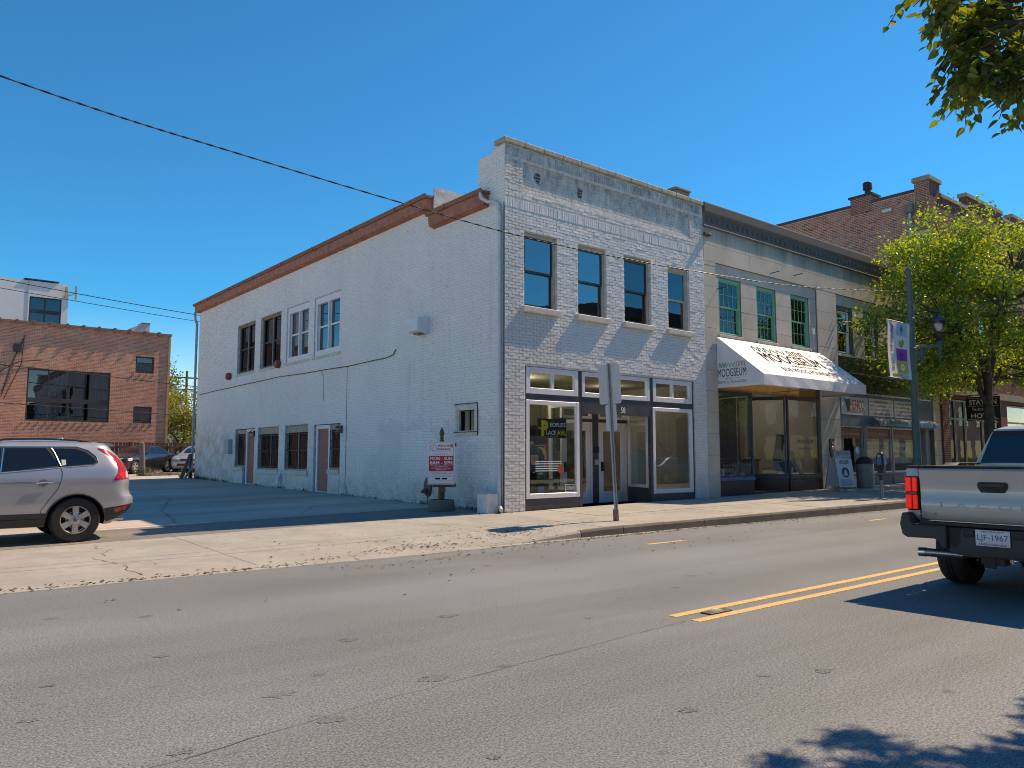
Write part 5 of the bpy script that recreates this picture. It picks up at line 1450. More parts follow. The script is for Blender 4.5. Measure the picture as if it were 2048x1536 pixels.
o = print_window(14.92, 16.56, .42, 'glazed door of the print shop with an orange band'); text('54 Broadway', (15.72, .110, 2.24), XR, ZU, 1.25, .16, plain('film_pale_text', (.62, .45, .36), .6, 0), o)
o2 = print_window(16.80, 18.74, .86, 'print shop window with a best-of poster'); text('CUSTOM PRINTING', (17.75, .110, 2.26), XR, ZU, 1.6, .12, plain('film_pale_text', (.62, .45, .36)), o2)
o3 = print_window(18.84, 20.72, .86, 'print shop window behind the street lamp'); text('WIDE FORMAT & SIGNS', (19.8, .110, 2.2), XR, ZU, 1.6, .10, plain('film_pale_text', (.62, .45, .36)), o3)
bxp('blue_post', M_DKBLUE, LB, (16.56, 16.80, .06, .16, .2, 2.525), (20.72, 20.86, .06, .16, .2, 2.525), (18.74, 18.84, .07, .15, .2, 2.525))
bxp('stall_panel', plain('grey_stall_paint', (.27, .25, .24), .7, .15, 4), LB, (16.80, 18.74, .09, .15, .1, .855), (18.84, 20.72, .09, .15, .1, .855))
bxp('window_ledge', M_SILLB, LB, (16.78, 20.74, .03, .15, .80, .858))
M_POSTR = plain('poster_offwhite', (.74, .71, .69), .7, .05, 3)
t = thing('window_poster', "white best-of poster filling the print shop's middle window", 'poster', (17.75, .2, 1.0))
bxp('sheet', M_POSTR, t, (16.90, 18.66, .19, .20, 1.18, 1.98)); text('"BEST OF ASHEVILLE"', (17.78, .188, 1.80), XR, ZU, 1.62, .18, M_BLK_T, t, bold=.01); text('OVER A DECADE', (17.95, .188, 1.58), XR, ZU, .95, .13, M_BLK_T, t); text('Thank you!', (17.75, .188, 1.33), XR, ZU, 1.1, .2, plain('grey_script', (.32, .30, .31), .7, 0), t, shear=.3); bxp('colour_strip', M_RLINE, t, (16.9, 18.66, .186, .189, 1.68, 1.69))
t = thing('window_poster', 'white custom printing poster in the window behind the street lamp', 'poster', (19.8, .2, 1.0))
bxp('sheet', M_POSTR, t, (18.95, 20.60, .19, .20, 1.18, 1.98)); text('Custom', (19.6, .188, 1.78), XR, ZU, .9, .15, M_BLK_T, t, shear=.3); text('graphics', (19.95, .188, 1.50), XR, ZU, 1.0, .18, M_BLK_T, t, shear=.3); bxp('colour_strip', M_BAN, t, (18.95, 19.75, .186, .189, 1.48, 1.60))
t = thing('window_poster', 'small dark sticker panel on the print shop door glass', 'poster', (16.2, .11, 1.3)); bxp('sheet', M_TEALC, t, (15.92, 16.42, .105, .111, 1.22, 1.80))
q = MB(); q.lathe([(0, 0), (.10, 0), (.10, -.003), (0, -.003)], (16.17, .104, 1.40), 16, 'y'); q.build('sticker', M_PINK, t); q = MB(); q.lathe([(0, 0), (.14, 0), (.14, -.003), (0, -.003)], (16.17, .104, 1.65), 16, 'y'); q.build('sticker', M_WHC, t)
bxp('recess_walls', plain('pale_recess_paint', (.50, .48, .50), .7, .06, 2), LB, (22.0, 22.34, .2, 1.9, .3, 2.52), (20.86, 22.0, 1.85, 1.9, .3, 2.52)); bxp('recess_floor', M_CONC, LB, (20.86, 22.34, .0, 1.85, .2, .45))
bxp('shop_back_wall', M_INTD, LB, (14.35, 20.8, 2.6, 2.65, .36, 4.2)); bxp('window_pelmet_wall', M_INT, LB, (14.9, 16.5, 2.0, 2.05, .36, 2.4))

stock_shelf('dark steel shelf with goods on the back wall of the museum, left side', 8.3, 10.6, 3.75, .36, 5, 51, TONE)
stock_shelf('dark steel shelf with goods on the back wall of the museum, right side', 12.2, 14.0, 3.75, .36, 4, 52, TONE)
ct = thing('shop_counter', 'pale shop counter inside the museum behind the right window', 'counter', (12.4, 2.4, .36))
bxp('counter_body', plain('counter_front', (.38, .36, .33), .6, .1, 4), ct, (11.9, 13.4, 2.3, 2.9, .36, 1.3), bevel=.01); bxp('counter_top', plain('counter_wood', (.25, .15, .08), .45, .2, 4), ct, (11.85, 13.45, 2.25, 2.95, 1.302, 1.35), bevel=.008)
sy = thing('synthesizer', 'black keyboard synthesizer standing on a plinth in the left museum window', 'synthesizer', (9.1, .8, .83))
bxp('stand', plain('white_plinth', (.6, .6, .58)), sy, (8.85, 9.45, .6, 1.05, .832, 1.1), bevel=.01); bxp('case', plain('walnut_case', (.16, .08, .04), .4, .2, 5), sy, (8.78, 9.52, .55, 1.05, 1.102, 1.17), bevel=.006)
q = MB(); q.hexa([(8.8, .85, 1.172), (9.5, .85, 1.172), (9.5, 1.05, 1.172), (8.8, 1.05, 1.172), (8.8, .98, 1.45), (9.5, .98, 1.45), (9.5, 1.05, 1.45), (8.8, 1.05, 1.45)]); q.build('panel', M_IRON, sy)
for k in range(14): bxp('key', M_WHC if k % 3 else M_IRON, sy, (8.82 + k * .048, 8.86 + k * .048, .57, .78, 1.172, 1.19))
for k in range(10):
    q = MB(); q.lathe([(0, 0), (.018, 0), (.014, -.03), (0, -.03)], (8.88 + (k % 5) * .13, .90 + .045 * (k // 5), 1.27 + .09 * (k // 5)), 8, 'y'); q.build('knob', M_GALV, sy)

# ------------------------------------------------------------ brick material for far walls
def mat_brick(name, c1, c2, mortar, side, var=0.5, pale=0.0):
    m = NT(name)
    x, y, z = m.xyz()
    cb = m.n('ShaderNodeCombineXYZ'); m.l(y if side else x, cb.inputs[0]); m.l(z, cb.inputs[1])
    bt = m.n('ShaderNodeTexBrick')
    bt.inputs['Scale'].default_value = 1.0; bt.inputs['Brick Width'].default_value = 0.215; bt.inputs['Row Height'].default_value = 0.076
    bt.inputs['Mortar Size'].default_value = 0.010; bt.inputs['Mortar Smooth'].default_value = 0.2; bt.inputs['Bias'].default_value = -0.1
    bt.inputs['Color1'].default_value = (*c1, 1); bt.inputs['Color2'].default_value = (*c2, 1); bt.inputs['Mortar'].default_value = (*mortar, 1)
    m.l(cb.outputs[0], bt.inputs['Vector'])
    big = m.noise(0.5, 5, 0.65); mid = m.noise(4, 5, 0.7)
    c = m.mix(m.ramp(big, 0.3, 0.7), m.mix(1.0, bt.outputs['Color'], (0.72, 0.66, 0.68), 'MULTIPLY'), bt.outputs['Color'])
    c = m.mix(m.math('MULTIPLY', m.ramp(mid, 0.5, 0.75), var * 0.5), c, tuple(q * 0.45 for q in c1))
    if pale: c = m.mix(m.math('MULTIPLY', m.ramp(m.noise(.8, 5, .7, vec=m.mapped((.5, .5, 2.0))), .5, .75), pale), c, (.42, .33, .28))
    m.color(c); m.set(Roughness=0.9); m.b.inputs['Specular IOR Level'].default_value = 0.2
    inv = m.math('SUBTRACT', 1.0, bt.outputs['Fac'])
    m.bump(m.math('ADD', inv, m.math('MULTIPLY', m.noise(30, 3, .6), .4)), 0.6, 0.008)
    return m.mat
M_BRK_S = mat_brick('red_brick_side', (0.40, 0.125, 0.075), (0.27, 0.085, 0.06), (0.60, 0.50, 0.42), True, 0.5, .25)
M_BRK_F = mat_brick('plum_brick_front', (0.26, 0.10, 0.095), (0.18, 0.07, 0.07), (0.22, 0.15, 0.14), False, 0.4)
M_BRK_L = mat_brick('orange_brick_rear', (0.74, 0.29, 0.15), (0.40, 0.15, 0.11), (0.66, 0.54, 0.45), False, 0.45, .35)
M_CAP = plain('tan_stone_coping', (.33, .27, .20), .85, .2, 5, .3)

# ------------------------------------------------------------ tall brick building on the right
BB = thing('tall_brick_building', 'tall red brick building with stepped parapet behind the street tree', 'building', (23, 0, .5))
BX0, BX1 = 23.0, 41.0
b3w = [(25.4, 26.7), (27.6, 28.9), (29.8, 31.1), (32.0, 33.3), (34.6, 35.9), (37, 38.3)]
ops3 = [(a, b, 5.6, 7.9) for a, b in b3w] + [(a, b, 9.0, 11.0) for a, b in b3w] + [(23.75, 29.6, .0, 3.9), (30.4, 36.2, 0, 3.9)]
F3 = Wall(False, 0.0); S3 = Wall(True, BX0)
g = MB(); panel(g, F3, BX0, BX1, 0, 12.35, ops3, d=0.0, depth=.25); g.build('front_wall', M_BRK_F, BB, fixn=False)
M_BRK_I = NT('red_brick_units')
_g = M_BRK_I.n('ShaderNodeNewGeometry'); _o = M_BRK_I.n('ShaderNodeObjectInfo')
_r = M_BRK_I.math('FRACT', M_BRK_I.math('ADD', _g.outputs['Random Per Island'], _o.outputs['Random']))
_c = M_BRK_I.n('ShaderNodeValToRGB'); _e = _c.color_ramp.elements; _e[0].color = (.18, .07, .06, 1); _e[1].color = (.60, .20, .115, 1); _q = _e.new(.25); _q.color = (.42, .12, .075, 1)
M_BRK_I.l(_r, _c.inputs[0])
M_BRK_I.color(M_BRK_I.mix(M_BRK_I.math('MULTIPLY', M_BRK_I.ramp(M_BRK_I.noise(1.1, 5, .7), .5, .72), .4), _c.outputs[0], (.48, .36, .31)))
M_BRK_I.set(Roughness=.9); M_BRK_I.bump(M_BRK_I.noise(40, 3, .6), .4, .004); M_BRK_I = M_BRK_I.mat
g = MB(); panel(g, S3, 0.002, 20, 0, 12.75, [], d=0.0); bsw = g.build('side_wall', plain('pale_lime_mortar', (.62, .53, .45), .9, .15, 5), BB, fixn=False)
S3b = Wall(True, BX0 - .006); rb3 = random.Random(8); keep3 = []; g = MB()
bricks(g, S3b, .62, 11.5, 8.3, 12.74, [], rb3, .002, 0.0, dback=.007, jt=.014, keep=keep3)
bricks(g, S3b, 11.5, 20, 8.3, 12.74, [], rb3, .002, 0.0, dback=.007, jt=.014)
keep3.sort(key=lambda b_: (Vector((BX0, (b_[0] + b_[1]) / 2, (b_[2] + b_[3]) / 2)) - CAM).length + (50 if b_[2] < 9.2 else 0))
vb = []
for i in range(6):
    q = MB(); one_brick(q, S3b, -.1005, .1005, -.0305, .0305, .007, rb3, .002)
    me = bpy.data.meshes.new('brick'); me.from_pydata([(v[0] - BX0, v[1], v[2]) for v in q.v], [], q.f); me.materials.append(M_BRK_I); vb.append(me)
for i, (a, b, c, e) in enumerate(keep3):
    if i < 300:
        o = bpy.data.objects.new('brick', vb[i % 6]); o.location = (BX0, (a + b) / 2, (c + e) / 2); link(o, bsw)
    else: one_brick(g, S3b, a, b, c, e, .007, rb3, .002)
g.build('brick_courses', M_BRK_I, bsw, kind='stuff', fixn=False)
bxp('corner_pier', M_BRK_F, BB, (BX0 + .01, 24.1, .01, .6, 12.35, 13.15)); bxp('corner_pier_side', M_BRK_S, BB, (BX0 - .004, BX0 + .008, -.004, .6, 11.0, 13.15))
bxp('corner_pier_cap', M_CAP, BB, (BX0 - .07, 24.17, -.07, .68, 13.152, 13.36), bevel=.02)
for a, b, z in ((24.1, 26.9, 12.6), (26.9, 31.2, 13.25), (31.2, 32.6, 12.95), (32.6, 38.8, 13.4)):
    bxp('parapet', M_BRK_F, BB, (a + .002, b, .012, .3, 12.352, z)); bxp('coping', M_CAP, BB, (a - .05, b + .05, -.06, .36, z + .002, z + .18), bevel=.015)
bxp('side_coping', plain('plum_metal_flashing', (.09, .035, .045), .45, .15, 5), BB, (BX0 - .06, BX0 + .35, .62, 2.45, 12.752, 12.87), (BX0 - .06, BX0 + .35, 3.42, 20, 12.752, 12.87))
bxp('chimney', M_BRK_S, BB, (BX0 - .008, BX0 + .7, 2.45, 3.42, 12.4, 13.15), bevel=0); bxp('chimney_cap', M_IRON, BB, (BX0 - .06, BX0 + .76, 2.38, 3.5, 13.152, 13.24))
q = MB(); q.lathe([(.13, 0), (.13, .25), (.2, .27), (.2, .55), (.17, .6), (0, .62)], (BX0 + .3, 2.75, 13.24), 16); q.build('flue', M_IRON, BB, smooth=True)
bxp('wall_floodlight', plain('pale_lamp', (.7, .68, .62), .5, .05, 4), BB, (BX0 - .12, BX0 - .002, 1.55, 1.95, 12.15, 12.28), bevel=.01)
bxp('downspout_head', plain('stone_grey_metal', (.2, .18, .16), .6, .2, 5), BB, (BX0 - .25, BX0 - .004, .62, .95, 11.85, 12.25), bevel=.02); pipe([(BX0 - .12, .78, 11.85), (BX0 - .12, .78, 9.0)], .07, M_GALV, BB)
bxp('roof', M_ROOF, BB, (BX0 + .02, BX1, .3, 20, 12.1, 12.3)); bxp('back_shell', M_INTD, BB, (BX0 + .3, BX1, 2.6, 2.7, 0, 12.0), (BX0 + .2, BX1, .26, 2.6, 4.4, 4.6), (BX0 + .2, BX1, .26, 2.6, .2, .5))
for a, b, z0, z1 in ops3[:-2]:
    dh_window(BB, F3, a, b, z0, z1, .10, plain('green_grey_frame', (.16, .22, .2), .5, .1, 5), plain('green_grey_frame', (.16, .22, .2)), G_BLUEP, cw=.07, sw=.05)
    bxp('sill', M_CAP, BB, (a - .1, b + .1, -.06, .1, z0 - .16, z0 - .002), bevel=.01)
bxp('brick_pier', mat_brick('red_brick_pier', (.27, .085, .06), (.2, .065, .05), (.36, .30, .27), False, .3), BB, (23.05, 23.72, -.06, -.004, .3, 4.0)); bxp('limestone_band', M_CAP, BB, (23.0, 41.0, -.09, -.003, 4.05, 4.35))
for a, b in ((23.76, 24.55), (24.6, 25.6), (25.65, 27.5), (27.55, 29.55), (30.42, 33.2), (33.25, 36.15)):
    q = MB(); frame_boxes(q, F3, a, b, .45, 3.85, .06, .14, .06); F3.box(q, a + .06, b - .06, .07, .13, 3.0, 3.08); o = q.build('shop_window', plain('bronze_frame', (.10, .085, .07), .4, .1, 6, metal=.4), BB)
    pane(F3, a + .06, b - .06, .5, 3.0, .10, G_SHOP, o); pane(F3, a + .06, b - .06, 3.08, 3.8, .10, G_SHOP, o)
t = thing('door_curtain', 'pale yellow draped cloth in the doorway of the tall brick building', 'curtain', (24.1, .3, .5))
q = MB(); q.sheet([[(23.8 + .55 * i / 14, .26 + .03 * math.sin(i * 1.7 + k), .5 + 2.5 * k / 6) for i in range(15)] for k in range(7)]); q.build('cloth', plain('pale_yellow_cloth', (.55, .50, .28), .8, .15, 2), t, smooth='all')
q = MB(); q.prism([(24.0, 1.9), (24.15, 2.0), (24.2, 1.6), (24.12, 1.2), (24.22, .9), (24.05, .8), (23.98, 1.3)], lambda p, z_, tt: (p, tt, z_), .21, .20); q.build('brown_print', plain('brown_print', (.16, .08, .04), .8, .1, 5), t)
hs = thing('hotel_sign', 'black projecting hotel sign with white lettering under the street tree', 'sign', (25.2, -.8, 3.2))
q = MB(); q.box(24.98, 25.02, -1.55, -.25, 2.95, 3.95); q.build('board', plain('black_sign_board', (.012, .013, .017)), hs, bevel=.006)
q = MB(); q.tube([(25, 0, 4.02), (25, -1.5, 4.02)], .025, 6); q.tube([(25, -.4, 4.02), (25, -.4, 3.95)], .012, 5); q.tube([(25, -1.4, 4.02), (25, -1.4, 3.95)], .012, 5); q.build('bracket', M_IRON, hs)
text('STATION', (24.978, -.9, 3.72), YL, ZU, 1.05, .20, M_WHT_T, hs, bold=.02); text('Suites', (24.978, -.75, 3.43), YL, ZU, .5, .13, M_WHT_T, hs); text('HOTEL', (24.978, -.9, 3.15), YL, ZU, .95, .2, M_WHT_T, hs, bold=.02)
for z_ in (3.0, 3.55, 3.88): bxp('rule_line', M_WHT_T, hs, (24.976, 24.979, -1.48, -.32, z_, z_ + .012))

# ------------------------------------------------------------ brick building at the back of the lot
RB = thing('rear_brick_building', 'two-storey orange brick building behind the parking lot', 'building', (-6, 34, .4))
R4 = Wall(False, 34.0)
big = (-5.0, -1.02, 3.32, 6.08); sm1 = (.24, 1.22, 6.2, 7.15); sm2 = (.22, 1.2, 3.33, 4.27); lf = (-10.5, -6.35, 3.32, 6.08)
g = MB(); panel(g, R4, -16, 2.05, 0, 8.45, [big, sm1, sm2, lf], d=0, depth=.22); g.add([(2.05, 34, 0), (2.05, 46, 0), (2.05, 46, 8.45), (2.05, 34, 8.45)], [(0, 1, 2, 3)]); g.build('wall', M_BRK_L, RB, fixn=False)
bxp('roof', M_ROOF, RB, (-16, 2.0, 34.25, 46, 8.1, 8.25)); bxp('back_shell', M_INTD, RB, (-16, 2.0, 35.2, 35.3, 0, 8.1), (-16, 2, 34.25, 35.2, 4.4, 4.5))
bxp('eave_board', M_RUSTD, RB, (-16.1, 2.12, 33.86, 34.2, 8.452, 8.56))
x = -15.8
while x < 2.0:
    q = MB(); q.box(x, x + .09, 33.80, 34.0, 8.36, 8.45); q.build('rafter_tail', M_RUSTD, RB)
    q = MB(); q.box(x - .02, x + .11, 33.82, 34.02, 8.562, 8.62); q.build('roof_rib', M_RUSTD, RB); x += .78
bxp('corner_strip', plain('ochre_gutter', (.42, .24, .10), .6, .2, 5), RB, (1.96, 2.08, 33.93, 33.998, .3, 8.4))
q = MB(); q.prism([(-1.1 + 1.2, 8.57), (1.05, 8.57), (1.05, 9.15), (.62, 9.15), (-.0, 8.8)], lambda p, z_, tt: (p, tt, z_), 34.6, 35.6); q.build('chimney', plain('pale_stack', (.5, .47, .45), .8, .2, 5), RB); bxp('chimney_cap', M_RUSTD, RB, (.62, 1.07, 34.55, 35.6, 9.152, 9.2))
M_BRZ = plain('bronze_window_frame', (.045, .04, .038), .45, .15, 6)
G_REAR = glass('rear_glass', (.45, .52, .55), 1.9)
def rear_window(o, cols, split, label, curtain=None):
    a, b, c, e = o
    q = MB(); frame_boxes(q, R4, a, b, c, e, .06, .16, .08)
    zs_ = c + (e - c) * split if split else None
    for i in range(1, cols): R4.box(q, a + (b - a) * i / cols - .035, a + (b - a) * i / cols + .035, .07, .15, c + .08, e - .08)
    if split: R4.box(q, a + .08, b - .08, .065, .155, zs_ - .18, zs_ + .06)
    w = q.build('window', M_BRZ, RB); w['label'] = label
    for i in range(cols):
        u0, u1 = a + (b - a) * i / cols + .03, a + (b - a) * (i + 1) / cols - .03
        if split: pane(R4, u0, u1, c + .06, zs_ - .15, .11, G_REAR, w); pane(R4, u0, u1, zs_ + .04, e - .06, .11, G_REAR, w)
        else: pane(R4, u0, u1, c + .06, e - .06, .11, G_REAR, w)
        if curtain and i != 2:
            q = MB(); zl = zs_ if split else c; n = 14
            q.sheet([[(u0 + (u1 - u0) * k / n, 34.30 + .03 * (k % 2), z_) for k in range(n + 1)] for z_ in (zl, e)]); q.build('blind', curtain, w)
    q = MB(); k = a - .1
    while k < b + .05:
        q2 = MB(); q2.box(k, k + .066, 33.95, 34.06, c - .12, c - .004); q2.build('sill_brick', M_BRK_L, RB); k += .35
    bxp('sill', plain('sill_grey', (.25, .23, .22), .8, .1, 5), RB, (a - .05, b + .05, 33.96, 34.10, c - .06, c - .002)) if False else None
M_PB = plain('pale_blue_blind', (.42, .50, .52), .8, .08, 3)
rear_window(big, 4, .42, 'wide bronze-framed window with pale blinds', M_PB); rear_window(lf, 4, .42, 'wide bronze-framed window at the picture edge', M_PB)
rear_window(sm1, 1, None, 'small upper window with a vertical blind', M_PB); rear_window(sm2, 1, None, 'small lower window')
q = MB(); q.tube([(-6.1, 33.95, 4.6), (-5.8, 33.93, 6.0), (-5.5, 33.94, 7.0), (-5.2, 33.95, 7.8)], .025, 5); q.tube([(-6.0, 33.95, 4.4), (-5.3, 33.93, 6.3), (-5.25, 33.95, 7.7)], .02, 5); q.tube([(-6.6, 33.95, 5.6), (-5.4, 33.93, 6.4), (-4.4, 33.95, 6.55)], .02, 5); q.box(-5.7, -5.35, 33.85, 33.99, 6.9, 7.3); q.build('service_cables', M_IRON, RB)

# white modern block farther back
WM_ = thing('white_modern_block', 'white modern block with dark window rising behind the orange brick building', 'building', (-6, 60, 0))
W6 = Wall(False, 60.0)
wo = (-1.95, .36, 12.2, 14.55)
g = MB(); panel(g, W6, -22, .85, 0, 15.85, [wo], d=0, depth=.25); g.add([(.85, 60, 0), (.85, 75, 0), (.85, 75, 15.85), (.85, 60, 15.85)], [(0, 1, 2, 3)]); g.build('wall', plain('white_panel_render', (.70, .69, .70), .7, .05, 1.0), WM_, fixn=False)
bxp('roof', M_ROOF, WM_, (-22, .85, 60.2, 75, 15.6, 15.8)); bxp('back_shell', M_INTD, WM_, (-22, .8, 61.5, 61.6, 0, 15.5)); bxp('panel_joint', M_GALV, WM_, (-2.12, -2.04, 59.97, 59.998, 10, 15.85)); bxp('roof_edge', M_IRON, WM_, (-2.4, .1, 59.9, 61, 15.9, 16.0))
q = MB(); frame_boxes(q, W6, *wo[:2], *wo[2:], .05, .18, .1); W6.box(q, -.87, -.77, .06, .17, 12.3, 14.45); W6.box(q, wo[0] + .1, wo[1] - .1, .055, .175, 13.2, 13.5); w = q.build('window', M_IRON, WM_)
for u0, u1 in ((-1.86, -.87), (-.77, .27)): pane(W6, u0, u1, 12.3, 13.2, .1, G_REAR, w); pane(W6, u0, u1, 13.5, 14.45, .1, G_REAR, w)
q = MB(); q.tube([(.85, 59.9, 14.9), (1.3, 59.9, 15.2), (1.3, 59.9, 15.5)], .04, 6); q.box(1.28, 1.42, 59.8, 59.95, 14.6, 15.8); q.box(.55, .72, 59.75, 59.9, 14.7, 15.6); q.build('antenna_panels', plain('tan_antenna', (.42, .34, .27), .6, .1, 5), WM_)

# slatted wooden fence behind the parked cars
FN = thing('wooden_fence', 'brown slatted wooden fence along the back of the lot', 'fence', (2, 32.6, .6))
M_FEN = plain('fence_wood', (.14, .065, .04), .85, .35, 6)
x = -5.0
me0 = None
while x < 13:
    h = 2.2
    q = MB(); q.box(0, .15, -.012, .012, .4, h); 
    if me0 is None:
        o = q.build('board', M_FEN, FN, world=True); me0 = o.data; o.location = (x, 32.6, 0)
    else:
        o = bpy.data.objects.new('board', me0); link(o, FN); o.location = (x, 32.6 + (.05 if int(x * 100) % 2 else 0), 0)
    x += .185
bxp('rail', M_FEN, FN, (-5, 13, 32.615, 32.66, .7, .8), (-5, 13, 32.615, 32.66, 1.9, 2.0))
for xx in (-5, -2.6, -.2, 2.2, 4.6, 7.0, 9.4): bxp('post', M_FEN, FN, (xx, xx + .1, 32.66, 32.76, .3, 2.25))

# wheel stops and a leaning post at the lot edge
M_STOPC = mat_concrete('wheel_stop_concrete', (.25, .24, .22), .8)
for i, (xx, yy, rz) in enumerate(((-2.6, 26.2, .05), (-.2, 26.0, -.04), (.75, 23.9, .1))):
    zz = zlot(xx, yy); t = thing('wheel_stop', ('low concrete wheel stop left of the leaning post', 'low concrete wheel stop right of the leaning post', 'low concrete wheel stop nearest the white building')[i], 'wheel stop', (xx, yy, zz), rz, 'wheel stops at the back of the lot')
    q = MB(); q.prism([(-.09, 0), (.09, 0), (.06, .14), (-.06, .14)], lambda p, z_, tt: (tt, p, z_), -.85, .85); q.build('block', M_STOPC, t, world=False, bevel=.015)
    q = MB(); q.tube([(-.5, 0, .1), (-.5, 0, .16)], .02, 6); q.tube([(.5, 0, .1), (.5, 0, .16)], .02, 6); q.build('anchor_pin', M_RUSTD, t, world=False)
t = thing('wooden_post', 'old grey wooden post standing in front of the black sedan', 'post', (-1.08, 26.2, zlot(-1, 26)))
q = MB(); q.tube([(-1.06, 26.2, .3), (-1.1, 26.2, 1.2), (-1.15, 26.2, 2.08), (-1.15, 26.2, 2.12)], [.14, .13, .12, .06], 9); q.build('timber', plain('grey_timber', (.15, .13, .115), .9, .4, 9, .5), t, smooth=True)
t = thing('fallen_timber', 'short dark timber leaning against the rear corner of the white building', 'timber', (-.4, 21.6, .45))
q = MB(); q.hexa([(-.75, 21.5, .42), (-.60, 21.5, .42), (-.60, 21.62, .42), (-.75, 21.62, .42), (-.30, 21.7, 1.55), (-.18, 21.7, 1.55), (-.18, 21.8, 1.55), (-.30, 21.8, 1.55)]); q.build('plank', plain('old_plank', (.17, .12, .06), .85, .3, 8), t)

# weeds along the foot of the wall and by the post
M_WEED = NT('weed_leaf'); _g = M_WEED.n('ShaderNodeNewGeometry'); _c = M_WEED.n('ShaderNodeValToRGB'); _c.color_ramp.elements[0].color = (.03, .06, .015, 1); _c.color_ramp.elements[1].color = (.13, .17, .04, 1); M_WEED.l(_g.outputs['Random Per Island'], _c.inputs[0]); M_WEED.color(_c.outputs[0]); M_WEED.set(Roughness=.7); M_WEED = M_WEED.mat
rw = random.Random(31); g = MB()
def blade(x, y, z, h):
    a = rw.uniform(0, 6.28); w = rw.uniform(.006, .018); lx, ly = rw.gauss(0, h * .5), rw.gauss(0, h * .5)
    g.add([(x - w * math.sin(a), y + w * math.cos(a), z), (x + w * math.sin(a), y - w * math.cos(a), z), (x + lx * .5 + w * .8, y + ly * .5, z + h * .6), (x + lx, y + ly, z + h)], [(0, 1, 2), (0, 2, 3)])
for cy, n, h in ((21.2, 60, .22), (20.3, 50, .2), (19.2, 40, .18), (17.9, 30, .12), (14.4, 25, .12), (12.5, 30, .14), (10.5, 20, .1), (7.6, 20, .1), (6.0, 20, .07), (4.6, 20, .07), (3.1, 30, .12), (2.2, 40, .10), (1.1, 50, .09), (.65, 30, .08)):
    for _ in range(n):
        yy = rw.gauss(cy, .28); xx = -abs(rw.gauss(.03, .05)); blade(xx, yy, zlot(xx, yy), h * rw.uniform(.3, 1))
for cx, cy, n, h in ((-.9, 26.1, 120, .5), (-.1, 25.7, 60, .22), (.9, 24.0, 80, .2), (-2.2, 26.2, 50, .2), (-.24, -.02, 30, .05)):
    for _ in range(n): xx, yy = rw.gauss(cx, .22), rw.gauss(cy, .12); blade(xx, yy, zlot(xx, yy), h * rw.uniform(.3, 1))
o = g.build('weeds', M_WEED, kind='stuff', fixn=False); tag(o, 'green weeds growing along the foot of the white wall and the lot edge', 'weeds')

# ------------------------------------------------------------ street furniture
M_LGREEN = plain('green_lamp_paint', (.06, .135, .135), .5, .25, 5)
LX, LY = 14.3, -2.75
LZ = zs(LX, LY)
LP = thing('street_lamp', 'tall green street lamp post with acorn lamp and hanging banner', 'street lamp', (LX, LY, LZ))
q = MB(); q.lathe([(.22, 0), (.22, .08), (.18, .12), (.15, .7), (.13, .75), (.115, .8), (.105, 4.4), (.12, 4.42), (.12, 4.5), (.1, 4.52), (.085, 7.05), (.10, 7.07), (.10, 7.13), (.06, 7.2), (0, 7.22)], (LX, LY, LZ), 18); q.build('pole', M_LGREEN, LP, smooth=True)
for z_ in (4.75, 5.7): q = MB(); q.lathe([(.1, 0), (.13, .02), (.13, .1), (.1, .12)], (LX, LY, z_), 16); q.build('collar', M_LGREEN, LP, smooth=True)
AXX = 2.05
q = MB(); q.tube([(LX, LY, 4.90), (LX + .5, LY, 4.93), (LX + 1.2, LY, 5.02), (LX + AXX, LY, 5.12)], .045, 8)
q.tube([(LX + .1, LY, 4.3), (LX + .45, LY, 4.35), (LX + .75, LY, 4.6), (LX + .9, LY, 4.95)], .035, 8)
q.tube([(LX + .30 + .16 * math.cos(a) * (1 - a / 14), LY, 4.62 + .16 * math.sin(a) * (1 - a / 14)) for a in [k * .5 for k in range(20)]], .022, 6)
q.tube([(LX + .62 + .12 * math.cos(a) * (1 - a / 14), LY, 4.74 - .12 * math.sin(a) * (1 - a / 14)) for a in [k * .5 for k in range(18)]], .018, 6)
q.lathe([(0, -.62), (.03, -.5), (.04, -.2), (.08, -.08), (.09, .0), (.07, .08), (.1, .12), (.1, .16)], (LX + AXX, LY, 5.1), 12); q.build('arm', M_LGREEN, LP, smooth=True)
q = MB(); q.lathe([(.12, .16), (.14, .2), (.10, .26), (.14, .34), (.15, .42), (.11, .46)], (LX + AXX, LY, 5.1), 14); q.build('lamp_base', M_IRON, LP, smooth=True)
q = MB(); q.lathe([(.13, .46), (.2, .55), (.25, .7), (.26, .82)], (LX + AXX, LY, 5.1), 20); q.build('globe', glass('ribbed_globe', (.85, .86, .88), 1.7, .15), LP, smooth=True)
q = MB(); q.lathe([(.05, .5), (.1, .6), (.12, .74), (.06, .82), (0, .82)], (LX + AXX, LY, 5.1), 14); q.build('inner_refractor', plain('frosted_white', (.72, .73, .75), .6, .04, 8), LP, smooth=True)
q = MB(); q.lathe([(.28, .82), (.28, .87), (.2, .96), (.12, 1.0), (.07, 1.03), (.06, 1.12), (.09, 1.14), (.04, 1.2), (0, 1.26)], (LX + AXX, LY, 5.1), 20); q.build('lamp_cap', plain('dark_lamp_cap', (.03, .05, .07), .35, .1, 5), LP, smooth=True)
BN = thing('lamp_banner', 'white vertical banner reading redefine the weekend on the lamp post', 'banner', (LX - .8, LY, 3.9))
bx0, bx1, bz0, bz1 = LX - 1.62, LX - .16, 3.84, 5.60
def bnp(u, z_, e=0.0): return (u, LY + .05 * math.sin((u - bx0) * 2.2) + .02 * math.sin(z_ * 3) - e, z_ + (bx1 - u) * .0)
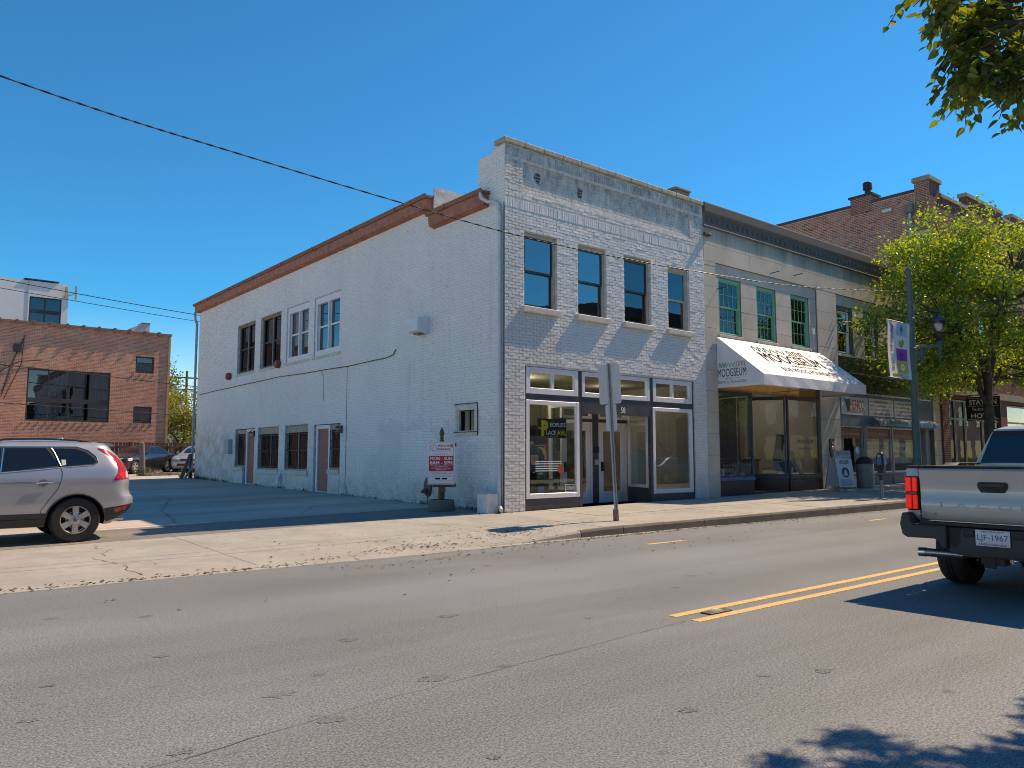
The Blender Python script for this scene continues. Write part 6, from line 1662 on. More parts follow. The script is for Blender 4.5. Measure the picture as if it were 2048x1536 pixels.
def bpatch(u0, u1, z0, z1, mat, e, name='print', n=6):
    q = MB(); q.sheet([[bnp(u0 + (u1 - u0) * i / n, z0 + (z1 - z0) * k / 8, e) for i in range(n + 1)] for k in range(9)]); return q.build(name, mat, BN, smooth='all')
bpatch(bx0, bx1, bz0, bz1, plain('banner_white', (.68, .68, .70), .7, .05, 2), 0, 'cloth', 10)
for z_ in (bz0, bz1): q = MB(); q.tube([(LX, LY, z_), (bx0 - .05, LY, z_)], .015, 6); q.build('banner_rod', M_GALV, BN)
u0, u1 = bx0 + .66, bx1 - .16
bpatch(u0, u1, 5.18, 5.55, plain('sky_print', (.24, .50, .56), .7, 0), .004); bpatch(u0, u1, 4.40, 4.78, plain('purple_print', (.34, .04, .36), .7, 0), .004); bpatch(u0, u1, 4.02, 4.39, plain('gold_print', (.55, .45, .04), .7, 0), .004)
uc = (u0 + u1) / 2
def bpoly(pts, mat, e=.008):
    q = MB(); c = bnp(uc, sum(p[1] for p in pts) / len(pts), e)
    vs = [c] + [bnp(uc + a, b, e) for a, b in pts]; n = len(pts)
    q.add(vs, [(0, 1 + i, 1 + (i + 1) % n) for i in range(n)]); q.build('emblem', mat, BN)
bpoly([(0, 5.51), (.10, 5.38), (.02, 5.30), (.02, 5.22), (-.02, 5.22), (-.02, 5.30), (-.10, 5.38)], plain('deep_teal_print', (.03, .16, .22), .7, 0))
bpoly([(-.08, 5.04), (-.02, 4.98), (.05, 5.0), (.08, 5.12), (.15, 5.02), (.14, 4.92), (.04, 4.82), (-.08, 4.84), (-.14, 4.92), (-.15, 5.02)], plain('olive_print', (.30, .32, .02), .7, 0))
bpoly([(.13 * math.cos(k * math.pi / 12) * (1 if k % 2 else .8), 4.205 + .13 * math.sin(k * math.pi / 12) * (1 if k % 2 else .8)) for k in range(24)], M_WHT_T)
bpoly([(.045 * math.cos(k * math.pi / 6), 4.205 + .045 * math.sin(k * math.pi / 6)) for k in range(12)], plain('gold_print', (.55, .45, .04)), .012)
q = MB(); q.tube([bnp(uc + a, b, .008) for a, b in ((-.07, 4.70), (-.07, 4.46), (.07, 4.46), (.07, 4.62), (-.07, 4.58))], .012, 5); q.build('emblem', plain('dark_purple_print', (.12, .01, .14), .7, 0), BN)
text('REDEFINE THE WEEKEND', (bx0 + .34, LY - .0, 4.78), (0, 0, 1), (-1, 0, 0), 1.42, .21, M_BLK_T, BN, thick=.0, bold=.0)
for v in [o for o in BN.children if o.name.startswith('lettering')][-1].data.vertices: v.co.y = bnp(v.co.x, v.co.z, .006)[1]
for z_ in (3.97, 3.92, 3.87): bpatch(u0, u1 - .02, z_, z_ + .015, plain('small_print_grey', (.3, .3, .32), .7, 0), .004)
bpoly([(-.72, 3.96), (-.62, 4.0), (-.66, 3.89)], plain('olive_print', (.30, .32, .02)))

# twin-headed parking meter on its post
MX, MY = 11.6, -2.88; MZ = zs(MX, MY)
PM = thing('parking_meter', 'black and blue parking meter on a steel post near the kerb', 'parking meter', (MX, MY, MZ))
q = MB(); q.lathe([(.15, 0), (.14, .02), (.06, .03), (.045, .10), (.04, .72), (.05, .74), (.05, .78)], (MX, MY, MZ), 16); q.build('post', plain('blue_grey_post', (.17, .22, .26), .45, .15, 6, metal=.3), PM, smooth=True)
q = MB(); q.prism([(-.09, .74), (.05, .74), (.10, .95), (.10, 1.22), (.05, 1.33), (-.06, 1.35), (-.12, 1.26), (-.12, .95)], lambda p, z_, tt: (MX + tt, MY + p, MZ + z_), -.10, .10); q.build('head', plain('meter_black', (.016, .016, .02), .35, .1, 6), PM, bevel=.02, smooth=True)
q = MB(); q.box(MX - .107, MX - .101, MY - .07, MY + .06, MZ + .98, MZ + 1.18); q.build('front_plate', plain('meter_blue', (.03, .13, .38), .4, .05, 6), PM); q = MB(); q.box(MX - .108, MX - .102, MY - .05, MY + .04, MZ + 1.2, MZ + 1.28); q.build('screen', plain('grey_screen', (.35, .4, .42), .2, 0), PM)
q = MB(); q.box(MX - .07, MX + .07, MY - .128, MY - .12, MZ + .98, MZ + 1.18); q.build('side_plate', plain('meter_blue', (.03, .13, .38)), PM); q = MB(); q.box(MX - .06, MX + .06, MY - .05, MY + .05, MZ + .55, MZ + .70); q.build('coin_box', M_IRON, PM, bevel=.01)

# sandwich board
SX, SY = 13.35, -.72; SZ = zs(SX, SY)
SB = thing('sandwich_board', 'white folding sandwich board with a round dark emblem outside the museum', 'sandwich board', (SX, SY, SZ), R(-18))
M_SBW = plain('board_white', (.66, .66, .67), .5, .05, 3)
def sbp(u, z_, e=0.0): return (u, -.34 + .24 * (z_ / 1.25) - e, z_)
q = MB(); q.hexa([sbp(-.33, .14), sbp(.33, .14), sbp(.33, .14, -.02), sbp(-.33, .14, -.02), sbp(-.33, 1.05), sbp(.33, 1.05), sbp(.33, 1.05, -.02), sbp(-.33, 1.05, -.02)]); q.build('front_panel', M_SBW, SB, world=False)
q = MB(); q.hexa([(-.33, .34, .14), (.33, .34, .14), (.33, .32, .14), (-.33, .32, .14), (-.33, .12, 1.05), (.33, .12, 1.05), (.33, .10, 1.05), (-.33, .10, 1.05)]); q.build('rear_panel', M_SBW, SB, world=False)
q = MB(); q.hexa([sbp(-.33, 1.07), sbp(.33, 1.07), sbp(.33, 1.07, -.02), sbp(-.33, 1.07, -.02), sbp(-.33, 1.30), sbp(.33, 1.30), sbp(.33, 1.30, -.02), sbp(-.33, 1.30, -.02)]); q.build('header_panel', plain('board_grey', (.42, .42, .43), .5, .05, 3), SB, world=False)
q = MB()
for u in (-.34, .34):
    q.tube([sbp(u, 0, -.01), sbp(u, 1.31, -.01)], .012, 6); q.tube([(u, .35, 0), (u, .06, 1.25)], .012, 6)
q.build('frame', M_GALV, SB, world=False)
sv = (Vector(sbp(0, 1)) - Vector(sbp(0, 0))).normalized()
def sbt(s_, u, z_, w, h, m_, b=0.0): text(s_, sbp(u, z_, .002), XR, sv, w, h, m_, SB, bold=b, world=False)
sbt('DISCOVER THE', 0, 1.25, .42, .035, M_BLK_T); sbt('SCIENCE OF SOUND', 0, 1.19, .52, .04, M_BLK_T); sbt('Immersive exhibits', 0, 1.11, .45, .05, M_WHT_T); sbt('MOOGSEUM', 0, .90, .40, .065, M_NAVY, .01)
wave_logo(lambda u, v: sbp(u, .965 + v, .004), .36, .05, SB, .005)
for o in list(SB.children):
    if o.name.startswith('wave_print'): o.matrix_parent_inverse = Matrix.Identity(4)
q = MB(); q.prism([(.16 * math.cos(k * math.pi / 4 + .39), .60 + .17 * math.sin(k * math.pi / 4 + .39)) for k in range(8)], lambda p, z_, tt: sbp(p, z_, tt), .001, .003); q.build('emblem', plain('emblem_teal', (.02, .07, .09), .6, 0), SB, world=False)
q = MB(); q.prism([(.0, .70), (.05, .66), (.05, .60), (.08, .55), (.06, .50), (-.06, .50), (-.08, .55), (-.05, .60), (-.05, .66)], lambda p, z_, tt: sbp(p, z_, tt), .0035, .005); q.build('emblem_mark', plain('emblem_pale', (.6, .58, .55), .6, 0), SB, world=False)
for i in range(7):
    q = MB(); w_ = .27 if i % 3 else .22; z_ = .38 - i * .033; q.add([sbp(-.27, z_, .002), sbp(-.27 + 2 * w_, z_, .002), sbp(-.27 + 2 * w_, z_ + .012, .002), sbp(-.27, z_ + .012, .002)], [(0, 1, 2, 3)]); q.build('print_line', plain('board_print', (.20, .18, .24), .7, 0), SB, world=False)

# planter with a pale flowering plant and a rounded grey bin behind the board
t = thing('planter', 'grey planter with a leafy plant beside the sandwich board', 'planter', (14.35, -.32, zs(14.3, -.3)))
zz = zs(14.3, -.3); q = MB(); q.lathe([(.20, 0), (.24, .5), (.25, .62), (.22, .62), (.2, .55), (0, .55)], (14.35, -.32, zz), 20); q.build('pot', plain('planter_grey', (.22, .21, .2), .8, .15, 5), t, smooth=True)
q = MB(); rp = random.Random(4)
for _ in range(150):
    a, b = rp.uniform(0, 6.28), rp.uniform(0, 1) ** .5 * .24; h = zz + .6 + rp.uniform(0, .42) * (1 - b * 2); c = Vector((14.35 + b * math.cos(a), -.32 + b * math.sin(a), h)); d1 = Vector((rp.gauss(0, 1), rp.gauss(0, 1), rp.gauss(0, 1))).normalized() * .055; d2 = d1.orthogonal().normalized() * .025
    q.quad(c - d1, c + d2, c + d1, c - d2)
q.build('foliage', M_WEED, t, fixn=False)
t = thing('litter_bin', 'rounded grey metal bin behind the sandwich board', 'bin', (15.6, -.42, zs(15.6, -.4)))
zz = zs(15.6, -.4); q = MB(); q.lathe([(.27, 0), (.28, .05), (.29, .75), (.27, .82)], (15.6, -.42, zz), 22); q.build('body', plain('bin_grey', (.30, .29, .26), .45, .2, 5, metal=.4), t, smooth=True); q = MB(); q.lathe([(.29, .822), (.29, .88), (.22, 1.0), (.1, 1.06), (0, 1.07)], (15.6, -.42, zz), 22); q.build('lid', M_IRON, t, smooth=True)

# leaning sign post seen from behind
SPX, SPY = .70, -2.72; z0 = zs(SPX, SPY)
SP = thing('street_sign_post', 'leaning steel street sign post seen from behind in front of the shop', 'sign post', (SPX, SPY, z0))
top = Vector((.50, -2.72, 3.27)); bot = Vector((SPX, SPY, z0 - .05))
ax = (top - bot).normalized(); sdv = Vector((0, -1, 0)); sdv = (sdv - ax * sdv.dot(ax)).normalized(); nv = ax.cross(sdv)
M_GALV2 = plain('dull_galvanised', (.33, .34, .35), .55, .2, 8, metal=.35)
def spp(u, h, e=0.0): return bot + ax * h + sdv * u + nv * e
q = MB()
for e0, e1, w0 in ((0, .012, .045), (-.03, 0, .02)):
    q.hexa([spp(-w0, 0, e0), spp(w0, 0, e0), spp(w0, 0, e1), spp(-w0, 0, e1), spp(-w0, 3.22, e0), spp(w0, 3.22, e0), spp(w0, 3.22, e1), spp(-w0, 3.22, e1)])
q.build('channel_post', M_GALV2, SP)
q = MB(); q.hexa([spp(-.05, 0, -.04), spp(.05, 0, -.04), spp(.05, 0, .02), spp(-.05, 0, .02), spp(-.05, .28, -.04), spp(.05, .28, -.04), spp(.05, .28, .02), spp(-.05, .28, .02)]); q.build('post_sleeve', M_RUSTD, SP)
for h0, h1, w_, nm in ((2.40, 3.20, .30, 'upper_panel'), (1.86, 2.39, .15, 'lower_panel')):
    c = .03; P_ = [(-w_ + c, h0), (w_ - c, h0), (w_, h0 + c), (w_, h1 - c), (w_ - c, h1), (-w_ + c, h1), (-w_, h1 - c), (-w_, h0 + c)]
    q = MB(); q.prism(P_, lambda u, h, tt: spp(u, h, tt), .0135, .0165); q.build(nm, plain('grey_sign_back', (.47, .46, .48), .5, .08, 5, metal=.2), SP)
    for h in (h0 + .08, h1 - .08): q = MB(); q.lathe([(0, 0), (.012, 0), (.012, -.006), (0, -.008)], spp(.0, h, -.031), 8, 'x'); q.build('bolt', M_GALV, SP)

# overhead cables
def cable(name, label, pts, r, twist=0):
    g = MB(); P_ = [Vector(p) for p in pts]
    S_ = []
    for i in range(len(P_) - 1):
        p0, p1, p2, p3 = P_[max(i - 1, 0)], P_[i], P_[i + 1], P_[min(i + 2, len(P_) - 1)]
        for k in range(48):
            t = k / 48; S_.append(.5 * ((2 * p1) + (p2 - p0) * t + (2 * p0 - 5 * p1 + 4 * p2 - p3) * t * t + (-p0 + 3 * p1 - 3 * p2 + p3) * t ** 3))
    S_.append(P_[-1])
    g.tube(S_, r, 6)
    if twist:
        for ph in (0, math.pi):
            g.tube([p + Vector((0, math.cos(i * 1.15 + ph), math.sin(i * 1.15 + ph))) * r * .9 for i, p in enumerate(S_)], r * .7, 5)
    return tag(g.build(name, M_IRON, smooth=True), label, 'cable')
cable('overhead_cable', 'twisted service cable sagging across the front of the white building to the lamp post', [(-24, -2.75, 8.3), (-16, -2.75, 6.85), (-10.1, -2.75, 6.03), (-6.9, -2.75, 5.77), (-2.2, -2.75, 5.54), (.85, -2.75, 5.57), (3.75, -2.75, 5.68), (8.0, -2.75, 5.95), (LX, LY, 6.66)], .0085, 1)
cable('overhead_cable', 'pale cable running from the lamp post into the street tree', [(LX, LY, 6.68), (17, -2.6, 6.2), (22, -2.5, 6.0), (34, -2.5, 6.6)], .010, 1)
cable('overhead_cable', 'upper thin wire crossing the sky behind the parking lot', [(-16, 31, 11.0), (-5.7, 31, 9.97), (6, 31, 9.2), (24, 31, 8.6)], .020)
cable('overhead_cable', 'lower thin wire crossing the sky behind the parking lot', [(-16, 31, 10.4), (-5.7, 31, 9.55), (6, 31, 8.85), (24, 31, 8.3)], .016)
cable('overhead_cable', 'wire passing in front of the upper edge of the wide rear window', [(-16, 30, 6.1), (-6.0, 30, 5.75), (6, 30, 5.05), (20, 30, 4.6)], .022)
cable('overhead_cable', 'wire passing across the middle of the wide rear window', [(-16, 30, 4.2), (-6.0, 30, 3.95), (6, 30, 3.5), (20, 30, 3.2)], .018)
UP = thing('utility_pole', 'wooden utility pole standing between the far trees behind the lot', 'utility pole', (13.6, 70, 0))
q = MB(); q.tube([(13.6, 70, 0), (13.62, 70, 10.3)], [.18, .12], 8); q.build('pole', M_POST, UP, smooth=True); q = MB(); q.box(12.4, 14.8, 69.92, 70.02, 9.5, 9.65); q.box(12.7, 14.5, 69.92, 70.02, 8.3, 8.42); q.build('crossarm', M_POST, UP); q = MB(); q.lathe([(.25, 0), (.25, .9), (.1, 1.0)], (13.1, 69.8, 6.2), 12); q.build('transformer', M_GALV, UP, smooth=True)
FH = thing('far_house', 'pale distant house with a dark roof between the trees beyond the fence', 'house', (12, 95, 0))
bxp('wall', plain('pale_siding', (.5, .48, .46), .8, .1, 1), FH, (10, 20, 95, 102, 0, 9)); q = MB(); q.prism([(94.3, 9), (102.7, 9), (98.5, 11.2)], lambda p, z_, tt: (tt, p, z_), 9.5, 20.5); q.build('roof', plain('dark_shingle', (.10, .10, .11), .9, .2, 2), FH)
for k in range(3): bxp('balcony_rail', M_IRON, FH, (11, 15.5, 94.8, 94.95, 5.0 + k * 1.2, 5.5 + k * 1.2))
hl = MB(); hl.sheet([[(-120 + 16 * i, 170 + 30 * j, (-2 if j == 0 else 1) * 2 + (0, 9, 13, 9)[j] * (.75 + .25 * math.sin(i * .9))) for i in range(26)] for j in range(4)])
struct(hl.build('hills', plain('wooded_hill', (.06, .10, .045), .95, .4, .12), smooth='all'))
# terrain rise below the far trees so that they stand on ground

# ------------------------------------------------------------ vehicles
class Body:
    """car shell from horizontal slices: rows of (z, x_rear, x_front, half_width, r_rear, r_front, bow_rear, bow_front)"""
    def __init__(s, lv): s.lv = lv
    def at(s, z):
        L = s.lv
        if z <= L[0][0]: return L[0][1:]
        for a, b in zip(L[:-1], L[1:]):
            if z <= b[0]:
                t = (z - a[0]) / (b[0] - a[0]); return tuple(p + (q - p) * t for p, q in zip(a[1:], b[1:]))
        return L[-1][1:]
    def contour(s, z, ns=22):
        xr, xf, W, rr, rf, br, bf = s.at(z)
        rr = min(rr, W * .6); rf = min(rf, W * .6)
        P = []
        for k in range(6):
            y = (W - rr) * k / 6; P.append((xr + br * (y / W) ** 2, y))
        xb = xr + br * ((W - rr) / W) ** 2
        for k in range(8):
            a = math.pi / 2 * k / 8; P.append((xb + rr * (1 - math.cos(a)), W - rr + rr * math.sin(a)))
        xe = xf - bf * ((W - rf) / W) ** 2
        for k in range(ns + 1): P.append((xb + rr + (xe - rf - xb - rr) * k / ns, W))
        for k in range(1, 9):
            a = math.pi / 2 * k / 8; P.append((xe - rf + rf * math.sin(a), W - rf + rf * math.cos(a)))
        for k in range(1, 7):
            y = (W - rf) * (1 - k / 6); P.append((xf - bf * (y / W) ** 2, y))
        return P
    def side(s, x, z, sg=1, e=0.0):
        P = s.contour(z)
        best = None
        for (xa, ya), (xb, yb) in zip(P[:-1], P[1:]):
            if xa - 1e-9 <= x <= xb + 1e-9 and xb > xa:
                y = ya + (yb - ya) * (x - xa) / (xb - xa); d = Vector((xb - xa, yb - ya)).normalized(); nn = Vector((-d.y, d.x))
                if best is None or y > best[0]: best = (y, nn)
        if best is None: best = (P[0][1], Vector((-1, 0)))
        y, nn = best
        return (x + nn.x * e, sg * (y + nn.y * e), z)
    def front(s, y, z, e=0.0):
        xr, xf, W, rr, rf, br, bf = s.at(z); return (xf - bf * (abs(y) / W) ** 2 + e, y, z)
    def rear(s, y, z, e=0.0):
        xr, xf, W, rr, rf, br, bf = s.at(z); return (xr + br * (abs(y) / W) ** 2 - e, y, z)
    def mesh(s, sub=2):
        zz = []
        for a, b in zip(s.lv[:-1], s.lv[1:]):
            for k in range(sub): zz.append(a[0] + (b[0] - a[0]) * k / sub)
        zz.append(s.lv[-1][0])
        g = MB(); rows = []
        for z in zz:
            P = s.contour(z); rows.append([(x, y, z) for x, y in P] + [(x, -y, z) for x, y in P[-2:0:-1]])
        n = len(rows[0])
        g.add([p for r in rows for p in r], [(i * n + k, i * n + (k + 1) % n, (i + 1) * n + (k + 1) % n, (i + 1) * n + k) for i in range(len(rows) - 1) for k in range(n)])
        m = len(s.contour(zz[0]))
        for r, flip in ((0, True), (len(rows) - 1, False)):
            o = r * n
            for k in range(m - 1):
                a, b = k, k + 1; a2, b2 = (n - k) % n, (n - k - 1) % n
                f = [o + a, o + b] + ([o + b2] if b2 != b else []) + ([o + a2] if a2 != a else [])
                if len(set(f)) >= 3: g.f.append(tuple(f)); g.m.append(0)
        return g

def patch(poly, fn, name, mat, parent, step=0.05, smooth='all'):
    """flat outline laid on a curved shell: cut into strips, then mapped by fn(p,q)"""
    bm = bmesh.new()
    f = bm.faces.new([bm.verts.new((p, q, 0)) for p, q in poly])
    xs = [p for p, q in poly]; ys = [q for p, q in poly]
    for lo, hi, ax in ((min(xs), max(xs), 0), (min(ys), max(ys), 1)):
        k = math.ceil(lo / step) * step
        while k < hi:
            co = Vector((k, 0, 0)) if ax == 0 else Vector((0, k, 0)); no = Vector((1, 0, 0)) if ax == 0 else Vector((0, 1, 0))
            bmesh.ops.bisect_plane(bm, geom=bm.verts[:] + bm.edges[:] + bm.faces[:], plane_co=co, plane_no=no, dist=1e-6); k += step
    for v in bm.verts: v.co = Vector(fn(v.co.x, v.co.y))
    me = bpy.data.meshes.new(name); bm.to_mesh(me); bm.free()
    me.materials.append(mat)
    if smooth: me.polygons.foreach_set('use_smooth', [True] * len(me.polygons))
    o = bpy.data.objects.new(name, me)
    return link(o, parent, False)

def cut_arches(o, centers, r, W, inner=0.0):
    """subtract wheel-arch cylinders from a closed shell"""
    g = MB()
    for (x, z) in centers:
        for sg in (1, -1):
            prof = [(r, sg * inner), (r, sg * (W + .3))]
            prof = sorted(prof, key=lambda p: p[1])
            g.lathe(prof, (x, 0, z), 40, 'y')
    me = bpy.data.meshes.new('cut'); me.from_pydata(g.v, [], g.f); me.materials.append(o.data.materials[0]); me.materials.append(o.data.materials[1]); me.polygons.foreach_set('material_index', [1] * len(me.polygons))
    bm = bmesh.new(); bm.from_mesh(me); bmesh.ops.recalc_face_normals(bm, faces=bm.faces); bm.to_mesh(me); bm.free()
    c = bpy.data.objects.new('cut', me); COL.objects.link(c)
    par = o.parent; o.parent = None
    m = o.modifiers.new('b', 'BOOLEAN'); m.operation = 'DIFFERENCE'; m.object = c; m.solver = 'EXACT'
    dg = bpy.context.evaluated_depsgraph_get(); dg.update()
    new = bpy.data.meshes.new_from_object(o.evaluated_get(dg))
    o.modifiers.clear(); o.data = new; o.parent = par
    new.polygons.foreach_set('use_smooth', [True] * len(new.polygons)); new.set_sharp_from_angle(angle=R(32))
    bpy.data.objects.remove(c)

def car_paint(name, col, metal=0.6, rough=0.32):
    m = NT(name)
    fl = m.noise(900, 1, .5); n = m.noise(2.0, 3, .5)
    m.color(m.mix(m.ramp(fl, .35, .65), tuple(q * .9 for q in col), tuple(min(1, q * 1.1) for q in col)))
    m.set(Metallic=metal, Roughness=m.rng(n, .3, .7, rough - .04, rough + .06)); m.b.inputs['Coat Weight'].default_value = .8; m.b.inputs['Coat Roughness'].default_value = .05
    return m.mat
M_SILVER = car_paint('silver_car_paint', (.42, .43, .45), .55, .34)
M_TRUCKW = car_paint('warm_white_truck_paint', (.50, .46, .435), .12, .35)
M_BLKCAR = car_paint('black_car_paint', (.022, .025, .032), .3, .25)
M_CLAD = plain('grey_plastic_cladding', (.045, .046, .048), .65, .12, 20)
M_BLKP = plain('black_plastic', (.018, .019, .021), .6, .15, 20)
M_TYRE = plain('tyre_rubber', (.022, .021, .020), .85, .25, 14, .3)
M_RIM = plain('alloy_rim', (.50, .49, .47), .35, .1, 9, metal=.7)
M_CARGL = NT('dark_car_glass'); M_CARGL.color((.006, .008, .010)); M_CARGL.set(Roughness=.03); M_CARGL.b.inputs['Specular IOR Level'].default_value = .75; M_CARGL = M_CARGL.mat
M_REDL = NT('red_lamp_lens'); M_REDL.color((.46, .006, .012)); M_REDL.set(Roughness=.14); M_REDL.b.inputs['Coat Weight'].default_value = 1; M_REDL = M_REDL.mat
M_REDL2 = NT('lit_tail_lamp_lens'); M_REDL2.color((.55, .008, .008)); M_REDL2.set(Roughness=.2); M_REDL2.b.inputs['Emission Color'].default_value = (1, .015, .008, 1); M_REDL2.b.inputs['Emission Strength'].default_value = .2; M_REDL2 = M_REDL2.mat
M_CHROME = plain('bright_chrome', (.62, .62, .63), .15, .05, 9, metal=1.0)

def wheel(parent, x, y, sg, r, w, rr, spokes, style='wide'):
    """tyre > rim, with spokes, hub and brake disc; sg = side the face looks to"""
    t = MB(); o = r; hw = w / 2
    t.lathe([(rr * .98, -hw * .8), (rr + .01, -hw * .98), (r * .93, -hw), (r * .985, -hw * .82), (r, -hw * .6), (r, -.03), (r - .008, -.024), (r - .008, -.014), (r, -.008), (r, .008), (r - .008, .014), (r - .008, .024), (r, .03), (r, hw * .6), (r * .985, hw * .82), (r * .93, hw), (rr + .01, hw * .98), (rr * .98, hw * .8)], (x, y, r), 44, 'y', cap=False)
    ty = t.build('wheel', M_TYRE, parent, smooth=True, world=False)
    q = MB(); f = sg * hw
    q.lathe([(rr * .90, f * .0), (rr * .93, f * .80), (rr, f * .86), (rr, f * .92), (rr * .965, f * .92), (rr * .93, f * .82)], (x, y, r), 40, 'y', cap=False)
    for k in range(spokes):
        a = 2 * math.pi * k / spokes + math.pi / 2
        c, s_ = math.cos(a), math.sin(a)
        for (w0, w1) in ((.045, .055),) if style == 'wide' else ((.02, .022),):
            pr = [(rr * .16, -w0), (rr * .16, w0), (rr * .95, w1), (rr * .95, -w1)]
            P_ = lambda u, v, d: (x + u * c - v * s_, y + d, r + u * s_ + v * c)
            q.hexa([P_(*p, f * .62) for p in pr] + [P_(pr[0][0], pr[0][1] * .8, f * .88), P_(pr[1][0], pr[1][1] * .8, f * .88), P_(pr[2][0], pr[2][1] * .85, f * .9), P_(pr[3][0], pr[3][1] * .85, f * .9)])
    q.lathe([(0, f * .6), (rr * .33, f * .62), (rr * .32, f * .88), (rr * .27, f * .91), (0, f * .91)], (x, y, r), 24, 'y')
    q.build('rim', M_RIM, ty, smooth=True, world=False)
    q = MB(); q.lathe([(0, 0), (rr * .88, 0), (rr * .88, f * .1), (0, f * .12)], (x, y, r), 28, 'y'); q.build('wheel_well_disc', M_BLKP, ty, world=False)
    q = MB(); q.lathe([(rr * .3, f * .3), (rr * .62, f * .3), (rr * .62, f * .36), (rr * .3, f * .36)], (x, y, r), 28, 'y'); q.build('brake_disc', M_GALV, ty, smooth=True, world=False)
    q = MB(); q.lathe([(0, f * .91), (rr * .15, f * .91), (rr * .13, f * .97), (0, f * .98)], (x, y, r), 18, 'y'); q.build('hub_cap', plain('blue_hub_emblem', (.12, .15, .25), .3, .3, 60, metal=.5), ty, smooth=True, world=False)
    for k in range(5):
        a = 2 * math.pi * k / 5 + .3; q = MB(); q.lathe([(.0, f * .9), (.011, f * .9), (.010, f * .96), (0, f * .96)], (x + rr * .235 * math.cos(a), y, r + rr * .235 * math.sin(a)), 8, 'y'); q.build('lug_nut', M_CHROME, ty, world=False)
    return ty

def line_on(fn, pts, r, name, mat, parent):
    P_ = []
    for (a, b), (c, d) in zip(pts[:-1], pts[1:]):
        n = max(2, int(math.hypot(c - a, d - b) / .05))
        for k in range(n): P_.append(fn(a + (c - a) * k / n, b + (d - b) * k / n))
    P_.append(fn(*pts[-1])); q = MB(); q.tube(P_, r, 5); return q.build(name, mat, parent, smooth=True, world=False)

# ---- silver estate SUV at the left, nose out of the picture
SUV = thing('silver_suv', 'silver estate-shaped SUV parked at the left edge of the lot', 'car', (-8.33, 1.64, .06), math.pi)
sb = Body([(.27, -.64, 3.5, .84, .30, .35, .10, .2), (.36, -.72, 3.58, .89, .30, .35, .10, .2), (.46, -.86, 3.64, .915, .30, .35, .10, .2), (.58, -.95, 3.67, .935, .30, .35, .10, .2), (.63, -.955, 3.67, .94, .30, .35, .10, .2), (.70, -.945, 3.67, .94, .30, .35, .10, .2), (.76, -.90, 3.65, .94, .29, .35, .10, .2), (.83, -.87, 3.60, .94, .29, .35, .09, .25), (.95, -.875, 3.40, .945, .28, .35, .09, .3), (1.02, -.87, 3.10, .94, .28, .35, .09, .3), (1.10, -.855, 2.55, .925, .28, .35, .10, .3), (1.19, -.83, 2.15, .905, .28, .3, .11, .3), (1.26, -.80, 2.0, .88, .27, .28, .12, .28), (1.38, -.72, 1.78, .825, .24, .25, .12, .25), (1.50, -.60, 1.55, .765, .22, .22, .10, .22), (1.56, -.55, 1.40, .73, .20, .2, .08, .2), (1.61, -.48, 1.2, .67, .20, .2, .06, .2), (1.645, -.22, 1.0, .56, .2, .2, .05, .15), (1.66, .1, .8, .42, .2, .2, .05, .1)])
g = sb.mesh(); body = g.build('body', [M_SILVER, M_BLKP], SUV, smooth=True, world=False)
cut_arches(body, [(0, .345), (2.77, .345)], .435, .95, .5)
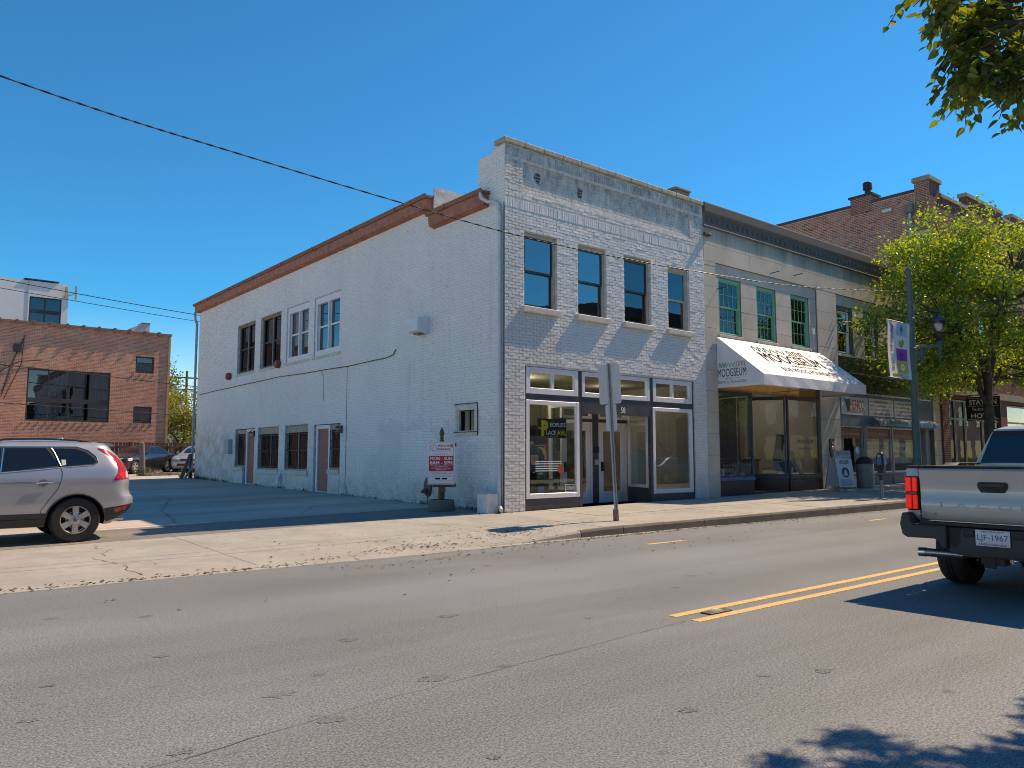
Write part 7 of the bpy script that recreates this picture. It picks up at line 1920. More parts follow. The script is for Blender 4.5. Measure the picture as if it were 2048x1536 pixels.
for sg in (1, -1):
    sd = lambda e: (lambda x, z: sb.side(x, z, sg, e))
    patch([(2.0, 1.17), (1.55, 1.45), (1.35, 1.535), (.01, 1.542), (-.16, 1.482), (-.274, 1.379), (-.303, 1.285), (-.246, 1.251), (.256, 1.215), (1.171, 1.129), (1.9, 1.10)], sd(.003), 'window_surround', M_BLKP, SUV)
    patch([(.335, 1.518), (.025, 1.512), (-.122, 1.458), (-.238, 1.358), (-.272, 1.294), (-.232, 1.274), (.216, 1.234), (.275, 1.343)], sd(.006), 'quarter_window', M_CARGL, SUV)
    patch([(1.0, 1.518), (.45, 1.522), (.395, 1.453), (.27, 1.247), (1.04, 1.16)], sd(.006), 'side_window', M_CARGL, SUV)
    patch([(1.30, 1.515), (1.05, 1.52), (1.08, 1.155), (1.85, 1.115), (1.5, 1.42)], sd(.006), 'side_window', M_CARGL, SUV)
    line_on(sd(.004), [(1.9, 1.105), (1.171, 1.127), (.256, 1.212), (-.246, 1.248), (-.30, 1.285), (-.275, 1.385), (-.16, 1.488), (.01, 1.548), (1.35, 1.54)], .006, 'window_trim', M_CHROME, SUV)
    line_on(sd(.006), [(1.025, 1.52), (1.062, 1.15)], .008, 'door_pillar_trim', M_CHROME, SUV); line_on(sd(.007), [(.37, 1.52), (.33, 1.453), (.245, 1.235)], .010, 'door_pillar_trim', M_GALV, SUV)
    line_on(sd(.0), [(.249, 1.215), (.22, 1.142), (.223, 1.033), (.272, .87), (.40, .684), (.49, .54), (.50, .49)], .005, 'door_seam', M_BLKP, SUV); line_on(sd(.0), [(1.075, 1.12), (1.10, .9), (1.10, .5)], .005, 'door_seam', M_BLKP, SUV)
    patch([(.547, 1.003), (.477, 1.027), (.421, 1.0), (.418, .946), (.472, .915), (.544, .94)], sd(.003), 'handle_recess', plain('recess_grey', (.10, .105, .11), .5, 0), SUV)
    line_on(sd(.03), [(.58, .972), (.345, .985)], .014, 'door_handle', M_CHROME, SUV)
    patch([(-.293, 1.525), (-.42, 1.52), (-.60, 1.378), (-.72, 1.243), (-.765, 1.147), (-.775, 1.022), (-.531, .989), (-.605, 1.13), (-.61, 1.178), (-.579, 1.292), (-.434, 1.426)], sd(.008), 'tail_light', M_REDL, SUV, .035)
    patch([(-.60, 1.10), (-.74, 1.14), (-.76, 1.06), (-.66, 1.02)], sd(.012), 'light_reflector', M_REDL2, SUV, .04)
    patch([(-.73, 1.16), (-.765, 1.13), (-.775, 1.035), (-.72, 1.03)], sd(.013), 'reversing_lens', plain('clear_lens', (.5, .45, .45), .2, 0), SUV, .04)
    patch([(.43, .484), (2.33, .484), (2.33, .28), (.43, .275)], sd(.012), 'sill_cladding', M_CLAD, SUV, .08); line_on(sd(.014), [(.44, .40), (2.33, .40)], .004, 'cladding_groove', M_BLKP, SUV)
    patch([(-.415, .532), (-.60, .555), (-.80, .585), (-.86, .605), (-.84, .52), (-.78, .46), (-.66, .36), (-.456, .31), (-.43, .35)], sd(.010), 'bumper_cladding', M_CLAD, SUV, .04)
    patch([(-.55, .527), (-.79, .574), (-.76, .515), (-.58, .455)], sd(.016), 'bumper_reflector', M_REDL, SUV, .04)
    a_ = [(.435 * math.cos(t), .345 + .435 * math.sin(t)) for t in [math.pi * k / 24 for k in range(0, 25)]]
    for cx in (0, 2.77): line_on(sd(.004), [(cx + p, q_) for p, q_ in a_], .014, 'arch_lip', M_CLAD, SUV)
    line_on(lambda x, z: (x, sg * (.60 + .02), z), [(-.30, 1.585), (-.2, 1.625), (0, 1.655), (.5, 1.675), (1.0, 1.66), (1.2, 1.62)], .016, 'roof_rail', M_BLKP, SUV)
    line_on(sd(.002), [(.24, .98), (.8, .99), (2.4, .96)], .003, 'body_crease', M_SILVER, SUV)
    for cx in (0, 2.77): wheel(SUV, cx, sg * .815, sg, .365, .235, .222, 6)
q = MB(); rows = []
for k in range(9):
    y = -.60 + 1.2 * k / 8; c = 1 - (abs(y) / .66) ** 4 * .5
    rows.append([(-.36, y, 1.625), (-.52, y, 1.61), (-.62 * (.9 + .1 * c), y, 1.578), (-.60 * (.9 + .1 * c), y, 1.56), (-.45, y, 1.555)])
q.sheet(rows); q.add(rows[0], [(0, 1, 2, 3, 4)]); q.add(rows[-1], [(0, 1, 2, 3, 4)]); q.build('roof_spoiler', M_SILVER, SUV, smooth=True, world=False)
q = MB(); q.prism([(.30, 1.655), (.10, 1.655), (.08, 1.70), (.12, 1.715)], lambda p, z, t: (p - .0, t, z), -.04, .04); q.build('roof_antenna', M_SILVER, SUV, bevel=.012, world=False, smooth=True)
patch([(-.62, 1.15), (.62, 1.15), (.52, 1.50), (-.52, 1.50)], lambda y, z: sb.rear(y, z, .004), 'rear_window', M_CARGL, SUV, .08); patch([(-.26, .80), (.26, .80), (.26, .92), (-.26, .92)], lambda y, z: sb.rear(y, z, .006), 'number_plate', M_WHC, SUV, .1)
patch([(-.7, 1.14), (.7, 1.14), (.58, 1.50), (-.58, 1.50)], lambda y, z: sb.front(y, z, .004), 'windscreen', M_CARGL, SUV, .08)
for sg in (1, -1):
    q = MB(); q.tube([(-.60, sg * .5, .33), (-.80, sg * .5, .335)], .04, 12); q.build('exhaust_tip', M_CHROME, SUV, smooth=True, world=False)
    q = MB(); q.prism([(1.70, 1.13), (1.80, 1.12), (1.80, 1.24), (1.68, 1.22)], lambda p, z, t: (p, t, z), sg * .92, sg * 1.08); q.build('door_mirror', M_SILVER, SUV, bevel=.02, world=False)
patch([(.236, 1.335), (.172, 1.335), (.168, 1.248), (.226, 1.243)], lambda x, z: sb.side(x, z, 1, .008), 'window_sticker', plain('pale_sticker', (.45, .55, .5), .6, 0), SUV)

# ---- two sedans at the back of the lot
def sedan(name, label, loc, heading, paint, scale=1.0):
    t = thing(name, label, 'car', loc, heading)
    b = Body([(.22, -.85, 3.45, .80, .2, .3, .1, .15), (.35, -.93, 3.55, .86, .2, .3, .1, .2), (.55, -.96, 3.60, .89, .2, .3, .1, .2), (.72, -.96, 3.52, .90, .2, .3, .1, .25), (.85, -.93, 3.25, .885, .2, .3, .1, .3), (.95, -.86, 2.55, .86, .2, .3, .12, .3), (1.02, -.55, 2.15, .82, .18, .25, .15, .25), (1.15, -.22, 1.85, .74, .16, .2, .15, .2), (1.30, .12, 1.50, .65, .15, .18, .12, .15), (1.39, .38, 1.22, .58, .15, .15, .08, .1), (1.43, .62, 1.0, .45, .12, .12, .05, .08)])
    o = b.mesh().build('body', [paint, M_BLKP], t, smooth=True, world=False); cut_arches(o, [(0, .32), (2.72, .32)], .375, .9, .5)
    for sg in (1, -1):
        patch([(-.10, 1.05), (.42, 1.33), (.86, 1.36), (.86, 1.0), (.0, 1.0)], lambda x, z: b.side(x, z, sg, .006), 'side_window', M_CARGL, t, .08); patch([(.93, 1.36), (1.25, 1.34), (1.85, 1.02), (.93, 1.0)], lambda x, z: b.side(x, z, sg, .006), 'side_window', M_CARGL, t, .08)
        patch([(3.02, .64), (3.30, .64), (3.28, .74), (3.0, .78)], lambda x, z: b.side(x, z, sg, .008), 'head_light', plain('clear_lamp', (.6, .62, .65), .15, .1, 20), t, .05)
        patch([(.38, .66), (.60, .70), (.62, .76), (.42, .75)], lambda y, z: b.front(sg * y, z, .008), 'head_light', plain('clear_lamp', (.6, .62, .65)), t, .05)
        patch([(-.80, .72), (-.55, .78), (-.6, .90), (-.82, .88)], lambda x, z: b.side(x, z, sg, .008), 'tail_light', M_REDL, t, .05)
        line_on(lambda x, z: b.side(x, z, sg, 0), [(.9, .98), (.92, .3)], .006, 'door_seam', M_BLKP, t); line_on(lambda x, z: b.side(x, z, sg, .02), [(.3, .86), (.5, .86)], .014, 'door_handle', M_CHROME, t)
        for cx in (0, 2.72): wheel(t, cx, sg * .78, sg, .325, .2, .225, 5, 'wide')
        q = MB(); q.prism([(1.75, 1.0), (1.86, .99), (1.85, 1.11), (1.74, 1.10)], lambda p, z, tt: (p, tt, z), sg * .84, sg * 1.0); q.build('door_mirror', paint, t, bevel=.02, world=False)
    patch([(-.66, 1.02), (.66, 1.02), (.52, 1.34), (-.52, 1.34)], lambda y, z: b.front(y, z, .006), 'windscreen', M_CARGL, t, .08); patch([(-.6, 1.04), (.6, 1.04), (.5, 1.33), (-.5, 1.33)], lambda y, z: b.rear(y, z, .006), 'rear_window', M_CARGL, t, .08)
    patch([(-.55, .36), (.55, .36), (.5, .48), (-.5, .48)], lambda y, z: b.front(y, z, .006), 'lower_grille', M_BLKP, t, .08); patch([(-.36, .63), (.36, .63), (.34, .72), (-.34, .72)], lambda y, z: b.front(y, z, .006), 'grille', M_BLKP, t, .08)
    return t
def place_sedan(name, label, cx, cy, hd, paint):
    c, s_ = math.cos(hd), math.sin(hd); sedan(name, label, (cx - 1.33 * c, cy - 1.33 * s_, zlot(min(cx, 0), cy)), hd, paint)
place_sedan('black_sedan', 'black sedan parked behind the wooden post at the back of the lot', -.35, 30.2, math.atan2(-.66, -.75), M_BLKCAR)
place_sedan('silver_sedan', 'silver sedan half hidden by the rear corner of the white building', 2.75, 30.4, math.atan2(-.86, -.50), car_paint('pale_silver_paint', (.42, .41, .40), .4, .35))

# ---- pickup truck leaving to the right
TR = thing('pickup_truck', 'light warm-grey pickup truck seen from behind on the street', 'truck', (-1.1, -10.57, 0))
def tpoly(y0, y1, pts, name, mat, bevel=.02, parent=None):
    q = MB(); q.prism(pts, lambda p, z, t: (p, t, z), y0, y1); return q.build(name, mat, parent or TR, bevel=bevel, world=False, smooth=True, seg=2)
arch = lambda cx, r=.47, zc=.40: [(cx + r * math.cos(t), zc + r * math.sin(t)) for t in [math.pi * k / 14 for k in range(15)]][::-1]
for sg in (1, -1):
    tpoly(sg * .722, sg * .865, [(-1.06, .80), (-.75, .55), (-.50, .55)] + arch(0)[1:-1] + [(.50, .55), (.62, .55), (.62, 1.33), (-1.06, 1.33)], 'bed_side', M_TRUCKW, .045)
    tpoly(sg * .70, sg * .88, [(.66, .50), (2.70, .50)] + arch(3.35)[1:-1] + [(4.2, .55), (4.45, .75), (4.42, 1.0), (3.9, 1.16), (2.35, 1.30), (.66, 1.33)], 'cab_side', M_TRUCKW, .04)
    tpoly(sg * .72, sg * .875, [(-1.07, 1.332), (.0, 1.332), (.08, 1.362), (.64, 1.362), (.64, 1.345), (-.02, 1.32), (-1.07, 1.318)] if False else [(-1.07, 1.331), (-.05, 1.331), (.03, 1.36), (.62, 1.36), (.62, 1.375), (.02, 1.376), (-.06, 1.347), (-1.07, 1.347)], 'rail_cap', M_BLKP, .003)
    for cx in (0, 3.35): wheel(TR, cx, sg * .735, sg, .40, .27, .23, 6)
    # tail lamp: wraps the corner
    q = MB(); q.prism([(.722, .875), (.835, .87), (.866, .90), (.866, 1.235), (.722, 1.235)], lambda p, z, t: (t, sg * p, z), -1.085, -.93); q.build('tail_lamp_housing', M_BLKP, TR, bevel=.012, world=False)
    for z0, z1 in ((.885, 1.04), (1.07, 1.225)):
        for y0, y1 in ((.735, .785), (.795, .858)):
            q = MB(); q.box(-1.098, -1.06, sg * y0, sg * y1, z0, z1); q.build('tail_lamp', M_REDL2, TR, bevel=.008, world=False)
    q = MB(); q.box(-1.099, -1.06, sg * .735, sg * .858, 1.045, 1.065); q.build('reverse_lamp', plain('smoky_lens', (.10, .06, .06), .2, 0), TR, world=False)
# tailgate: pressed panel with a crease, spoiler cap, handle and lettering
gp = [(-.72, .775), (.72, .775), (.72, 1.315), (-.72, 1.315)]
q = MB(); rows = []
for z, x in ((.775, -1.055), (.80, -1.075), (.90, -1.088), (.985, -1.094), (1.0, -1.086), (1.16, -1.09), (1.255, -1.11), (1.30, -1.118), (1.322, -1.10), (1.332, -1.05)):
    rows.append([(x + (.02 * (abs(y) / .715) ** 6), y, z) for y in [-.708 + 1.416 * k / 20 for k in range(21)]])
q.sheet(rows); q.build('tailgate', M_TRUCKW, TR, smooth=True, world=False)
q = MB(); q.box(-1.05, -1.0, -.715, .715, .775, 1.33); q.build('tailgate_inner', M_BLKP, TR, world=False)
q = MB(); q.box(-1.115, -.99, -.715, .715, 1.334, 1.352); q.build('tailgate_cap', M_BLKP, TR, bevel=.006, world=False)
q = MB(); q.box(-1.0, .62, -.70, .70, .72, .76); q.build('bed_floor', M_BLKP, TR, world=False); q = MB(); q.box(.60, .64, -.70, .70, .7, 1.34); q.build('bed_front', M_TRUCKW, TR, world=False)
q = MB(); q.prism([(-.135, 1.175), (-.12, 1.19), (.12, 1.19), (.135, 1.175), (.135, 1.135), (.105, 1.085), (-.105, 1.085), (-.135, 1.135)], lambda p, z, t: (t, p, z), -1.085, -1.108); th = q.build('tailgate_handle', M_BLKP, TR, world=False, bevel=.004)
q = MB(); q.box(-1.120, -1.106, -.115, .115, 1.14, 1.175); q.build('handle_grip', M_CLAD, th, world=False, bevel=.006); q = MB(); q.box(-1.112, -1.107, -.065, .065, 1.095, 1.135); q.build('handle_pocket', plain('deep_black', (.006, .006, .007), .6, 0), th, world=False)
for i, c in enumerate('TACOMA'):
    text(c, (-1.094, .50 - i * .20, .943), YL, ZU, .115, .052, plain('pressed_letter', (.45, .42, .39), .4, 0), TR, 'embossed_letter', bold=-.02, world=False, thick=.001)
text('4x4', (-1.088, .63, .845), YL, ZU, .16, .022, plain('badge_bronze', (.35, .25, .15), .4, 0, metal=.5), TR, 'badge', bold=.02, world=False, thick=.002)
# bumper with corner steps, lamp recess and plate
q = MB()
prof = [(.86, .845), (.80, .845), (.745, .775), (.74, .725), (.60, .73), (.50, .72), (.42, .60), (.36, .49), (-.36, .49), (-.42, .60), (-.5, .72), (-.6, .73), (-.74, .725), (-.745, .775), (-.80, .845), (-.86, .845), (-.885, .73), (-.865, .62), (-.82, .59), (-.52, .60), (-.44, .49), (-.40, .43), (.40, .43), (.44, .49), (.52, .60), (.82, .59), (.865, .62), (.885, .73)]
def bump_part(pts, x0, x1, name, bv=.02, mat=M_CLAD): 
    q = MB(); q.prism(pts, lambda p, z, t: (t, p, z), x0, x1); return q.build(name, mat, TR, bevel=bv, world=False, smooth=True, seg=2)
for sg in (1, -1):
    bump_part([(sg * a, b) for a, b in ((.42, .735), (.745, .735), (.76, .79), (.80, .85), (.865, .85), (.89, .73), (.87, .62), (.82, .59), (.52, .595), (.46, .50), (.42, .50))], -1.20, -.88, 'bumper_corner', .03)
bump_part([(-.42, .725), (.42, .725), (.42, .47), (.34, .445), (-.34, .445), (-.42, .47)], -1.15, -.95, 'bumper_centre', .02)
bump_part([(-.70, .735), (.70, .735), (.70, .765), (-.70, .765)], -1.17, -1.0, 'bumper_step', .008, M_BLKP)
for sg in (1, -1):
    bump_part([(sg * a, b) for a, b in ((.17, .64), (.27, .64), (.275, .70), (.17, .70))], -1.165, -1.14, 'plate_lamp', .006, M_BLKP)
pt = bump_part([(-.155, .558), (.155, .558), (.155, .716), (-.155, .716)], -1.170, -1.162, 'number_plate', .003, plain('plate_white', (.66, .66, .68), .4, .05, 20))
M_PBLUE = plain('plate_blue', (.03, .07, .20), .5, 0)
def ptx(s_, y, z, w, h, m_, b=0.0): text(s_, (-1.1705, y, z), YL, ZU, w, h, m_, pt, bold=b, world=False, thick=.0008)
ptx('LJF-1967', 0, .635, .275, .072, M_PBLUE); ptx('NORTH CAROLINA', 0, .576, .25, .018, M_PBLUE, .02); ptx('FIRST IN FLIGHT', 0, .700, .20, .014, plain('plate_red', (.4, .03, .04), .5, 0), .01)
for sg in (1, -1):
    bump_part([(sg * a, b) for a, b in ((.30, .72), (.415, .72), (.41, .60), (.36, .505), (.31, .56))], -1.152, -1.148, 'bumper_recess_shade', .0, plain('deep_black', (.006, .006, .007)))  # flat black sheet painted in for the shade of the bumper hollow
    q = MB(); q.tube([(-1.201, sg * .50, .735), (-1.201, sg * .74, .735), (-1.201, sg * .79, .80)], .006, 5); q.build('bumper_edge', M_BLKP, TR, world=False, smooth=True)
    q = MB(); q.tube([(-.5, sg * .40, .62), (-.15, sg * .46, .36)], .035, 8); q.build('shock_absorber', M_GALV, TR, world=False, smooth=True)
q = MB(); q.lathe([(.18, -.10), (.36, -.10), (.38, 0), (.36, .10), (.18, .10)], (-.62, -.05, .55), 24, 'z'); q.build('spare_wheel', M_TYRE, TR, smooth=True, world=False)
q = MB(); q.tube([(-1.0, -.35, .45), (-1.0, .35, .45)], .03, 8); q.tube([(-1.03, -.12, .38), (-1.03, -.12, .47)], .012, 6); q.build('hitch_tube', M_GALV, TR, smooth=True, world=False)
# underside: exhaust, hitch, frame, axle
q = MB(); q.tube([(-1.02, .76, .43), (-1.02, .60, .43), (-1.0, .35, .43), (-.85, .25, .44), (-.3, .22, .46)], [.045, .045, .036, .034, .034], 14); q.build('exhaust', plain('stainless_exhaust', (.33, .31, .30), .3, .15, 9, metal=.9), TR, smooth=True, world=False)
q = MB(); q.tube([(-1.02, .77, .43), (-1.02, .70, .43)], .049, 16, cap=False); q.build('exhaust_tip', M_CHROME, TR, smooth=True, world=False)
q = MB(); q.box(-1.05, -.9, -.06, .16, .36, .44); q.box(-1.06, -1.04, .02, .13, .33, .47); q.tube([(-1.04, .19, .40), (-1.0, .19, .40)], .02, 8); q.box(-1.0, -.7, -.5, .5, .44, .52); q.build('hitch', M_BLKP, TR, world=False, bevel=.006)
for sg in (1, -1): q = MB(); q.box(-1.0, 4.0, sg * .42, sg * .50, .48, .60); q.tube([(-.7, sg * .5, .50), (0, sg * .52, .40), (.7, sg * .5, .5)], .03, 6); q.build('frame_rail', M_BLKP, TR, world=False)
q = MB(); q.tube([(0, -.7, .38), (0, .7, .38)], .06, 10); q.lathe([(.05, -.12), (.15, -.05), (.15, .05), (.05, .12)], (0, .05, .38), 14, 'y'); q.build('rear_axle', M_BLKP, TR, smooth=True, world=False)
# cab
cb = Body([(1.0, .62, 2.75, .86, .05, .1, 0, .15), (1.34, .62, 2.55, .80, .06, .12, 0, .2), (1.36, .62, 2.5, .79, .06, .12, 0, .2), (1.72, .70, 1.95, .63, .07, .15, 0, .2), (1.775, .72, 1.82, .60, .08, .15, 0, .15), (1.81, .80, 1.70, .52, .08, .15, 0, .1), (1.822, .95, 1.5, .4, .08, .1, 0, .05)])
cb.mesh().build('cab', M_TRUCKW, TR, smooth=True, world=False)
patch([(-.715, 1.372), (.715, 1.372), (.60, 1.715), (-.60, 1.715)], lambda y, z: cb.rear(y, z, .006), 'rear_window', M_CARGL, TR, .08); patch([(-.60, 1.70), (.60, 1.70), (.585, 1.755), (-.585, 1.755)], lambda y, z: cb.rear(y, z, .010), 'brake_lamp_strip', M_BLKP, TR, .08)
patch([(-.65, 1.36), (.65, 1.36), (.55, 1.68), (-.55, 1.68)], lambda y, z: cb.front(y, z, .006), 'windscreen', M_CARGL, TR, .08)
for sg in (1, -1):
    patch([(.80, 1.38), (.86, 1.66), (1.35, 1.69), (1.35, 1.36)], lambda x, z: cb.side(x, z, sg, .006), 'side_window', M_CARGL, TR, .08); patch([(1.42, 1.69), (1.8, 1.67), (2.3, 1.37), (1.42, 1.36)], lambda x, z: cb.side(x, z, sg, .006), 'side_window', M_CARGL, TR, .08)
    q = MB(); q.prism([(2.15, 1.33), (2.3, 1.33), (2.3, 1.55), (2.18, 1.53)], lambda p, z, t: (p, t, z), sg * .92, sg * 1.12); q.build('door_mirror', M_BLKP, TR, bevel=.03, world=False)
q = MB(); q.prism([(2.3, 1.30), (3.9, 1.15), (4.4, 1.0), (4.4, .6), (2.3, .6)], lambda p, z, t: (p, t, z), -.70, .70); q.build('hood', M_TRUCKW, TR, bevel=.04, world=False)
q = MB(); q.box(4.38, 4.5, -.8, .8, .5, .75); q.build('front_bumper', M_BLKP, TR, bevel=.03, world=False)

# ------------------------------------------------------------ trees
def mat_leaf(name, cols, trans=0.35):
    m = NT(name)
    m.t.nodes.remove(m.b)
    ge = m.n('ShaderNodeNewGeometry'); cr = m.n('ShaderNodeValToRGB')
    el = cr.color_ramp.elements
    while len(el) < len(cols): el.new(.5)
    for e, (p, c) in zip(el, cols): e.position = p; e.color = (*c, 1)
    m.l(ge.outputs['Random Per Island'], cr.inputs[0])
    n = m.noise(.5, 3, .6); c2 = m.mix(m.ramp(n, .35, .7), cr.outputs[0], m.mix(1.0, cr.outputs[0], (1.25, 1.12, .8), 'MULTIPLY'))
    d = m.n('ShaderNodeBsdfDiffuse'); t = m.n('ShaderNodeBsdfTranslucent'); gl = m.n('ShaderNodeBsdfGlossy'); gl.inputs['Roughness'].default_value = .38; gl.inputs[0].default_value = (.8, .85, .75, 1)
    m.l(c2, d.inputs[0]); m.l(m.mix(1.0, c2, (1.5, 1.45, .7), 'MULTIPLY'), t.inputs[0])
    a = m.n('ShaderNodeMixShader'); a.inputs[0].default_value = trans; m.l(d.outputs[0], a.inputs[1]); m.l(t.outputs[0], a.inputs[2])
    b = m.n('ShaderNodeMixShader'); b.inputs[0].default_value = .06; m.l(a.outputs[0], b.inputs[1]); m.l(gl.outputs[0], b.inputs[2])
    m.l(b.outputs[0], m.out.inputs['Surface']); return m.mat
M_MAPLE = mat_leaf('maple_leaf', [(0.0, (.085, .165, .025)), (.5, (.18, .29, .04)), (.95, (.34, .43, .055)), (1.0, (.46, .24, .06))], .55)
M_CHERRY = mat_leaf('overhead_leaf', [(0.0, (.06, .10, .018)), (.5, (.11, .165, .028)), (.95, (.19, .23, .035)), (1.0, (.26, .11, .03))], .5)
M_FARLF = mat_leaf('far_tree_leaf', [(0.0, (.07, .12, .03)), (.6, (.16, .22, .05)), (1.0, (.28, .30, .09))], .4)
M_BARK = plain('tree_bark', (.10, .075, .055), .95, .4, 9, .6)
def leaves(g, c, spread, n, size, rg, hang=0.0, oval=False):
    for _ in range(n):
        p = Vector((rg.gauss(0, spread[0]), rg.gauss(0, spread[1]), rg.gauss(0, spread[2]))) + c
        d = Vector((rg.gauss(0, 1), rg.gauss(0, 1), rg.gauss(0, .8) - hang)).normalized(); s_ = size * rg.uniform(.7, 1.25)
        w = d.cross(Vector((rg.gauss(0, 1), rg.gauss(0, 1), rg.gauss(0, 1)))).normalized() * s_ * .5; up_ = w.cross(d).normalized() * s_ * .12
        if oval:
            o = len(g.v); g.v += [tuple(p), tuple(p + d * s_ * .35 + w * .85 + up_), tuple(p + d * s_ * .8 + w * .75 + up_), tuple(p + d * s_ * 1.35), tuple(p + d * s_ * .8 - w * .75 + up_), tuple(p + d * s_ * .35 - w * .85 + up_)]
            for q in ((0, 1, 2, 3), (0, 3, 4, 5)): g.f.append(tuple(i + o for i in q)); g.m.append(0)
        else:
            o = len(g.v); g.v += [tuple(p), tuple(p + d * s_ * .6 + w + up_), tuple(p + d * s_ * 1.3), tuple(p + d * s_ * .6 - w + up_)]; g.f.append((o, o + 1, o + 2, o + 3)); g.m.append(0)
def leaf1(g, p, d, s_, rg):
    w = d.cross(Vector((rg.gauss(0, .5), rg.gauss(0, .5), 1))).normalized() * s_ * .50; up_ = w.cross(d).normalized() * s_ * .10
    o = len(g.v); g.v += [tuple(p + d * s_ * .12), tuple(p + d * s_ * .45 + w * .85 + up_), tuple(p + d * s_ * .85 + w * .72 + up_), tuple(p + d * s_ * 1.4), tuple(p + d * s_ * .85 - w * .72 + up_), tuple(p + d * s_ * .45 - w * .85 + up_)]
    for q in ((0, 1, 2, 3), (0, 3, 4, 5)): g.f.append(tuple(i + o for i in q)); g.m.append(0)
def limb(g, a, b, r0, r1, rg, n=6, sag=.12):
    a, b = Vector(a), Vector(b); L = (b - a).length; P_ = []; mid = Vector((rg.gauss(0, sag), rg.gauss(0, sag), abs(rg.gauss(0, sag)))) * L
    for k in range(n + 1):
        t = k / n; P_.append(a.lerp(b, t) + mid * (4 * t * (1 - t)) * .5 + Vector((rg.gauss(0, .012), rg.gauss(0, .012), 0)) * L * (0 < k < n))
    g.tube(P_, [r0 + (r1 - r0) * k / n for k in range(n + 1)], 7, cap=False); return P_
def tree(name, label, base, forks, clumps, leaf, n, size, spread, rg, r0, hang=0.0, oval=False, group=None):
    """trunk with forks, limbs to every clump, leaf-sized faces in each clump"""
    t = thing(name, label, 'tree', base, group=group)
    B = Vector(base); g = MB(); F_ = Vector(forks[0])
    g.tube([B - Vector((0, 0, .2)), B + Vector((0, 0, .15)), B.lerp(F_, .5) + Vector((.04, .03, 0)), F_], [r0 * 1.45, r0 * 1.08, r0 * .95, r0 * .85], 12, cap=False)
    ends = []
    for q in forks[1:]: ends += limb(g, F_, q, r0 * .6, r0 * .3, rg)[2:]
    for c in clumps:
        e = min(ends, key=lambda p: (p - Vector(c)).length + max(0, p.z - c[2]) * .6); pp = limb(g, e, c, r0 * .2, r0 * .05, rg, 5)
        for _ in range(2):
            k = pp[rg.randint(2, 5)]; limb(g, k, k + Vector((rg.gauss(0, spread[0]), rg.gauss(0, spread[1]), rg.gauss(0, spread[2]))) * 1.1, r0 * .06, r0 * .02, rg, 3)
    lf = MB()
    if oval:                                            # close enough to see how leaves sit on their twigs
        for c in clumps:
            for _ in range(n):
                d = Vector((rg.gauss(0, 1), rg.gauss(0, 1), rg.gauss(0, .6) - .35)).normalized(); L = rg.uniform(.12, .24)
                P_ = [Vector(c) + d * L * k / 4 + Vector((0, 0, -.10 * L * (k / 4) ** 2 * 4)) for k in range(5)]
                g.tube(P_, [.004, .0035, .003, .0025, .002], 4, cap=False)
                for k in range(9):
                    f_ = (k + .8) / 9 * 4; i = min(3, int(f_)); q0 = P_[i].lerp(P_[i + 1], f_ - i); sd_ = d.cross(Vector((0, 0, 1))).normalized() * (1 if k % 2 else -1)
                    dd = (sd_ * .8 + d * .7 + Vector((rg.gauss(0, .3), rg.gauss(0, .3), -.55 + rg.gauss(0, .3)))).normalized()
                    leaf1(lf, q0, dd, size * rg.uniform(.75, 1.25), rg)
    g.build('trunk', M_BARK, t, smooth='all')
    g = lf
    if not oval:
        for c in clumps: leaves(g, Vector(c), spread, int(n * rg.uniform(.6, 1.3)), size, rg, hang, oval)
    g.build('crown', leaf, t, fixn=False); return t
rt_ = random.Random(17)
def ell_clumps(c, r, n, rg, zmin=-9, shell=.45):
    o = []
    while len(o) < n:
        p = Vector((rg.uniform(-1, 1), rg.uniform(-1, 1), rg.uniform(-1, 1)))
        if shell < p.length < 1: 
            q = (c[0] + p.x * r[0], c[1] + p.y * r[1], c[2] + p.z * r[2])
            if q[2] > zmin: o.append(q)
    return o
cl = ell_clumps((22.0, -2.7, 7.2), (6.2, 3.8, 3.4), 122, rt_, 4.0) + ell_clumps((16.6, -2.6, 5.6), (1.9, 1.2, 1.3), 12, rt_, 3.9, .1) + ell_clumps((18.2, -2.7, 8.3), (2.0, 2, 1.8), 16, rt_, 3.9, .1) + ell_clumps((19.5, -1.6, 4.5), (3.2, 1.4, .7), 14, rt_, 3.4, .1) + ell_clumps((24.5, -3, 5.0), (3.5, 2.5, 1.4), 20, rt_, 3.2, .1)
LAMPD = lambda q: (q[0] - 16.4) * .63 + (q[1] + 2.75) * .77
cl = [q if q[0] > 19.5 or LAMPD(q) > .7 else (q[0] + .3, q[1] + (.9 - LAMPD(q)) / .77, q[2]) for q in cl]      # the boughs hang behind the lamp, on the building side
zb_ = zs(20.7, -2.6)
ST = tree('street_tree', 'leafy yellow-green maple growing from the sidewalk beside the tall brick building', (20.7, -2.6, zb_), [(20.75, -2.6, 3.3), (18.2, -2.7, 5.8), (19.8, -1.6, 7.6), (21.0, -3.6, 8.2), (22.6, -2.2, 7.6), (23.9, -3.2, 6.2), (18.9, -3.8, 6.6)], cl, M_MAPLE, 270, .094, (.38, .38, .25), rt_, .19)
vis = [(-6.46, -11.85, 4.12), (-6.12, -11.85, 4.11), (-6.18, -11.93, 3.9), (-6.02, -11.84, 3.81), (-5.98, -11.85, 3.71), (-6.27, -12.1, 3.55), (-6.2, -12.19, 3.48), (-5.45, -12.07, 3.65), (-6.19, -12.02, 3.84), (-6.09, -12.11, 3.72), (-5.39, -12.04, 4.12), (-5.99, -12.02, 4.1), (-5.41, -12.14, 3.88), (-6.21, -11.85, 4.17), (-5.71, -12.12, 4.26), (-6.29, -12.02, 3.68), (-5.81, -12.01, 4.05), (-5.75, -11.87, 4.21)]
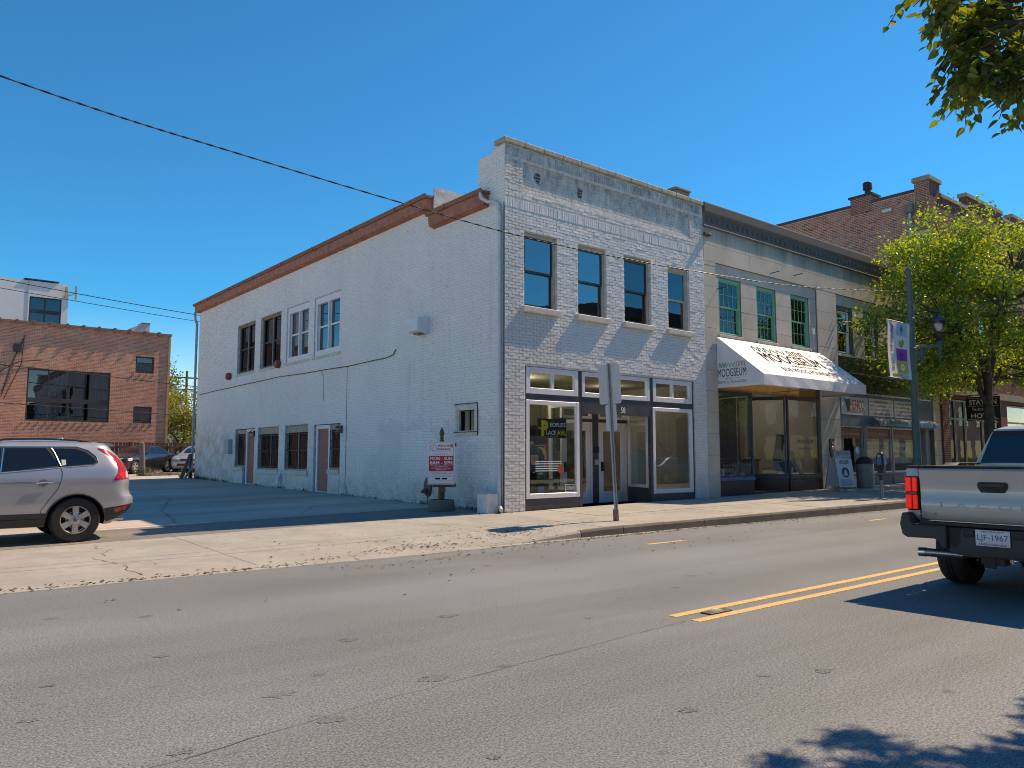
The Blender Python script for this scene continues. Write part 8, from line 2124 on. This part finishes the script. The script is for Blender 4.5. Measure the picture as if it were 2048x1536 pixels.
cl2 = vis + ell_clumps((-3.6, -13.65, 5.3), (1.9, 1.5, 1.3), 100, rt_, 4.0, .2) + ell_clumps((-2.4, -13.0, 5.2), (1.6, .9, .9), 30, rt_, 4.2, .1) + ell_clumps((-3.8, -12.65, 4.85), (1.4, .75, .55), 44, rt_, 4.2, .1)
tree('overhanging_tree', 'dark green tree whose leafy branches hang into the top right corner', (-3.2, -15.9, .14), [(-3.3, -15.7, 2.7), (-4.4, -13.6, 4.0), (-3.4, -13.6, 5.4), (-2.4, -13.9, 5.4), (-5.2, -12.8, 3.95)], cl2, M_CHERRY, 13, .050, (.11, .11, .08), rt_, .12, hang=.5, oval=True)
for i, (c, r, n, lab) in enumerate((((4.3, 39, 3.4), (2.0, 1.5, 1.8), 26, 'light green bushy tree beyond the fence beside the orange brick building'), ((6.6, 41, 4.2), (1.7, 1.5, 2.4), 26, 'green tree beyond the fence closest to the white wall'), ((12.5, 84, 8.0), (2.6, 2, 3.2), 24, 'dark pointed tree behind the utility pole'), ((16.5, 90, 9.5), (3, 2, 4), 24, 'dark rounded tree farthest behind the utility pole'), ((5.4, 37, 1.9), (3.0, 1.0, .9), 26, 'low leafy shrub row above the fence'))):
    ce = Vector(c); bz = (ce.x, ce.y, -.2)
    tree('background_tree', lab, bz, [(ce.x, ce.y, max(.4, ce.z - r[2] * .7)), (ce.x - r[0] * .5, ce.y, ce.z), (ce.x + r[0] * .5, ce.y, ce.z + r[2] * .4)], ell_clumps(c, r, n, rt_, 0, .2), M_FARLF, 260, .10 if c[1] < 60 else .24, (.38, .3, .3) if c[1] < 60 else (.7, .5, .6), rt_, .12, group='trees beyond the fence')
# across the street, seen in the shop windows: a plain brick shop and a copy of the street tree
OB = thing('opposite_building', 'brown gabled brick building across the street, mirrored in the upper windows', 'building', (22, -28, 0))
O5 = Wall(False, -21.0)
g = MB(); g.box(-2, 40, -33, -21, 0, 6.6); g.build('wall', M_BRK_F, OB)
q = MB(); q.prism([(-2.5, 6.602), (40.5, 6.602), (36, 11.6), (24.5, 11.3)], lambda p, z, t: (p, t, z), -33.3, -20.7); q.build('roof', plain('brown_roof', (.12, .075, .055), .9, .2, 2), OB)
for k in range(6):
    bxp('window', G_REAR, OB, (7.5 + k * 3.7, 9.3 + k * 3.7, -20.99, -20.96, 3.7, 5.3)); bxp('shop_window', M_WHC if k % 2 else G_REAR, OB, (7.0 + k * 3.7, 10.0 + k * 3.7, -20.99, -20.96, .6, 2.7))
ot = copy_tree(ST); ot.location = (14.5, -17.6, .1); ot['label'] = 'leafy tree on the far sidewalk, mirrored in the museum windows'; ot.rotation_euler = (0, 0, 2.2); ot.scale = (.8, .8, .8)
for ch in ot.children:
    ch.matrix_parent_inverse = Matrix.Translation((-20.7, 2.6, -zb_))

OB2 = thing('opposite_block', 'long tan brick block across the street, mirrored in the shop windows', 'building', (55, -28, 0))
g = MB(); g.box(41, 95, -34, -21.4, 0, 8.4); g.build('wall', M_BRK_L, OB2)
bxp('cornice', M_CAP, OB2, (41, 95.2, -34.2, -21.1, 8.402, 8.8))
for k in range(12):
    bxp('window', G_REAR, OB2, (42 + k * 4.4, 44.2 + k * 4.4, -21.39, -21.36, 4.8, 7.0)); bxp('shop_window', M_CARGL, OB2, (41.6 + k * 4.4, 45.0 + k * 4.4, -21.39, -21.36, .5, 3.2))

place_far = lambda nm, lab, cx, paint: sedan(nm, lab, (cx - 1.33, -14.0, 0), 0.0, paint)
place_far('blue_sedan', 'blue sedan parked across the street, mirrored in the right display window', 23.0, car_paint('blue_car_paint', (.05, .16, .26), .3, .3))
place_far('white_sedan', 'white sedan parked across the street, mirrored in the museum windows', 32.0, car_paint('white_car_paint', (.62, .63, .64), .1, .35))
ot2 = copy_tree(ST); ot2.location = (29.5, -17.8, .1); ot2['label'] = 'leafy tree farther along the far sidewalk, mirrored in the museum windows'; ot2.rotation_euler = (0, 0, .7); ot2.scale = (.75, .75, .8)
for ch in ot2.children:
    ch.matrix_parent_inverse = Matrix.Translation((-20.7, 2.6, -zb_))

OB3 = thing('opposite_block', 'low plum brick row behind the viewpoint, mirrored in the museum entry glass', 'building', (-32, -28, 0))
g = MB(); g.box(-62, -3, -33, -21.2, 0, 7.4); g.build('wall', M_BRK_F, OB3); bxp('cornice', M_CAP, OB3, (-62.2, -2.9, -33.2, -21.0, 7.402, 7.8))
for k in range(13):
    bxp('window', G_REAR, OB3, (-61 + k * 4.5, -59 + k * 4.5, -21.19, -21.16, 4.4, 6.4)); bxp('shop_window', M_CARGL, OB3, (-61.4 + k * 4.5, -58 + k * 4.5, -21.19, -21.16, .5, 3.2))
